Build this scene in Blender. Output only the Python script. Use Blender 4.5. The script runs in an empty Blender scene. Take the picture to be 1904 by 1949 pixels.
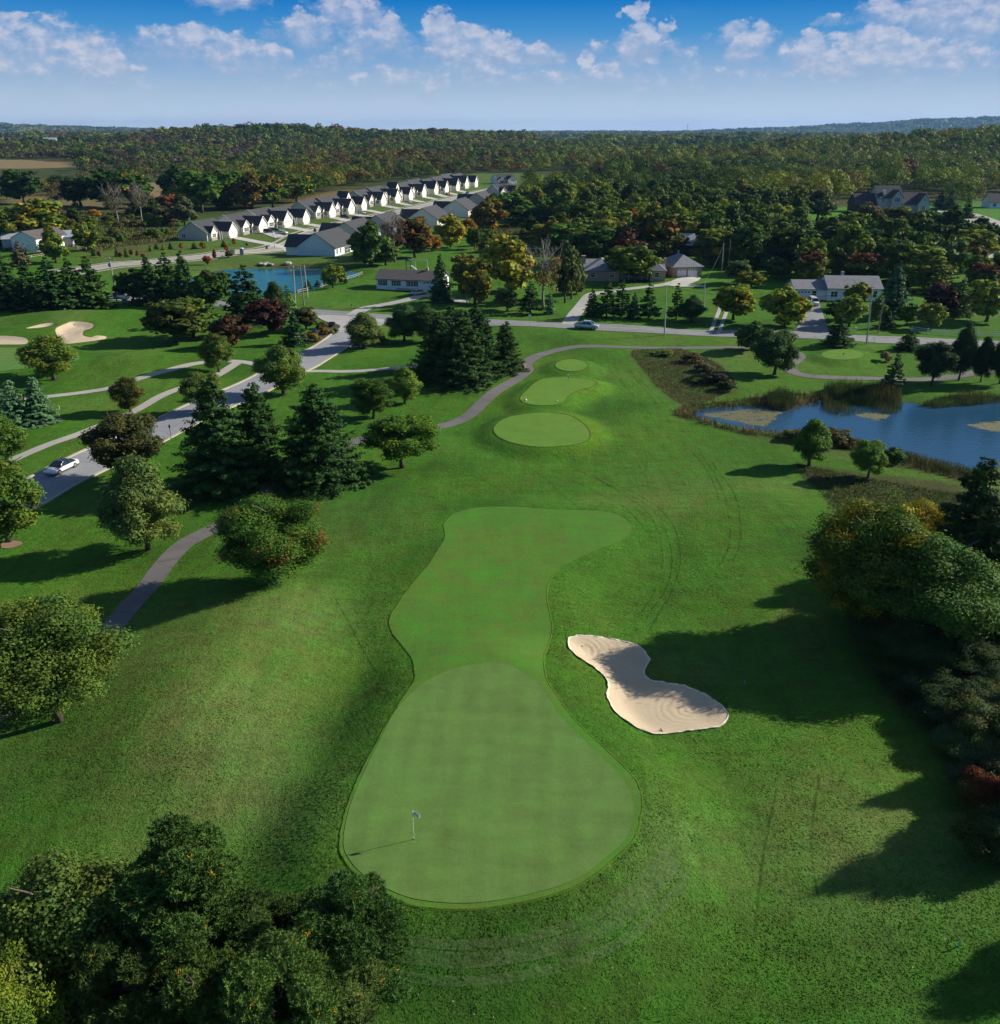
import bpy, math, random
import numpy as np
from mathutils import Vector, geometry

# ------------------------------------------------------------------ camera, sky, sun, exposure
S = bpy.context.scene
COL = S.collection
VW, VH, CX, CY, FP = 1904.0, 1949.0, 952.0, 974.5, 1713.0      # tracing frame and focal length in its units
TH = math.radians(23.05); CT, ST = math.cos(TH), math.sin(TH)
HC = 41.0                                                       # camera height over the green course

cam = bpy.data.cameras.new('camera'); cam.sensor_width = 36; cam.sensor_fit = 'HORIZONTAL'
cam.lens = FP / VW * 36; cam.clip_start = 1; cam.clip_end = 40000
co = bpy.data.objects.new('camera', cam); COL.objects.link(co)
co.location = (0, 0, HC); co.rotation_euler = (math.pi / 2 - TH, 0, 0)
S.camera = co

SUN_EL = math.radians(26.5); SUN_AZ = math.radians(71.5)        # azimuth from +Y towards +X
SUN_STRENGTH, SKY_STRENGTH, EXPOSURE = 5.0, 0.070, 0.56
sun = bpy.data.lights.new('sun', 'SUN'); sun.energy = SUN_STRENGTH; sun.angle = math.radians(0.5)
sun.color = (1.0, 0.93, 0.80)
so = bpy.data.objects.new('sun', sun); COL.objects.link(so)
sd = Vector((math.sin(SUN_AZ) * math.cos(SUN_EL), math.cos(SUN_AZ) * math.cos(SUN_EL), math.sin(SUN_EL)))
so.rotation_euler = sd.to_track_quat('Z', 'Y').to_euler(); so.location = (60, 20, 90)

S.view_settings.view_transform = 'Standard'; S.view_settings.look = 'None'
S.view_settings.exposure = EXPOSURE; S.view_settings.gamma = 1
cy = S.cycles
cy.max_bounces = 5; cy.diffuse_bounces = 2; cy.glossy_bounces = 2; cy.transmission_bounces = 2
cy.transparent_max_bounces = 6; cy.volume_bounces = 0; cy.sample_clamp_indirect = 3
cy.use_denoising = True

class NT:                                                       # small node helper
    def __init__(s, tree): s.t = tree; s.n = tree.nodes; s.l = tree.links
    def add(s, kind, **kw):
        n = s.n.new(kind)
        for k, v in kw.items(): setattr(n, k, v)
        return n
    def set(s, sock, v):
        if v is None: return
        if isinstance(v, (int, float)): sock.default_value = v
        elif isinstance(v, (tuple, list)):
            try: sock.default_value = v
            except Exception: sock.default_value = tuple(v) + (1,) if len(v) == 3 else v[:3]
        else: s.l.new(v, sock)
    def math(s, op, a, b=None, c=None, clamp=False):
        n = s.add('ShaderNodeMath', operation=op); n.use_clamp = clamp
        for i, v in enumerate((a, b, c)): s.set(n.inputs[i], v)
        return n.outputs[0]
    def mix(s, f, a, b, mode='MIX'):
        n = s.add('ShaderNodeMix', data_type='RGBA', blend_type=mode)
        s.set(n.inputs[0], f); s.set(n.inputs[6], a if not isinstance(a, tuple) else a + (1,) * (4 - len(a)))
        s.set(n.inputs[7], b if not isinstance(b, tuple) else b + (1,) * (4 - len(b)))
        return n.outputs[2]
    def noise(s, vec, scale, detail=3, rough=.55, dist=0.0):
        n = s.add('ShaderNodeTexNoise'); n.inputs['Scale'].default_value = scale
        n.inputs['Detail'].default_value = detail; n.inputs['Roughness'].default_value = rough
        n.inputs['Distortion'].default_value = dist
        if vec is not None: s.l.new(vec, n.inputs['Vector'])
        return n.outputs['Fac']
    def mapr(s, v, a, b, c=0.0, d=1.0, smooth=False):
        n = s.add('ShaderNodeMapRange', interpolation_type='SMOOTHSTEP' if smooth else 'LINEAR')
        for i, q in enumerate((v, a, b, c, d)): s.set(n.inputs[i], q)
        return n.outputs[0]
    def scalev(s, vec, k, rot=0.0, loc=(0, 0, 0)):
        n = s.add('ShaderNodeMapping'); s.l.new(vec, n.inputs[0])
        n.inputs['Scale'].default_value = k; n.inputs['Rotation'].default_value = (0, 0, rot); n.inputs['Location'].default_value = loc
        return n.outputs[0]

w = bpy.data.worlds.new('World'); S.world = w; w.use_nodes = True
T = NT(w.node_tree); T.n.clear()
sky = T.add('ShaderNodeTexSky', sky_type='NISHITA'); sky.sun_disc = False
sky.sun_elevation = SUN_EL; sky.sun_rotation = SUN_AZ; sky.air_density = 1.1; sky.dust_density = 0.6; sky.ozone_density = 3.0
tc = T.add('ShaderNodeTexCoord'); sx = T.add('ShaderNodeSeparateXYZ'); T.l.new(tc.outputs['Generated'], sx.inputs[0])
az = T.math('ARCTAN2', sx.outputs[0], sx.outputs[1]); el = T.math('ARCSINE', sx.outputs[2])
cb = T.add('ShaderNodeCombineXYZ'); T.l.new(az, cb.inputs[0]); T.l.new(T.math('MULTIPLY', el, 1.5), cb.inputs[1])
SKYV = cb.outputs[0]
def pix_sky(px, py):
    u = (px - CX) / FP; v = (py - CY) / FP
    d = Vector((u, CT - v * ST, -(ST + v * CT))).normalized()
    return math.atan2(d.x, d.y), math.asin(d.z)
CLOUDS = [  # x, y, half width, half height, strength
 (40,85,95,45,.75),(90,70,60,30,.7),(170,110,75,32,.9),(225,125,40,28,1.0),(15,35,28,16,.9),(120,135,120,22,.6),(330,72,60,24,.85),(355,75,40,22,1.0),
 (430,85,50,22,.9),(470,108,70,26,.7),(430,2,70,10,.95),(520,95,25,14,.8),(575,45,55,18,.95),(610,60,35,14,.8),(650,15,60,22,1.0),
 (685,30,45,24,.9),(740,52,32,18,1.15),(720,75,70,22,.8),(845,48,24,28,1.15),(870,75,60,26,1.1),(930,88,70,22,1.1),(1010,98,45,16,1.1),(900,105,110,22,.8),
 (820,152,32,20,.85),(760,150,50,18,.7),(700,165,90,16,.55),(590,140,110,22,.5),(640,110,60,20,.6),(920,135,60,15,.75),(965,150,60,18,.6),
 (1205,40,18,26,1.0),(1215,70,40,26,1.1),(1270,55,14,10,.9),(1275,90,22,14,.7),(1115,130,24,28,.85),(1150,150,50,20,.7),(1190,128,34,14,.8),(1060,150,60,16,.6),
 (1145,82,18,10,.7),(1380,52,26,14,1.0),(1445,56,32,16,1.05),(1420,84,34,18,1.05),(1310,115,24,18,.6),(1370,135,50,18,.55),(1250,160,110,18,.5),
 (1550,95,42,24,1.1),(1600,115,60,18,1.0),(1530,110,50,18,.7),(1680,88,70,24,1.15),(1740,92,40,20,1.0),(1810,105,42,22,1.0),(1690,120,110,20,.65),
 (1590,33,30,11,.8),(1700,15,55,26,.95),(1740,30,60,20,.9),(1820,12,80,34,1.1),(1870,38,60,24,1.0),(1880,100,34,18,.8),(1880,135,60,16,.5),
 (40,142,60,16,.6),(270,160,90,14,.45),(1500,150,120,16,.4),(1760,160,110,14,.35)]
warp1 = T.noise(SKYV, 18, 7, .64); warp2 = T.noise(T.scalev(SKYV, (1, 1, 1), 0, (3.7, 1.3, 0)), 18, 7, .64)
azw = T.math('ADD', az, T.math('MULTIPLY', T.math('SUBTRACT', warp1, .5), .11))
elw = T.math('ADD', el, T.math('MULTIPLY', T.math('SUBTRACT', warp2, .5), .045))
dens = None; lit = None
for (x, y, rx, ry, k) in CLOUDS:
    a0, e0 = pix_sky(x, y); ra = rx / FP * 1.22; re = ry / FP * 1.2
    da = T.math('MULTIPLY', T.math('SUBTRACT', azw, a0), 1 / ra); de = T.math('MULTIPLY', T.math('SUBTRACT', elw, e0), 1 / re)
    dl = T.math('MULTIPLY', T.math('MINIMUM', de, 0.0), .52); du = T.math('MAXIMUM', de, 0.0); dq = T.math('ADD', dl, du)
    r2 = T.math('ADD', T.math('MULTIPLY', da, da), T.math('MULTIPLY', dq, dq))
    m = T.math('MULTIPLY', T.math('SUBTRACT', 1.0, r2), k, clamp=True)
    tp = T.math('MULTIPLY', m, T.math('MULTIPLY_ADD', de, .55, .55, clamp=True))
    dens = m if dens is None else T.math('MAXIMUM', dens, m); lit = tp if lit is None else T.math('MAXIMUM', lit, tp)
puff = T.noise(SKYV, 60, 7, .6); puff2 = T.noise(T.scalev(SKYV, (1, 1, 1), 0, (-.006, -.008, 0)), 60, 7, .6)
topk = T.mapr(T.math('ADD', lit, T.math('MULTIPLY', T.math('SUBTRACT', puff, .5), 1.2)), .10, .62, 0, 1, True)
soft = T.mapr(T.math('ADD', dens, T.math('MULTIPLY', T.math('SUBTRACT', puff, .5), 1.1)), .08, 1.0, 0, .60, True)
mask = T.math('MAXIMUM', soft, T.math('MULTIPLY', topk, .64))
mask = T.math('MULTIPLY', mask, T.mapr(dens, 0.0, .22, 0, 1, True))
veil = T.math('MULTIPLY', T.noise(T.scalev(SKYV, (1, 2.2, 1)), 9, 5, .6), T.mapr(el, .005, .05, 1, .55))
shade = T.math('ADD', .5, T.math('MULTIPLY', T.math('SUBTRACT', puff, puff2), 3.2), clamp=True)
ccol = T.mix(T.math('MULTIPLY', T.math('MULTIPLY_ADD', shade, .7, .3), T.math('MULTIPLY_ADD', topk, .85, .15)), (3.4, 4.3, 6.0), (7.2, 6.8, 7.4))
ramp = T.add('ShaderNodeValToRGB'); T.l.new(T.mapr(el, 0.0, .30), ramp.inputs[0])
cr = ramp.color_ramp; cr.elements[0].position = 0; cr.elements[0].color = (.60, .74, .84, 1)
cr.elements[1].position = 1; cr.elements[1].color = (.10, .22, .50, 1)
for p_, c_ in ((.10, (.42, .56, .72)), (.20, (.23, .41, .66)), (.29, (.06, .29, .62)), (.38, (.005, .19, .56))):
    e_ = cr.elements.new(p_); e_.color = c_ + (1,)
skyc = T.add('ShaderNodeVectorMath', operation='SCALE'); T.l.new(ramp.outputs[0], skyc.inputs[0]); skyc.inputs['Scale'].default_value = 9.6
low = T.mapr(el, .25, .5)                                        # above the clouds the plain Nishita sky
base = T.mix(low, skyc.outputs[0], sky.outputs[0])
base = T.mix(T.math('MULTIPLY', T.mapr(veil, .30, .64, 0, .75, True), T.mapr(el, .04, .12, 1, .12)), base, (4.9, 5.7, 7.3))
lowfade = T.mapr(el, .006, .05, .15, 1)
base = T.mix(T.math('MULTIPLY', mask, lowfade), base, ccol)
bg = T.add('ShaderNodeBackground'); T.l.new(base, bg.inputs[0]); bg.inputs[1].default_value = SKY_STRENGTH
wo = T.add('ShaderNodeOutputWorld'); T.l.new(bg.outputs[0], wo.inputs[0])

# ------------------------------------------------------------------ tracing frame to ground
def gz(px, py, z=0.0):
    u = (px - CX) / FP; v = (py - CY) / FP
    t = (HC - z) / (ST + v * CT)
    return (u * t, (CT - v * ST) * t)
def proj(x, y, z):
    dep = y * CT + (HC - z) * ST
    return CX + FP * x / dep, CY + FP * ((HC - z) * CT - y * ST) / dep
def smooth_poly(P, n=6, closed=True):
    P = [np.array(p, float) for p in P]; m = len(P); out = []
    for i in range(m if closed else m - 1):
        if closed: a, b, c, d = P[i - 1], P[i], P[(i + 1) % m], P[(i + 2) % m]
        else: a, b, c, d = P[max(i - 1, 0)], P[i], P[i + 1], P[min(i + 2, m - 1)]
        for k in range(n):
            t = k / n
            out.append(.5 * ((2 * b) + (-a + c) * t + (2 * a - 5 * b + 4 * c - d) * t * t + (-a + 3 * b - 3 * c + d) * t ** 3))
    if not closed: out.append(P[-1])
    return np.array(out)
def sdist(P, x, y, pad):
    """signed distance to polygon P (negative inside), big value beyond pad"""
    P = np.asarray(P); r = np.full(x.shape, 1e6)
    mn = P.min(0) - pad; mx = P.max(0) + pad
    m = (x > mn[0]) & (x < mx[0]) & (y > mn[1]) & (y < mx[1])
    if not m.any(): return r
    X = x[m]; Y = y[m]; d2 = np.full(X.shape, 1e12); ins = np.zeros(X.shape, bool)
    A = P; B = np.roll(P, -1, 0)
    for (ax, ay), (bx, by) in zip(A, B):
        dx, dy = bx - ax, by - ay; L = dx * dx + dy * dy + 1e-12
        t = np.clip(((X - ax) * dx + (Y - ay) * dy) / L, 0, 1)
        d2 = np.minimum(d2, (X - ax - t * dx) ** 2 + (Y - ay - t * dy) ** 2)
        if ay != by:
            c = ((ay > Y) != (by > Y)) & (X < (bx - ax) * (Y - ay) / (by - ay) + ax); ins ^= c
    d = np.sqrt(d2); d[ins] *= -1; r[m] = d
    return r
def sst(t): t = np.clip(t, 0, 1); return t * t * (3 - 2 * t)
FEAT = []                                                        # ('plateau', P, h, fall) ('gauss', x, y, a, sx, sy, rot) ('dip', P, depth, inner)
def hills(x, y):
    r = np.hypot(x, y); h = np.zeros_like(x)
    for (px, d, a, sw, sl) in ((540,2050,34,380,300),(860,2300,17,300,260),(1650,1280,15,300,180),(1950,1380,18,300,200),(1450,2300,12,400,300),(1330,3300,10,500,400),(200,3400,16,700,400),
                               (60,8800,62,900,600),(300,9300,36,700,600),(1480,9500,45,900,700),(1660,9800,66,900,700),(1860,9600,95,900,800),(2050,8000,100,900,900),(-200,8800,60,1200,900)):
        a_ = math.atan((px - CX) / FP / CT); cx, cy_ = d * math.sin(a_), d * math.cos(a_)
        ux, uy = math.cos(a_), -math.sin(a_)
        p = (x - cx) * ux + (y - cy_) * uy; q = (x - cx) * -uy + (y - cy_) * ux
        h += a * np.exp(-(p / sw) ** 2 - (q / sl) ** 2)
    k = sst((r - 900) / 1500)
    h += k * 5 * (np.sin(x / 310 + 1) * np.cos(y / 370) + .6 * np.sin(x / 130 + y / 170))
    return h
def height(x, y):
    x = np.asarray(x, float); y = np.asarray(y, float)
    h = hills(x, y)
    nk = 1 - sst((np.hypot(x, y) - 350) / 300)
    h += nk * (.22 * np.sin(x / 9 + .6 * np.sin(y / 13)) * np.cos(y / 11 + 1) + .12 * np.sin(x / 4.1 + y / 5.3))
    for f in FEAT:
        if f[0] == 'gauss':
            _, cx, cy_, a, sx_, sy_, ro = f; c, s = math.cos(ro), math.sin(ro)
            p = (x - cx) * c + (y - cy_) * s; q = -(x - cx) * s + (y - cy_) * c
            h = h + a * np.exp(-(p / sx_) ** 2 - (q / sy_) ** 2)
        elif f[0] == 'plateau':
            _, P, z, fall = f; d = sdist(P, x, y, fall + 1)
            k = sst(1 - d / fall); h = h * (1 - k) + z * k
        elif f[0] == 'dip':
            _, P, dep, inner, out = f; d = sdist(P, x, y, out + 1)
            k = sst((out - d) / (out + inner)); h = h * (1 - k) + dep * k
    return h
def h1(x, y): return float(height(np.array([x]), np.array([y]))[0])
def g(px, py):
    z = 0.0
    for _ in range(5): x, y = gz(px, py, z); z = .5 * z + .5 * h1(x, y) if _ > 2 else h1(x, y)
    return x, y, h1(x, y)
def gp(L, z=0.0): return [gz(a, b, z) for a, b in L]

# ------------------------------------------------------------------ traced outlines (pixels of the photo at 1904 wide)
GREEN = [(974,1269),(1023,1301),(1064,1360),(1115,1413),(1160,1455),(1191,1490),(1205,1530),(1196,1588),(1163,1625),(1100,1672),(1020,1700),(937,1716),(875,1720),(817,1716),(766,1705),(700,1672),(664,1635),(654,1598),(668,1530),(697,1462),(722,1412),(752,1355),(800,1305),(860,1275),(930,1262)]
FAIR = [(964,964),(1056,969),(1141,972),(1176,979),(1199,994),(1204,1005),(1189,1025),(1141,1045),(1090,1068),(1060,1085),(1044,1110),(1040,1137),(1046,1170),(1050,1196),(1043,1230),(1034,1265),(1038,1295),(1059,1329),(1090,1367),(1141,1416),(1190,1462),(1215,1496),(1221,1533),(1210,1588),(1176,1627),(1107,1680),(1022,1710),(937,1726),(875,1730),(817,1727),(766,1716),(700,1682),(658,1640),(648,1598),(664,1530),(692,1462),(715,1420),(742,1370),(775,1325),(791,1296),(785,1265),(768,1232),(748,1205),(742,1180),(758,1150),(785,1112),(817,1075),(831,1052),(848,1022),(846,998),(865,979),(903,967)]
TEE1 = [(942,812),(962,797),(1000,788),(1040,785),(1078,789),(1106,803),(1122,822),(1119,837),(1093,846),(1050,850),(1008,849),(968,840),(945,827)]
TEE2 = [(1042,720),(1075,718),(1107,720),(1135,727),(1127,736),(1100,743),(1083,753),(1073,764),(1056,770),(1022,771),(998,766),(991,757),(1004,742),(1022,727)]
def ell(cx, cy_, rx, ry, n=14): return [(cx + rx * math.cos(i * 2 * math.pi / n), cy_ + ry * math.sin(i * 2 * math.pi / n)) for i in range(n)]
TEE3 = ell(1088, 695, 30, 11.5); TEE4 = ell(1604, 675, 40, 9.6); 
LGREEN = [(-60,668),(0,662),(90,664),(140,672),(150,684),(110,694),(40,702),(-60,708)]
BUNK = [(1081,1226),(1084.5,1220),(1102,1214),(1128,1211.6),(1166,1211.6),(1200,1217.5),(1220,1226),(1235,1244),(1238,1252),(1230,1267),(1228,1280),(1241,1290.5),(1269,1295.5),(1307,1300.6),(1340,1314.6),(1371,1334),(1387,1354),(1384,1367),(1366,1382),(1307,1390),(1256,1398.5),(1235.5,1399),(1204.7,1387.6),(1174,1366),(1158.7,1341.6),(1155,1321),(1158.7,1305.8),(1151,1289),(1133,1274),(1102,1258.5),(1084.5,1242)]
BUNK2 = [(107,629),(128,620),(143,617),(176,618),(174,624),(160,629),(158,636),(172,638),(184,634.5),(201,635),(197,640),(174,644),(143,648),(123,649),(110,640)]
BUNK3 = [(-40,643),(0,641),(48,644),(47,652),(0,653.6),(-40,655)]
BUNK4 = [(50,627.5),(77,621),(102,619),(98.5,623.6),(72,627.5)]
POND = [(1319,786),(1329,779),(1367,776),(1425,774),(1470,774),(1507,776),(1527,767),(1561,762),(1590,764),(1630,768),(1722,766),(1766,772),(1830,770),(1904,758),(2060,745),(2200,780),(2200,850),(2050,880),(1889,888),(1834,892),(1783,882),(1732,868),(1691,854),(1630,834),(1578,817),(1530,822),(1493,824),(1473,820),(1408,812),(1357,800),(1321,794)]
POND2 = [(330,548),(380,528),(430,514),(500,511),(560,510),(600,511),(640,515),(679,520),(660,531),(625,541),(600,549),(565,557),(500,563),(420,564),(360,560)]
GZ = 1.9
Pgreen = smooth_poly(gp(GREEN, GZ), 5); Pfair = smooth_poly([gz(a, b, GZ if b > 1330 else GZ - .3 if b > 1285 else .75) for a, b in FAIR], 4)
Ptee = [smooth_poly(gp(t, z), 5) for t, z in ((TEE1, .9), (TEE2, .9), (TEE3, .8), (TEE4, .7))]
Plg = smooth_poly(gp(LGREEN, .8), 5)
Pb = [smooth_poly(gp(b, z), 4) for b, z in ((BUNK, .3), (BUNK2, .8), (BUNK3, .6), (BUNK4, .9))]
Ppond = smooth_poly(gp(POND, -.7), 4); Ppond2 = smooth_poly(gp(POND2, -.9), 4)
WZ, WZ2 = -.75, -.95
def G(px, py, a, sx_, sy_, ro=0.0):
    x, y = gz(px, py, 0); FEAT.append(('gauss', x, y, a, sx_, sy_, ro))
G(360, 1340, 2.4, 8, 12, .2); G(520, 1180, 1.5, 7, 9, .3); G(700, 1380, -.9, 4, 12, -.35); G(470, 1480, 1.0, 8, 5)
G(1500, 1300, -.5, 10, 7); G(1060, 1850, -.8, 14, 3.2, .05); G(160, 610, 2.2, 18, 10, .1); G(60, 640, 1.0, 12, 7); G(250, 690, 1.2, 22, 9)
G(1330, 980, .8, 13, 8); G(1290, 1130, -.5, 9, 9); G(700, 1000, .7, 10, 9); G(600, 470, -1.2, 25, 14)
FEAT.append(('plateau', Pgreen, GZ, 8.0))
Pneck = smooth_poly(gp([(964,964),(1141,972),(1199,994),(1141,1045),(1060,1085),(1040,1137),(1050,1196),(1034,1265),(930,1290),(800,1290),(768,1232),(742,1180),(785,1112),(831,1052),(846,998),(903,967)], .6), 4)
_sl = FEAT.pop()
FEAT.append(('plateau', Pneck, .75, 6.0)); FEAT.append(_sl)
for P, z in zip(Ptee, (.9, .9, .8, .7)): FEAT.append(('plateau', P, z, 4.0))
FEAT.append(('plateau', Plg, .8, 7.0))
FEAT.append(('dip', Pb[0], -.25, 2.2, .35)); FEAT.append(('dip', Pb[1], .45, 2.0, .5)); FEAT.append(('dip', Pb[2], .3, 2.0, .5)); FEAT.append(('dip', Pb[3], .8, 1.5, .5))
FEAT.append(('dip', Ppond, -2.2, 7.0, 5.0)); FEAT.append(('dip', Ppond2, -2.6, 8.0, 7.0))

# ------------------------------------------------------------------ object helpers
def link(o, parent=None):
    COL.objects.link(o)
    if parent is not None: o.parent = parent
    return o
def tag(o, label=None, cat=None, group=None, kind=None):
    if label: o['label'] = label
    if cat: o['category'] = cat
    if group: o['group'] = group
    if kind: o['kind'] = kind
    return o
def empty(name, loc, rz=0.0, label=None, cat=None, group=None):
    o = bpy.data.objects.new(name, None); o.empty_display_size = .3; link(o)
    o.location = loc; o.rotation_euler = (0, 0, rz)
    return tag(o, label, cat, group)
def mesh_np(name, V, Fc, mat, tint=None, smooth=False, n=4):
    V = np.asarray(V, np.float32); Fc = np.asarray(Fc, np.int32)
    me = bpy.data.meshes.new(name); me.vertices.add(len(V)); me.vertices.foreach_set('co', V.ravel())
    me.loops.add(Fc.size); me.loops.foreach_set('vertex_index', Fc.ravel())
    me.polygons.add(len(Fc)); me.polygons.foreach_set('loop_start', np.arange(0, Fc.size, n, dtype=np.int32))
    if smooth: me.polygons.foreach_set('use_smooth', np.ones(len(Fc), bool))
    if tint is not None:
        a = me.attributes.new('tint', 'FLOAT_COLOR', 'POINT'); c = np.ones((len(V), 4), np.float32); c[:, :3] = tint
        a.data.foreach_set('color', c.ravel())
    me.update(calc_edges=True)
    if mat: me.materials.append(mat)
    return me
class MB:                                                        # mesh collector
    def __init__(s): s.v = []; s.f = []
    def poly(s, pts):
        k = len(s.v); s.v += [tuple(p) for p in pts]; s.f.append(tuple(range(k, k + len(pts)))); return s
    def box(s, x0, x1, y0, y1, z0, z1):
        k = len(s.v); s.v += [(x0,y0,z0),(x1,y0,z0),(x1,y1,z0),(x0,y1,z0),(x0,y0,z1),(x1,y0,z1),(x1,y1,z1),(x0,y1,z1)]
        s.f += [tuple(k + i for i in q) for q in ((0,3,2,1),(4,5,6,7),(0,1,5,4),(1,2,6,5),(2,3,7,6),(3,0,4,7))]; return s
    def prism(s, prof, axis, a0, a1):
        """closed profile (2-D list) extruded along an axis: 'x' prof=(y,z); 'y' prof=(x,z)"""
        m = len(prof); k = len(s.v)
        for a in (a0, a1):
            for p in prof: s.v.append((a, p[0], p[1]) if axis == 'x' else (p[0], a, p[1]))
        s.f.append(tuple(k + i for i in range(m))[::-1]); s.f.append(tuple(k + m + i for i in range(m)))
        for i in range(m): j = (i + 1) % m; s.f.append((k + i, k + j, k + m + j, k + m + i))
        return s
    def tube(s, pts, rad, n=6, cap=True):
        pts = [Vector(p) for p in pts]; rad = rad if isinstance(rad, (list, tuple)) else [rad] * len(pts); rings = []
        for i, p in enumerate(pts):
            d = (pts[min(i + 1, len(pts) - 1)] - pts[max(i - 1, 0)]).normalized()
            a = d.cross(Vector((0, 0, 1)) if abs(d.z) < .9 else Vector((1, 0, 0))).normalized(); b = d.cross(a)
            k = len(s.v); rings.append(k)
            for j in range(n):
                t = 2 * math.pi * j / n; q = p + (a * math.cos(t) + b * math.sin(t)) * rad[i]; s.v.append(tuple(q))
        for r0, r1 in zip(rings, rings[1:]):
            for j in range(n): s.f.append((r0 + j, r0 + (j + 1) % n, r1 + (j + 1) % n, r1 + j))
        if cap: s.f.append(tuple(rings[0] + j for j in range(n))[::-1]); s.f.append(tuple(rings[-1] + j for j in range(n)))
        return s
    def lathe(s, prof, n=14, c=(0, 0)):
        k = len(s.v); m = len(prof)
        for r, z in prof:
            for j in range(n): t = 2 * math.pi * j / n; s.v.append((c[0] + r * math.cos(t), c[1] + r * math.sin(t), z))
        for i in range(m - 1):
            for j in range(n): s.f.append((k + i * n + j, k + i * n + (j + 1) % n, k + (i + 1) * n + (j + 1) % n, k + (i + 1) * n + j))
        s.f.append(tuple(k + j for j in range(n))[::-1]); s.f.append(tuple(k + (m - 1) * n + j for j in range(n)))
        return s
    def mesh(s, name, mat, smooth=False):
        me = bpy.data.meshes.new(name); me.from_pydata(s.v, [], s.f); me.update()
        if mat: me.materials.append(mat)
        if smooth:
            for p in me.polygons: p.use_smooth = True
        return me
    def build(s, name, mat, parent=None, smooth=False):
        return link(bpy.data.objects.new(name, s.mesh(name, mat, smooth)), parent)

# ------------------------------------------------------------------ materials
def mat(name):
    m = bpy.data.materials.new(name); m.use_nodes = True; t = NT(m.node_tree); t.n.clear()
    b = t.add('ShaderNodeBsdfPrincipled'); o = t.add('ShaderNodeOutputMaterial'); t.l.new(b.outputs[0], o.inputs[0])
    return m, t, b, o
def simple(name, col, rough=.7, metal=0.0, var=.15, scale=3.0, bump=0.0, coat=0.0):
    m, t, b, o = mat(name); tc = t.add('ShaderNodeTexCoord')
    n = t.noise(tc.outputs['Object'], scale, 4, .6)
    t.set(b.inputs['Base Color'], t.mix(t.mapr(n, .3, .7), tuple(c * (1 - var) for c in col), tuple(min(1, c * (1 + var)) for c in col)))
    b.inputs['Roughness'].default_value = rough; b.inputs['Metallic'].default_value = metal
    if coat: b.inputs['Coat Weight'].default_value = coat
    if bump:
        bp = t.add('ShaderNodeBump'); bp.inputs['Strength'].default_value = bump; bp.inputs['Distance'].default_value = .05
        t.l.new(n, bp.inputs['Height']); t.l.new(bp.outputs[0], b.inputs['Normal'])
    return m
def grass_mat(name, col, vary=.35, fine=7.0, bumpd=.12, rough=.9, attr=False, stripe=0.0, blade=.5):
    """mown or rough grass: patches, clumps and blade-scale grain, all of it in world metres"""
    m, t, b, o = mat(name); geo = t.add('ShaderNodeNewGeometry'); P = geo.outputs['Position']
    if attr:
        at = t.add('ShaderNodeAttribute'); at.attribute_name = 'tint'; c = at.outputs['Color']
    else:
        rgb = t.add('ShaderNodeRGB'); rgb.outputs[0].default_value = tuple(col) + (1,); c = rgb.outputs[0]
    big = t.noise(P, .045, 4, .6); mid = t.noise(P, .4, 4, .65); f1 = t.noise(P, fine * .35, 5, .75); f2 = t.noise(P, fine, 3, .8)
    brown = t.mix(1.0, c, (1.40, .98, 1.0), 'MULTIPLY'); lush = t.mix(1.0, c, (.62, 1.10, .62), 'MULTIPLY')
    c = t.mix(t.mapr(big, .42, .68, 0, vary * 2.3), c, brown); c = t.mix(t.mapr(mid, .40, .66, 0, vary * 1.7), c, lush)
    v = t.math('ADD', t.math('MULTIPLY', t.math('SUBTRACT', f1, .5), blade * 1.5), t.math('MULTIPLY', t.math('SUBTRACT', f2, .5), blade * 2.2))
    v = t.math('ADD', v, t.math('MULTIPLY', t.math('SUBTRACT', mid, .5), .5))
    sw = t.noise(t.scalev(P, (1, .22, 1), .7), .55, 4, .65, 1.0); sw2 = t.noise(t.scalev(P, (.3, 1, 1), .25), 1.1, 3, .7, .6)
    v = t.math('ADD', v, t.math('MULTIPLY', t.math('SUBTRACT', t.math('ADD', sw, sw2), 1.0), blade * 1.5))
    if stripe:
        wv = t.add('ShaderNodeTexWave', wave_type='BANDS', bands_direction='X'); wv.inputs['Scale'].default_value = .17
        wv.inputs['Distortion'].default_value = .5; wv.inputs['Detail'].default_value = 1
        t.l.new(t.scalev(P, (1, 1, 1), .06), wv.inputs[0])
        wy = t.add('ShaderNodeTexWave', wave_type='BANDS', bands_direction='Y'); wy.inputs['Scale'].default_value = .15; wy.inputs['Distortion'].default_value = .8
        t.l.new(t.scalev(P, (1, 1, 1), .12), wy.inputs[0])
        v = t.math('ADD', v, t.math('MULTIPLY', t.math('SUBTRACT', t.math('ADD', wv.outputs['Fac'], t.math('MULTIPLY', wy.outputs['Fac'], .6)), .8), stripe))
    v = t.math('ADD', 1.0, v)
    mm = t.add('ShaderNodeVectorMath', operation='SCALE'); t.l.new(c, mm.inputs[0]); t.l.new(v, mm.inputs['Scale'])
    t.l.new(mm.outputs[0], b.inputs['Base Color']); b.inputs['Roughness'].default_value = rough
    b.inputs['Specular IOR Level'].default_value = .06
    bp = t.add('ShaderNodeBump'); bp.inputs['Strength'].default_value = 1; bp.inputs['Distance'].default_value = bumpd
    t.l.new(t.math('ADD', t.math('ADD', f1, t.math('MULTIPLY', f2, .6)), t.math('MULTIPLY', mid, 1.2)), bp.inputs['Height']); t.l.new(bp.outputs[0], b.inputs['Normal'])
    return m
M = {}
M['ground'] = grass_mat('rough_grass', (0, 0, 0), attr=True, bumpd=.16)
M['fair'] = grass_mat('fairway_grass', (.080, .172, .028), .4, 12, .03, .85, blade=.22)
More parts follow.
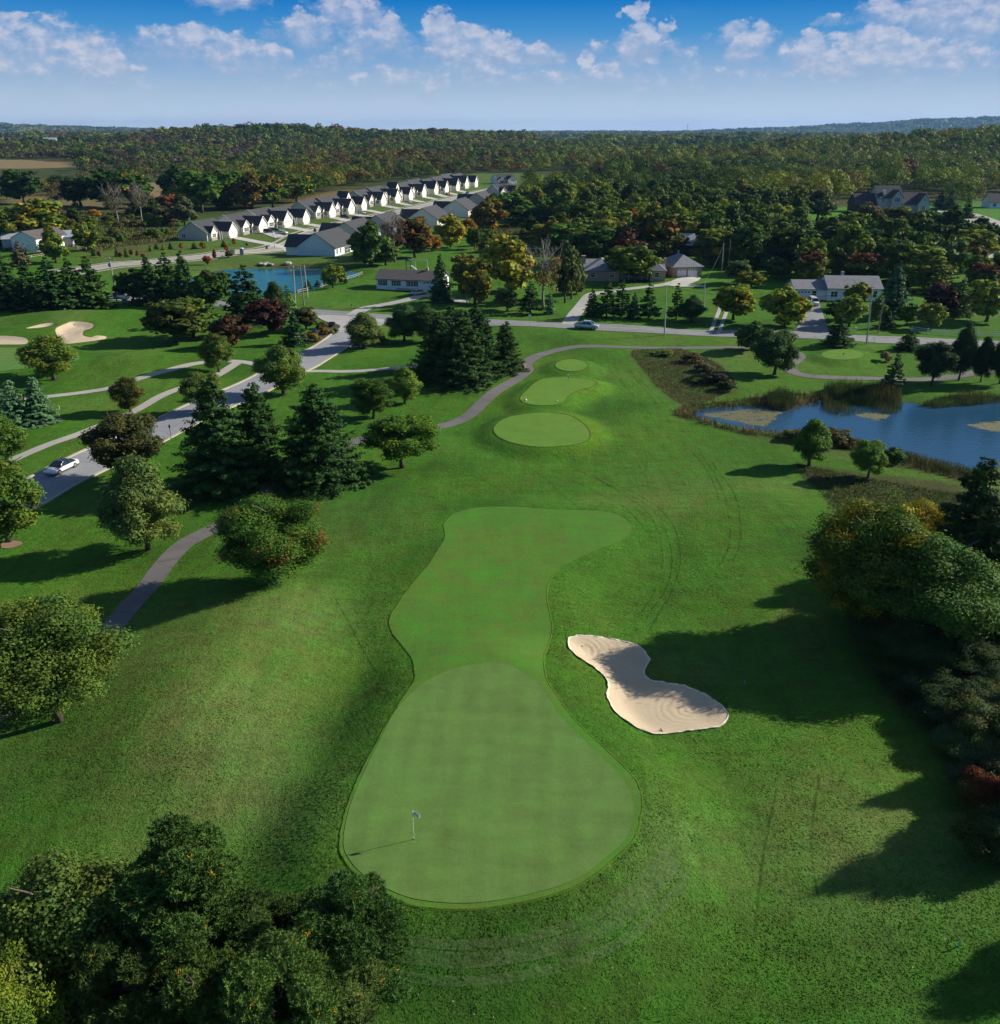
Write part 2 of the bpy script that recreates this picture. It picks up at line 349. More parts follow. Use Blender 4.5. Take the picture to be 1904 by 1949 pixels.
M['green'] = grass_mat('green_grass', (.104, .186, .046), .14, 14, .015, .8, stripe=.07, blade=.22)
M['tee'] = grass_mat('tee_grass', (.110, .212, .034), .2, 12, .02, .85, blade=.16)
M['edge'] = grass_mat('mown_edge_grass', (.064, .128, .014), .3, 9, .05)
def pave(name, col, scale=5, var=.12, crack=.0, blotch=.12):
    m, t, b, o = mat(name); P = t.add('ShaderNodeNewGeometry').outputs['Position']
    n = t.noise(P, scale, 6, .8); n2 = t.noise(P, .25, 4, .6)
    k = t.math('ADD', 1.0, t.math('ADD', t.math('MULTIPLY', t.math('SUBTRACT', n, .5), var * 4), t.math('MULTIPLY', t.math('SUBTRACT', n2, .5), blotch * 4)))
    if crack:
        vo = t.add('ShaderNodeTexVoronoi', feature='DISTANCE_TO_EDGE'); vo.inputs['Scale'].default_value = .16; t.l.new(t.scalev(P, (1, 1, 0)), vo.inputs['Vector'])
        k = t.math('MULTIPLY', k, t.mapr(vo.outputs['Distance'], 0, .015, 1 - crack, 1))
    mm = t.add('ShaderNodeVectorMath', operation='SCALE'); mm.inputs[0].default_value = col; t.l.new(k, mm.inputs['Scale'])
    t.l.new(mm.outputs[0], b.inputs['Base Color']); b.inputs['Roughness'].default_value = .88
    bp = t.add('ShaderNodeBump'); bp.inputs['Distance'].default_value = .01; t.l.new(n, bp.inputs['Height']); t.l.new(bp.outputs[0], b.inputs['Normal'])
    return m
M['road'] = pave('worn_asphalt', (.20, .205, .22), crack=.3); M['road2'] = pave('pale_asphalt', (.26, .265, .28), crack=.25)
M['street'] = pave('street_concrete', (.33, .31, .28)); M['path'] = pave('cart_path_asphalt', (.125, .115, .112), 8, .2, .3, .2)
M['walk'] = pave('walk_concrete', (.36, .34, .30), 6); M['kerb'] = pave('kerb_concrete', (.42, .37, .29), 4)
M['drive'] = pave('driveway_concrete', (.48, .46, .42)); M['gravel'] = pave('gravel', (.36, .35, .33), 12, .35)
M['mulch'] = pave('mulch', (.035, .025, .02), 10, .5); M['line'] = simple('road_paint', (.55, .42, .12), .7); M['chips'] = pave('wood_chips', (.22, .14, .09), 9, .4)
def sand_mat():
    m, t, b, o = mat('bunker_sand'); P = t.add('ShaderNodeNewGeometry').outputs['Position']
    n = t.noise(P, 9, 5, .7); n2 = t.noise(P, .5, 3, .5)
    hgt = n
    for (px, py) in ((1172, 1246), (1310, 1350), (1115, 1240)):
        x, y = gz(px, py, -.1); sp = t.add('ShaderNodeVectorMath', operation='DISTANCE'); t.l.new(t.scalev(P, (1, 1, 0)), sp.inputs[0]); sp.inputs[1].default_value = (x, y, 0)
        dd = t.math('ADD', sp.outputs['Value'], t.math('MULTIPLY', n2, 1.2))
        rg = t.math('SINE', t.math('MULTIPLY', dd, 11.0)); hgt = t.math('ADD', hgt, t.math('MULTIPLY', rg, t.mapr(dd, 0, 4.2, .45, 0)))
    v = t.math('ADD', 1, t.math('ADD', t.math('MULTIPLY', t.math('SUBTRACT', n, .5), .35), t.math('MULTIPLY', t.math('SUBTRACT', n2, .5), .3)))
    mm = t.add('ShaderNodeVectorMath', operation='SCALE'); mm.inputs[0].default_value = (.50, .40, .27); t.l.new(v, mm.inputs['Scale'])
    t.l.new(mm.outputs[0], b.inputs['Base Color']); b.inputs['Roughness'].default_value = .95
    bp = t.add('ShaderNodeBump'); bp.inputs['Distance'].default_value = .03; t.l.new(hgt, bp.inputs['Height']); t.l.new(bp.outputs[0], b.inputs['Normal'])
    return m
M['sand'] = sand_mat()
M['sandrim'] = simple('bunker_lip', (.60, .54, .42), .9, var=.3, scale=5, bump=.6)
def water_mat(name, deep, bscale=1.6, bd=.035, rough=.06):
    m, t, b, o = mat(name); P = t.add('ShaderNodeNewGeometry').outputs['Position']
    t.set(b.inputs['Base Color'], deep + (1,)); b.inputs['Roughness'].default_value = rough; b.inputs['IOR'].default_value = 1.34
    n = t.noise(t.scalev(P, (1, 1.6, 1)), bscale, 4, .6)
    bp = t.add('ShaderNodeBump'); bp.inputs['Distance'].default_value = bd; bp.inputs['Strength'].default_value = .6; t.l.new(n, bp.inputs['Height']); t.l.new(bp.outputs[0], b.inputs['Normal'])
    return m
M['water'] = water_mat('pond_water_dark', (.020, .070, .130), 1.1, .07, .10); M['water2'] = water_mat('pond_water_teal', (.016, .120, .115), 1.2, .06, .12); M['water2'].node_tree.nodes['Principled BSDF'].inputs['Specular IOR Level'].default_value = .22
def algae_mat():
    m, t, b, o = mat('pond_algae'); P = t.add('ShaderNodeNewGeometry').outputs['Position']
    n = t.noise(t.scalev(P, (.5, 1, 1)), .8, 6, .72); n2 = t.noise(P, 3, 3, .6)
    t.set(b.inputs['Base Color'], t.mix(t.mapr(n2, .35, .65), (.065, .080, .028), (.155, .145, .06))); b.inputs['Roughness'].default_value = .8
    at = t.add('ShaderNodeAttribute'); at.attribute_name = 'tint'
    a = t.mapr(t.math('ADD', t.math('ADD', n, t.math('MULTIPLY', t.math('SUBTRACT', n2, .5), .35)), at.outputs['Fac']), .94, 1.08, 0, .9); t.l.new(a, b.inputs['Alpha'])
    return m
M['algae'] = algae_mat()
# ------------------------------------------------------------------ ground sheet
def axis(lo, hi, step, grow, far):
    a = list(np.arange(lo, hi + step, step)); s = step; x = a[-1]
    while x < far: s *= grow; x += s; a.append(x)
    s = step; x = a[0]; pre = []
    while x > -far if lo < 0 else x > lo - 250: s *= grow; x -= s; pre.append(x)
    return np.array(pre[::-1] + a)
gx = axis(-135, 135, .75, 1.035, 17000); gy = axis(22, 240, .75, 1.03, 17000)
X, Y = np.meshgrid(gx, gy); Z = height(X.ravel(), Y.ravel()).reshape(X.shape)
ny, nx = X.shape
XR, YR = X.ravel(), Y.ravel()
tint = np.empty((nx * ny, 3), np.float32); tint[:] = (.063, .149, .017)
def vnoise(x, y, s, seed=0):
    r = np.random.RandomState(seed); t = r.rand(64, 64)
    u = x / s; v = y / s; i = np.floor(u).astype(int); j = np.floor(v).astype(int); fu = u - i; fv = v - j; fu = fu * fu * (3 - 2 * fu); fv = fv * fv * (3 - 2 * fv)
    a = t[i % 64, j % 64]; b = t[(i + 1) % 64, j % 64]; c = t[i % 64, (j + 1) % 64]; d = t[(i + 1) % 64, (j + 1) % 64]
    return (a * (1 - fu) + b * fu) * (1 - fv) + (c * (1 - fu) + d * fu) * fv
def blend(k, col):
    k = np.clip(k, 0, 1)[:, None]; tint[:] = tint * (1 - k) + np.array(col) * k
# broad turf patches: drier mounds, lush hollows, painted sun flanks and vignette
n1 = vnoise(XR, YR, 17, 1) * .6 + vnoise(XR, YR, 7, 2) * .4
near = 1 - sst((np.hypot(XR, YR) - 230) / 60)
blend((n1 - .54) * 2.4 * near, (.105, .160, .036)); blend((.47 - n1) * 3.0 * near, (.038, .104, .013))
for px, py, a, sx_, sy_ in ((430,1420,.85,7,9),(560,1190,.6,6,7),(470,1560,.5,7,4),(1700,1600,.45,9,7),(620,1010,.35,9,9),(1250,1640,.35,8,5)):
    x0, y0 = gz(px, py); blend(a * np.exp(-((XR - x0) / sx_) ** 2 - ((YR - y0) / sy_) ** 2) * (.5 + n1 * .8), (.145, .180, .062))
for P, w_, c_, s_ in ((Ptee[0], 5, (.105, .215, .018), .8), (Ptee[1], 6, (.100, .215, .018), .8), (Pneck, 6, (.066, .160, .018), .5)):
    d = sdist(P, XR, YR, w_ + 1); side = np.clip((XR - P[:, 0].mean()) / 10 + .4, 0, 1); blend(s_ * sst(1 - d / w_) * (d > -50) * side, c_)  # sun-facing right flanks brightened in the colour, light painted on the turf
x0, y0 = gz(920, 1740); d = sdist(Pgreen, XR, YR, 9)                                     # worn apron below the green
blend(.12 * np.exp(-((d - 3.0) / 1.6) ** 2) * (YR < gz(930, 1600)[1]) * (.4 + vnoise(XR, YR, 1.2, 5)), (.125, .19, .075))
blend(.55 * sst((40 - YR) / 14) * (.6 + n1 * .6) * near, (.026, .080, .016)); blend(.5 * sst((-XR - 18) / 22) * sst((75 - YR) / 25) * (.5 + n1 * .7) * near, (.028, .084, .018))  # vignette painted into the turf: grass darkened towards near and left edges
far = sst((np.hypot(XR, YR) - 420) / 120)
blend(far, (.050, .065, .020)); blend(far * (vnoise(XR, YR, 130, 3) - .35) * 1.2, (.075, .062, .030))
def area(P, col, soft=2.0, k=1.0, nz=0.0, s=4):
    P = np.array(gp(P)); d = sdist(P, XR, YR, soft + 1); kk = sst(.5 - d / (2 * soft)); 
    if nz: kk = kk * np.clip(1 + nz * (vnoise(XR, YR, s, 9) - .5) * 2, 0, 1)
    blend(kk * k, col)
TAN = (.21, .155, .085)
area([(140,470),(330,440),(560,395),(900,330),(1000,330),(940,420),(760,465),(690,505),(560,520),(300,522),(190,520)], (.085, .135, .030), 6, 1, .3)
area([(505,402),(560,384),(610,368),(668,360),(672,372),(620,380),(560,395),(540,402)], (.17, .12, .05), 6)
area([(-60,345),(60,342),(150,338),(150,352),(60,360),(-60,362)], (.17,.13,.07), 8); area([(-60,308),(70,306),(150,311),(150,319),(40,322),(-60,322)], TAN, 12)
area([(255,352),(330,342),(365,352),(360,375),(330,392),(275,392),(255,372)], TAN, 6); area([(0,372),(120,365),(260,392),(250,402),(120,398),(0,392)], (.15,.12,.06), 8)
area([(-60,400),(170,415),(330,450),(335,470),(200,480),(-60,470)], (.085, .088, .030), 8, .9, .5); area([(175,430),(243,424),(250,446),(190,452)], (.055,.15,.02), 4)
area([(-60,395),(30,390),(30,410),(-60,415)], (.055,.15,.02), 6)
area([(930,432),(1050,420),(1060,440),(1020,470),(960,500),(910,470)], (.13, .125, .05), 6, 1, .4)
area([(1000,400),(1050,392),(1070,400),(1020,412)], (.16, .14, .05), 6)
area([(1520,398),(1640,392),(1700,400),(1645,438),(1560,440)], (.075,.20,.022), 5); area([(1740,385),(2100,380),(2100,520),(1800,520)], (.065,.17,.022), 6)
area([(1310,500),(1380,500),(1370,540),(1320,540)], (.07,.18,.022), 5); area([(1020,265),(1120,262),(1120,274),(1020,276)], (.09,.15,.04), 40)
# unmown ground by the ponds
area([(1198,670),(1240,663),(1292,661),(1345,680),(1376,700),(1402,738),(1400,747),(1330,768),(1300,788),(1268,752),(1220,698)], (.075, .095, .030), 1.5, 1, .6, 3)
area([(1280,790),(1300,770),(1420,760),(1560,745),(1740,760),(1740,790),(1480,785),(1330,795)], (.085, .085, .035), 1.5, 1, .5, 3)
area([(1285,792),(1320,792),(1410,812),(1500,825),(1640,835),(1690,855),(1834,893),(1880,905),(1860,925),(1700,890),(1560,862),(1400,825)], (.070, .105, .028), .8, 1, .5, 3)
area([(1512,880),(1545,884),(1660,905),(1760,912),(1850,925),(2100,950),(2100,1700),(1950,1640),(1860,1500),(1760,1400),(1700,1320),(1620,1200),(1605,1060),(1620,1010),(1600,985),(1560,940)], (.060, .068, .026), 1.2, 1, .6, 3)
Zs = Z.ravel()
m_ = sdist(Ppond, XR, YR, 3) < .5; blend(m_ * 1.0, (.05, .045, .025)); m_ = sdist(Ppond2, XR, YR, 6) < 1.5; blend(m_ * 1.0, (.09, .075, .045))
idx = np.arange(nx * ny).reshape(ny, nx)
Fq = np.stack([idx[:-1, :-1], idx[:-1, 1:], idx[1:, 1:], idx[1:, :-1]], -1).reshape(-1, 4)
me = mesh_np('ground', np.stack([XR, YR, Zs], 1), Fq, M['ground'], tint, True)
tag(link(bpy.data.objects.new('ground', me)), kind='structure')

# ------------------------------------------------------------------ draped sheets and ribbons
def inside(P, x, y): return sdist(P, x, y, 1) < -.05
def sheet(name, P, mt, z=.03, step=1.0, zc=None, kind='structure', tintf=None):
    P = np.array(P); mn, mx = P.min(0), P.max(0)
    a, b = np.meshgrid(np.arange(mn[0], mx[0], step), np.arange(mn[1], mx[1], step)); a, b = a.ravel(), b.ravel()
    m_ = sdist(P, a, b, 1) < -.3 * step; pts = [Vector(p) for p in P] + [Vector(p) for p in zip(a[m_], b[m_])]
    n = len(P); r = geometry.delaunay_2d_cdt(pts, [], [list(range(n))], 1, 1e-4)
    v = np.array([(p.x, p.y) for p in r[0]]); zz = (height(v[:, 0], v[:, 1]) + z) if zc is None else np.full(len(v), zc)
    me = bpy.data.meshes.new(name); me.from_pydata([(p[0], p[1], q) for p, q in zip(v, zz)], [], r[2]); me.materials.append(mt)
    for p in me.polygons: p.use_smooth = True
    if me.polygons and me.polygons[0].normal.z < 0: me.flip_normals()
    if tintf is not None:
        at = me.attributes.new('tint', 'FLOAT_COLOR', 'POINT'); k = tintf(v[:, 0], v[:, 1]); c = np.ones((len(v), 4), np.float32); c[:, :3] = k[:, None]
        at.data.foreach_set('color', c.ravel())
    return tag(link(bpy.data.objects.new(name, me)), kind=kind)
def resample(C, step):
    C = np.asarray(C, float); s = np.r_[0, np.cumsum(np.hypot(*np.diff(C, axis=0).T))]; n = max(2, int(s[-1] / step) + 1); q = np.linspace(0, s[-1], n)
    return np.stack([np.interp(q, s, C[:, 0]), np.interp(q, s, C[:, 1])], 1)
def offs(C, d):
    t = np.gradient(C, axis=0); t /= np.hypot(t[:, 0], t[:, 1])[:, None] + 1e-9
    return C + np.stack([-t[:, 1], t[:, 0]], 1) * d
def ribbon(name, C, w_, mt, z=.04, step=1.0, off=0.0, thick=0.0, cross=3, kind='structure', parent=None, hid=None):
    C = resample(C, step); n = len(C)
    rows = [offs(C, off + w_ * (.5 - k / cross)) for k in range(cross + 1)]; V = []; ff = []
    for k, R in enumerate(rows):
        zz = height(R[:, 0], R[:, 1]) + z + thick
        V += [(R[i, 0], R[i, 1], zz[i]) for i in range(n)]
    for k in range(cross):
        for i in range(n - 1): ff.append((k * n + i, (k + 1) * n + i, (k + 1) * n + i + 1, k * n + i + 1))
    if thick:
        for k, sgn in ((0, 1), (cross, -1)):
            b0 = len(V); V += [(a, b, c - thick - .1) for a, b, c in V[k * n:(k + 1) * n]]
            for i in range(n - 1):
                q = (k * n + i, k * n + i + 1, b0 + i + 1, b0 + i); ff.append(q if sgn > 0 else q[::-1])
    me = bpy.data.meshes.new(name); me.from_pydata(V, [], ff); me.materials.append(mt)
    for p in me.polygons: p.use_smooth = not thick
    o = link(bpy.data.objects.new(name, me), parent)
    return tag(o, kind=kind) if kind else o
def line(L, z=0.0, n=5): return smooth_poly(gp(L, z), n, False)

sheet('fairway', Pfair, M['fair'], .025, .9); sheet('putting_green', Pgreen, M['green'], .045, .8)
for P in Ptee: sheet('tee_box', P, M['tee'], .03, .9)
sheet('practice_green', Plg, M['green'], .03, 1.5)
for P in Pb: sheet('sand_bunker', P, M['sand'], .07, .6)
def edge_ring(P, w_, hgt, mt, name='mown_edge'):                    # the taller cut that stands round mown turf
    C = np.vstack([P, P[:1]]); C = resample(C, .35); n = len(C); r = np.random.RandomState(3)
    a = offs(C, 0.0 if 1 else 0); sgn = 1 if np.sum(P[:, 0] * np.roll(P[:, 1], -1) - np.roll(P[:, 0], -1) * P[:, 1]) > 0 else -1
    prof = [(0.02, -.02), (-.03, hgt), (-.35 * w_, hgt * .9), (-w_, -.02)]; V = []; ff = []
    for o_, hh in prof:
        R = offs(C, sgn * o_); R = R + r.normal(0, .03, R.shape) * (hh > 0); zz = height(R[:, 0], R[:, 1]) + hh + .02 + (r.normal(0, hgt * .25, n) if hh > 0 else 0)
        V += list(zip(R[:, 0], R[:, 1], zz))
    for k in range(3):
        for i in range(n - 1): ff.append((k * n + i, k * n + i + 1, (k + 1) * n + i + 1, (k + 1) * n + i))
    me = bpy.data.meshes.new(name); me.from_pydata(V, [], ff); me.materials.append(mt); return tag(link(bpy.data.objects.new(name, me)), kind='structure')
edge_ring(Pfair, .16, .022, M['edge'])
for P in Ptee[:3]: edge_ring(P, .3, .035, M['edge'])

# pale lip of turned sand round the near bunker
C_ = np.vstack([Pb[0], Pb[0][:1]]); edge_ring(Pb[0], -.22, .09, M['sandrim'], 'bunker_lip')
# water
def grow(P, d):
    C = np.vstack([P, P[:1]]); sgn = 1 if np.sum(P[:, 0] * np.roll(P[:, 1], -1) - np.roll(P[:, 0], -1) * P[:, 1]) > 0 else -1
    return offs(C, -sgn * d)[:-1]
def hull(P, d):                                                  # generous outline; the banks cut the water line
    return P + (P - P.mean(0)) / np.hypot(*(P - P.mean(0)).T)[:, None] * d
o = sheet('pond_water', hull(Ppond, 1.5), M['water'], step=4, zc=WZ); o = sheet('pond_water', hull(Ppond2, 2.0), M['water2'], step=6, zc=WZ2)
def alg(L, k=.5): 
    P = smooth_poly(gp(L, WZ), 4); d0 = 2.2
    o = sheet('algae', P, M['algae'], step=.7, zc=WZ + .006, kind='stuff', tintf=lambda x, y: np.clip(-sdist(P, x, y, 2) / d0, 0, 1) * k)
    o['label'] = 'patch of yellow green algae floating on the pond'
alg([(1319,787),(1340,779),(1420,774),(1500,778),(1505,792),(1490,806),(1478,822),(1430,815),(1360,801),(1325,795)], .62)
alg([(1612,784),(1660,780),(1705,787),(1712,797),(1680,808),(1650,803),(1615,792)], .66)
alg([(1815,806),(1850,800),(1904,795),(1990,795),(1990,822),(1904,828),(1850,818)], .68)

# roads, walks and paths
main = line([(-150,546),(0,552),(100,557),(220,566),(300,571),(415,580),(500,586.5),(600,593.5),(673,599.5),(735,604.5),(850,610),(950,615),(1092,621),(1263,628.5),(1405,634.5),(1507,639.5),(1647,644.5),(1789,649.5),(1904,654.5),(2100,662)])
ribbon('road', main, 6.8, M['road'], .06, 2, cross=4); ribbon('road_centre_line', main, .22, M['line'], .078, 2, cross=1)
bl = line([(658,611),(640,630),(629,641.6),(598,661),(565,673.6),(511,701),(485.6,715),(420,744),(362,771),(266,813),(171,856),(65,905.5),(-60,964),(-160,1010)]); br = line([(700,616),(690,640),(665,660),(624,683),(596,699),(570,711),(519,738),(440,776),(362,815),(297,847.5),(218,887),(130,929),(92,950),(-60,1026),(-160,1075)])
n_ = 90; A_, B_ = resample(bl, 1), resample(br, 1); q_ = np.linspace(0, 1, n_)
A_ = np.stack([np.interp(q_, np.linspace(0, 1, len(A_)), A_[:, i]) for i in (0, 1)], 1); B_ = np.stack([np.interp(q_, np.linspace(0, 1, len(B_)), B_[:, i]) for i in (0, 1)], 1)
BC = (A_ + B_) / 2; BW = float(np.mean(np.hypot(*(A_ - B_).T)))
V = []; ff = []; cr_ = 8
for k in range(cr_ + 1):
    R = A_ * (1 - k / cr_) + B_ * k / cr_; zz = height(R[:, 0], R[:, 1]); V += list(zip(R[:, 0], R[:, 1], zz + .05))
for k in range(cr_):
    for i in range(n_ - 1): ff.append((k * n_ + i, (k + 1) * n_ + i, (k + 1) * n_ + i + 1, k * n_ + i + 1))
me = bpy.data.meshes.new('entrance_road'); me.from_pydata(V, [], ff); me.materials.append(M['road2']); tag(link(bpy.data.objects.new('road', me)), kind='structure')
ribbon('kerb', A_[9:], .42, M['kerb'], .05, 1, -.2, .13, 2); ribbon('kerb', B_[9:], .42, M['kerb'], .05, 1, .2, .13, 2)
sheet('cobbled_apron', smooth_poly(gp([(604,600),(640,600),(700,606),(740,612),(712,626),(690,640),(668,632),(640,634),(648,620),(620,612)]), 3), M['gravel'], .10, 1.5)
pth = line([(1433,662),(1350,662),(1263,661),(1178,661),(1110,660.5),(1065,665),(1032,673),(1012,683),(1001,694),(1004,704),(990,716),(970,729),(948,743),(920,766),(896,786),(868.6,800),(834,810),(800,817),(750,824),(688,834),(640,856),(590,880),(529,912),(505,950),(478,969),(426.6,997.6),(375,1023),(341,1045),(307,1083),(280,1121),(249,1155),(218,1196),(190,1225),(140,1270),(80,1320),(20,1360),(-80,1400)])
ribbon('cart_path', pth, 2.35, M['path'], .04, .8)
ribbon('cart_path', line([(1433,662.5),(1476,665),(1512,669.5),(1522,679),(1510,690),(1503,700),(1513,710),(1547,716.5),(1604,719.6),(1672,720),(1746,719.6),(1812,716),(1904,705),(2050,690)]), 2.5, M['path'], .045, .8)
ribbon('sidewalk', line([(-60,905),(0,884),(37.5,868),(88.7,847.5),(147,827),(210,800),(266,776),(307,755),(351,738),(409,716),(440,701),(455,693)]), 1.9, M['walk'], .05)
ribbon('sidewalk', line([(-80,783),(0,769),(95.5,755),(171,745),(211,739),(273,723),(327,709),(379,697),(440,692),(478,694.6),(503,701)]), 1.9, M['walk'], .055)
ribbon('sidewalk', line([(575,706),(615,705),(648,706),(700,706),(744,704),(787.6,702),(850,698)]), 1.8, M['walk'], .055)
st_main = line([(120,519),(187,509.5),(276,500.5),(384,489),(487,475.5),(548,464),(600,441),(680,420.5),(753,404.6),(820,388.5),(880,374),(925,363),(965,356)])
ribbon('street', st_main, 8.2, M['street'], .09, 3, cross=4)
for s_ in (1, -1):
    ribbon('kerb', st_main, .35, M['kerb'], .09, 3, s_ * 4.25, .12, 2); ribbon('sidewalk', st_main, 1.5, M['walk'], .08, 3, s_ * 7.6)
ribbon('street', line([(560,462),(548,470),(560,480)]), 3.5, M['drive'], .1, 2)
ribbon('driveway', line([(672,600),(700,584),(740,577),(780,571),(808,562),(830,566),(870,573),(885,577)]), 3.6, M['gravel'], .07, 1.5)
ribbon('driveway', line([(1083,618),(1090,605),(1102,588),(1114,572),(1130,560),(1170,553),(1220,547),(1265,540),(1300,534)]), 3.4, M['gravel'], .07, 1.5)
sheet('driveway', np.array(gp([(1262,541),(1290,531),(1308,527.5),(1336,527.5),(1330,536),(1310,542),(1340,545),(1345,547),(1290,545)])), M['drive'], .11, 2)
ribbon('driveway', line([(1359,634),(1368,614),(1377,590),(1384,568)]), .9, M['gravel'], .07, 2, .9); ribbon('driveway', line([(1359,634),(1368,614),(1377,590),(1384,568)]), .9, M['gravel'], .07, 2, -.9)
sheet('driveway', np.array(gp([(1507,638),(1520,620),(1524,604),(1527,594),(1532,578),(1560,577),(1568,600),(1574,620),(1580,641)])), M['road'], .10, 2)
ribbon('street', line([(2010,455),(1900,425),(1850,408),(1815,402),(1790,400)]), 8, M['street'], .08, 4)
ribbon('street', line([(1830,405),(1852,420),(1858,440),(1890,480),(1930,530),(1990,600)]), 7.5, M['street'], .09, 4)
sheet('driveway', np.array(gp([(1783,404),(1788,393),(1802,392.5),(1806,402)])), M['drive'], .11, 4)
ribbon('sidewalk', line([(1846,424),(1862,452),(1880,478),(1904,505)]), 1.8, M['walk'], .08, 3)
ribbon('sidewalk', line([(1820,492),(1850,498),(1890,504)]), 1.8, M['walk'], .085, 3)
ribbon('county_road', line([(-100,351),(0,348),(61,345),(110,343.5),(150,342),(230,339)]), 7, M['walk'], .2, 8)
for L in ([(590,648),(640,640),(655,627),(690,606),(640,612),(602,622),(570,640)],):
    sheet('mulch_bed', smooth_poly(gp([(572,652),(590,656),(622,645),(652,628),(640,617),(610,614),(600,628),(560,645)]), 4), M['mulch'], .06, 1.5)
sheet('mulch_bed', smooth_poly(gp([(664,656),(690,648),(718,640),(722,650),(700,660),(676,662)]), 4), M['mulch'], .06, 1.5)
for a_, b_, r_ in ((103,724,11),(232,885,12),(20,1034,14),(540,750,9),(693,664,9),(75,802,40),(30,808,30),(565,655,9)):
    x_, y_ = gz(a_, b_); sheet('mulch_bed', np.array([(x_ + r_ * .075 * math.cos(t) * (1 + .15 * math.sin(3 * t)), y_ + r_ * .075 * math.sin(t)) for t in np.linspace(0, 6.28, 17)[:-1]]), M['mulch'] if b_ != 1034 else M['chips'], .05, .8)
x_, y_ = gz(975, 700); sheet('wood_chip_bed', smooth_poly(gp([(955,712),(990,704),(1003,697),(995,690),(960,696),(940,706)]), 4), M['chips'], .05, 1)
# faint wheel tracks of the mower, pressed into the rough
M['track'] = grass_mat('pressed_grass', (.030, .078, .012), .3, 9, .06)
TR = [[(1010,845),(1090,885),(1160,920),(1225,960),(1265,1010),(1280,1060),(1268,1110),(1240,1150),(1222,1190)],[(1150,905),(1230,952),(1280,1003),(1296,1055),(1284,1105),(1258,1150),(1238,1190)],
      [(1200,700),(1230,730),(1262,765),(1290,785)],[(1180,715),(1205,750),(1240,790)],[(1350,870),(1395,940),(1410,1020),(1395,1065)],[(1130,900),(1205,955),(1247,1005),(1262,1060),(1248,1110),(1215,1165)]]
def alpha_noise(m, sc, a, b, top):
    t = NT(m.node_tree); bs = [n for n in t.n if n.type == 'BSDF_PRINCIPLED'][0]; P = t.add('ShaderNodeNewGeometry').outputs['Position']
    t.l.new(t.mapr(t.noise(P, sc, 4, .7), a, b, 0, top), bs.inputs['Alpha'])
alpha_noise(M['track'], .9, .34, .66, .5)
TR += [[(960,860),(1040,910),(1110,980),(1150,960)],[(1330,850),(1372,930),(1390,1020),(1372,1070)],[(1190,690),(1215,722),(1250,768)],[(700,900),(800,890),(900,905),(960,935)],[(1000,870),(1100,915),(1180,965),(1232,1020)],[(1480,1500),(1455,1620),(1440,1760)],[(1560,1480),(1545,1600),(1560,1700)],[(640,1150),(680,1220),(720,1290)],[(1320,860),(1350,900),(1368,960)]]
for L in TR: ribbon('mower_track', line(L, .2), .17, M['track'], .02, .5, cross=1)
M['pale'] = grass_mat('pale_turned_grass', (.155, .235, .095), .2, 9, .06); alpha_noise(M['pale'], 3.0, .34, .74, .55)
x1_ = gz(740, 1700)[1]; ctr = Pgreen.mean(0)
for d_, w2 in ((2.3,.45),(3.0,.7),(3.9,.45)):
    C_ = Pgreen + (Pgreen - ctr) / np.hypot(*(Pgreen - ctr).T)[:, None] * d_
    an = np.degrees(np.arctan2(C_[:, 1] - ctr[1], C_[:, 0] - ctr[0])); sel = (an > -112) & (an < -18 - d_ * 3); C2 = C_[sel]; C2 = C2[np.argsort(an[sel])]
    ribbon('mown_stripe', C2, w2, M['pale'], .03, .5, cross=2)
# haze: one closed box of even air
m = bpy.data.materials.new('haze'); m.use_nodes = True; t = NT(m.node_tree); t.n.clear()
pv = t.add('ShaderNodeVolumePrincipled'); pv.inputs['Color'].default_value = (.26, .52, 1.0, 1); pv.inputs['Density'].default_value = 3.4e-5; pv.inputs['Anisotropy'].default_value = .2
mo = t.add('ShaderNodeOutputMaterial'); t.l.new(pv.outputs[0], mo.inputs['Volume'])
hz = MB().box(-18500, 18500, -700, 17600, float(Zs.min()) - 1.2, float(Zs.max()) + 45).build('haze', m); tag(hz, 'thin blue haze over the far woods', kind='stuff')
# ------------------------------------------------------------------ foliage meshes (leaf-sized faces)
def unit(v): return v / (np.linalg.norm(v, axis=1, keepdims=True) + 1e-9)
def leafquads(C, N, size, asp, rs, tint, pointed=True):
    """one four-cornered leaf per centre"""
    n = len(C); N = unit(N); a = unit(np.cross(N, rs.normal(size=(n, 3)))); b = np.cross(N, a)
    s = (size * rs.uniform(.7, 1.35, n))[:, None]; q = np.empty((n, 4, 3), np.float32)
    if pointed:
        q[:, 0] = C - a * s; q[:, 1] = C - b * s * asp; q[:, 2] = C + a * s; q[:, 3] = C + b * s * asp
    else:
        q[:, 0] = C - a * s - b * s * asp; q[:, 1] = C + a * s - b * s * asp; q[:, 2] = C + a * s + b * s * asp; q[:, 3] = C - a * s + b * s * asp
    return q.reshape(-1, 3), np.repeat(tint, 4, 0)
def foliage_mesh(name, C, N, size, asp, rs, tint, m, pointed=True):
    V, t = leafquads(C, N, size, asp, rs, tint, pointed)
    return mesh_np(name, V, np.arange(len(V)).reshape(-1, 4), m, t)
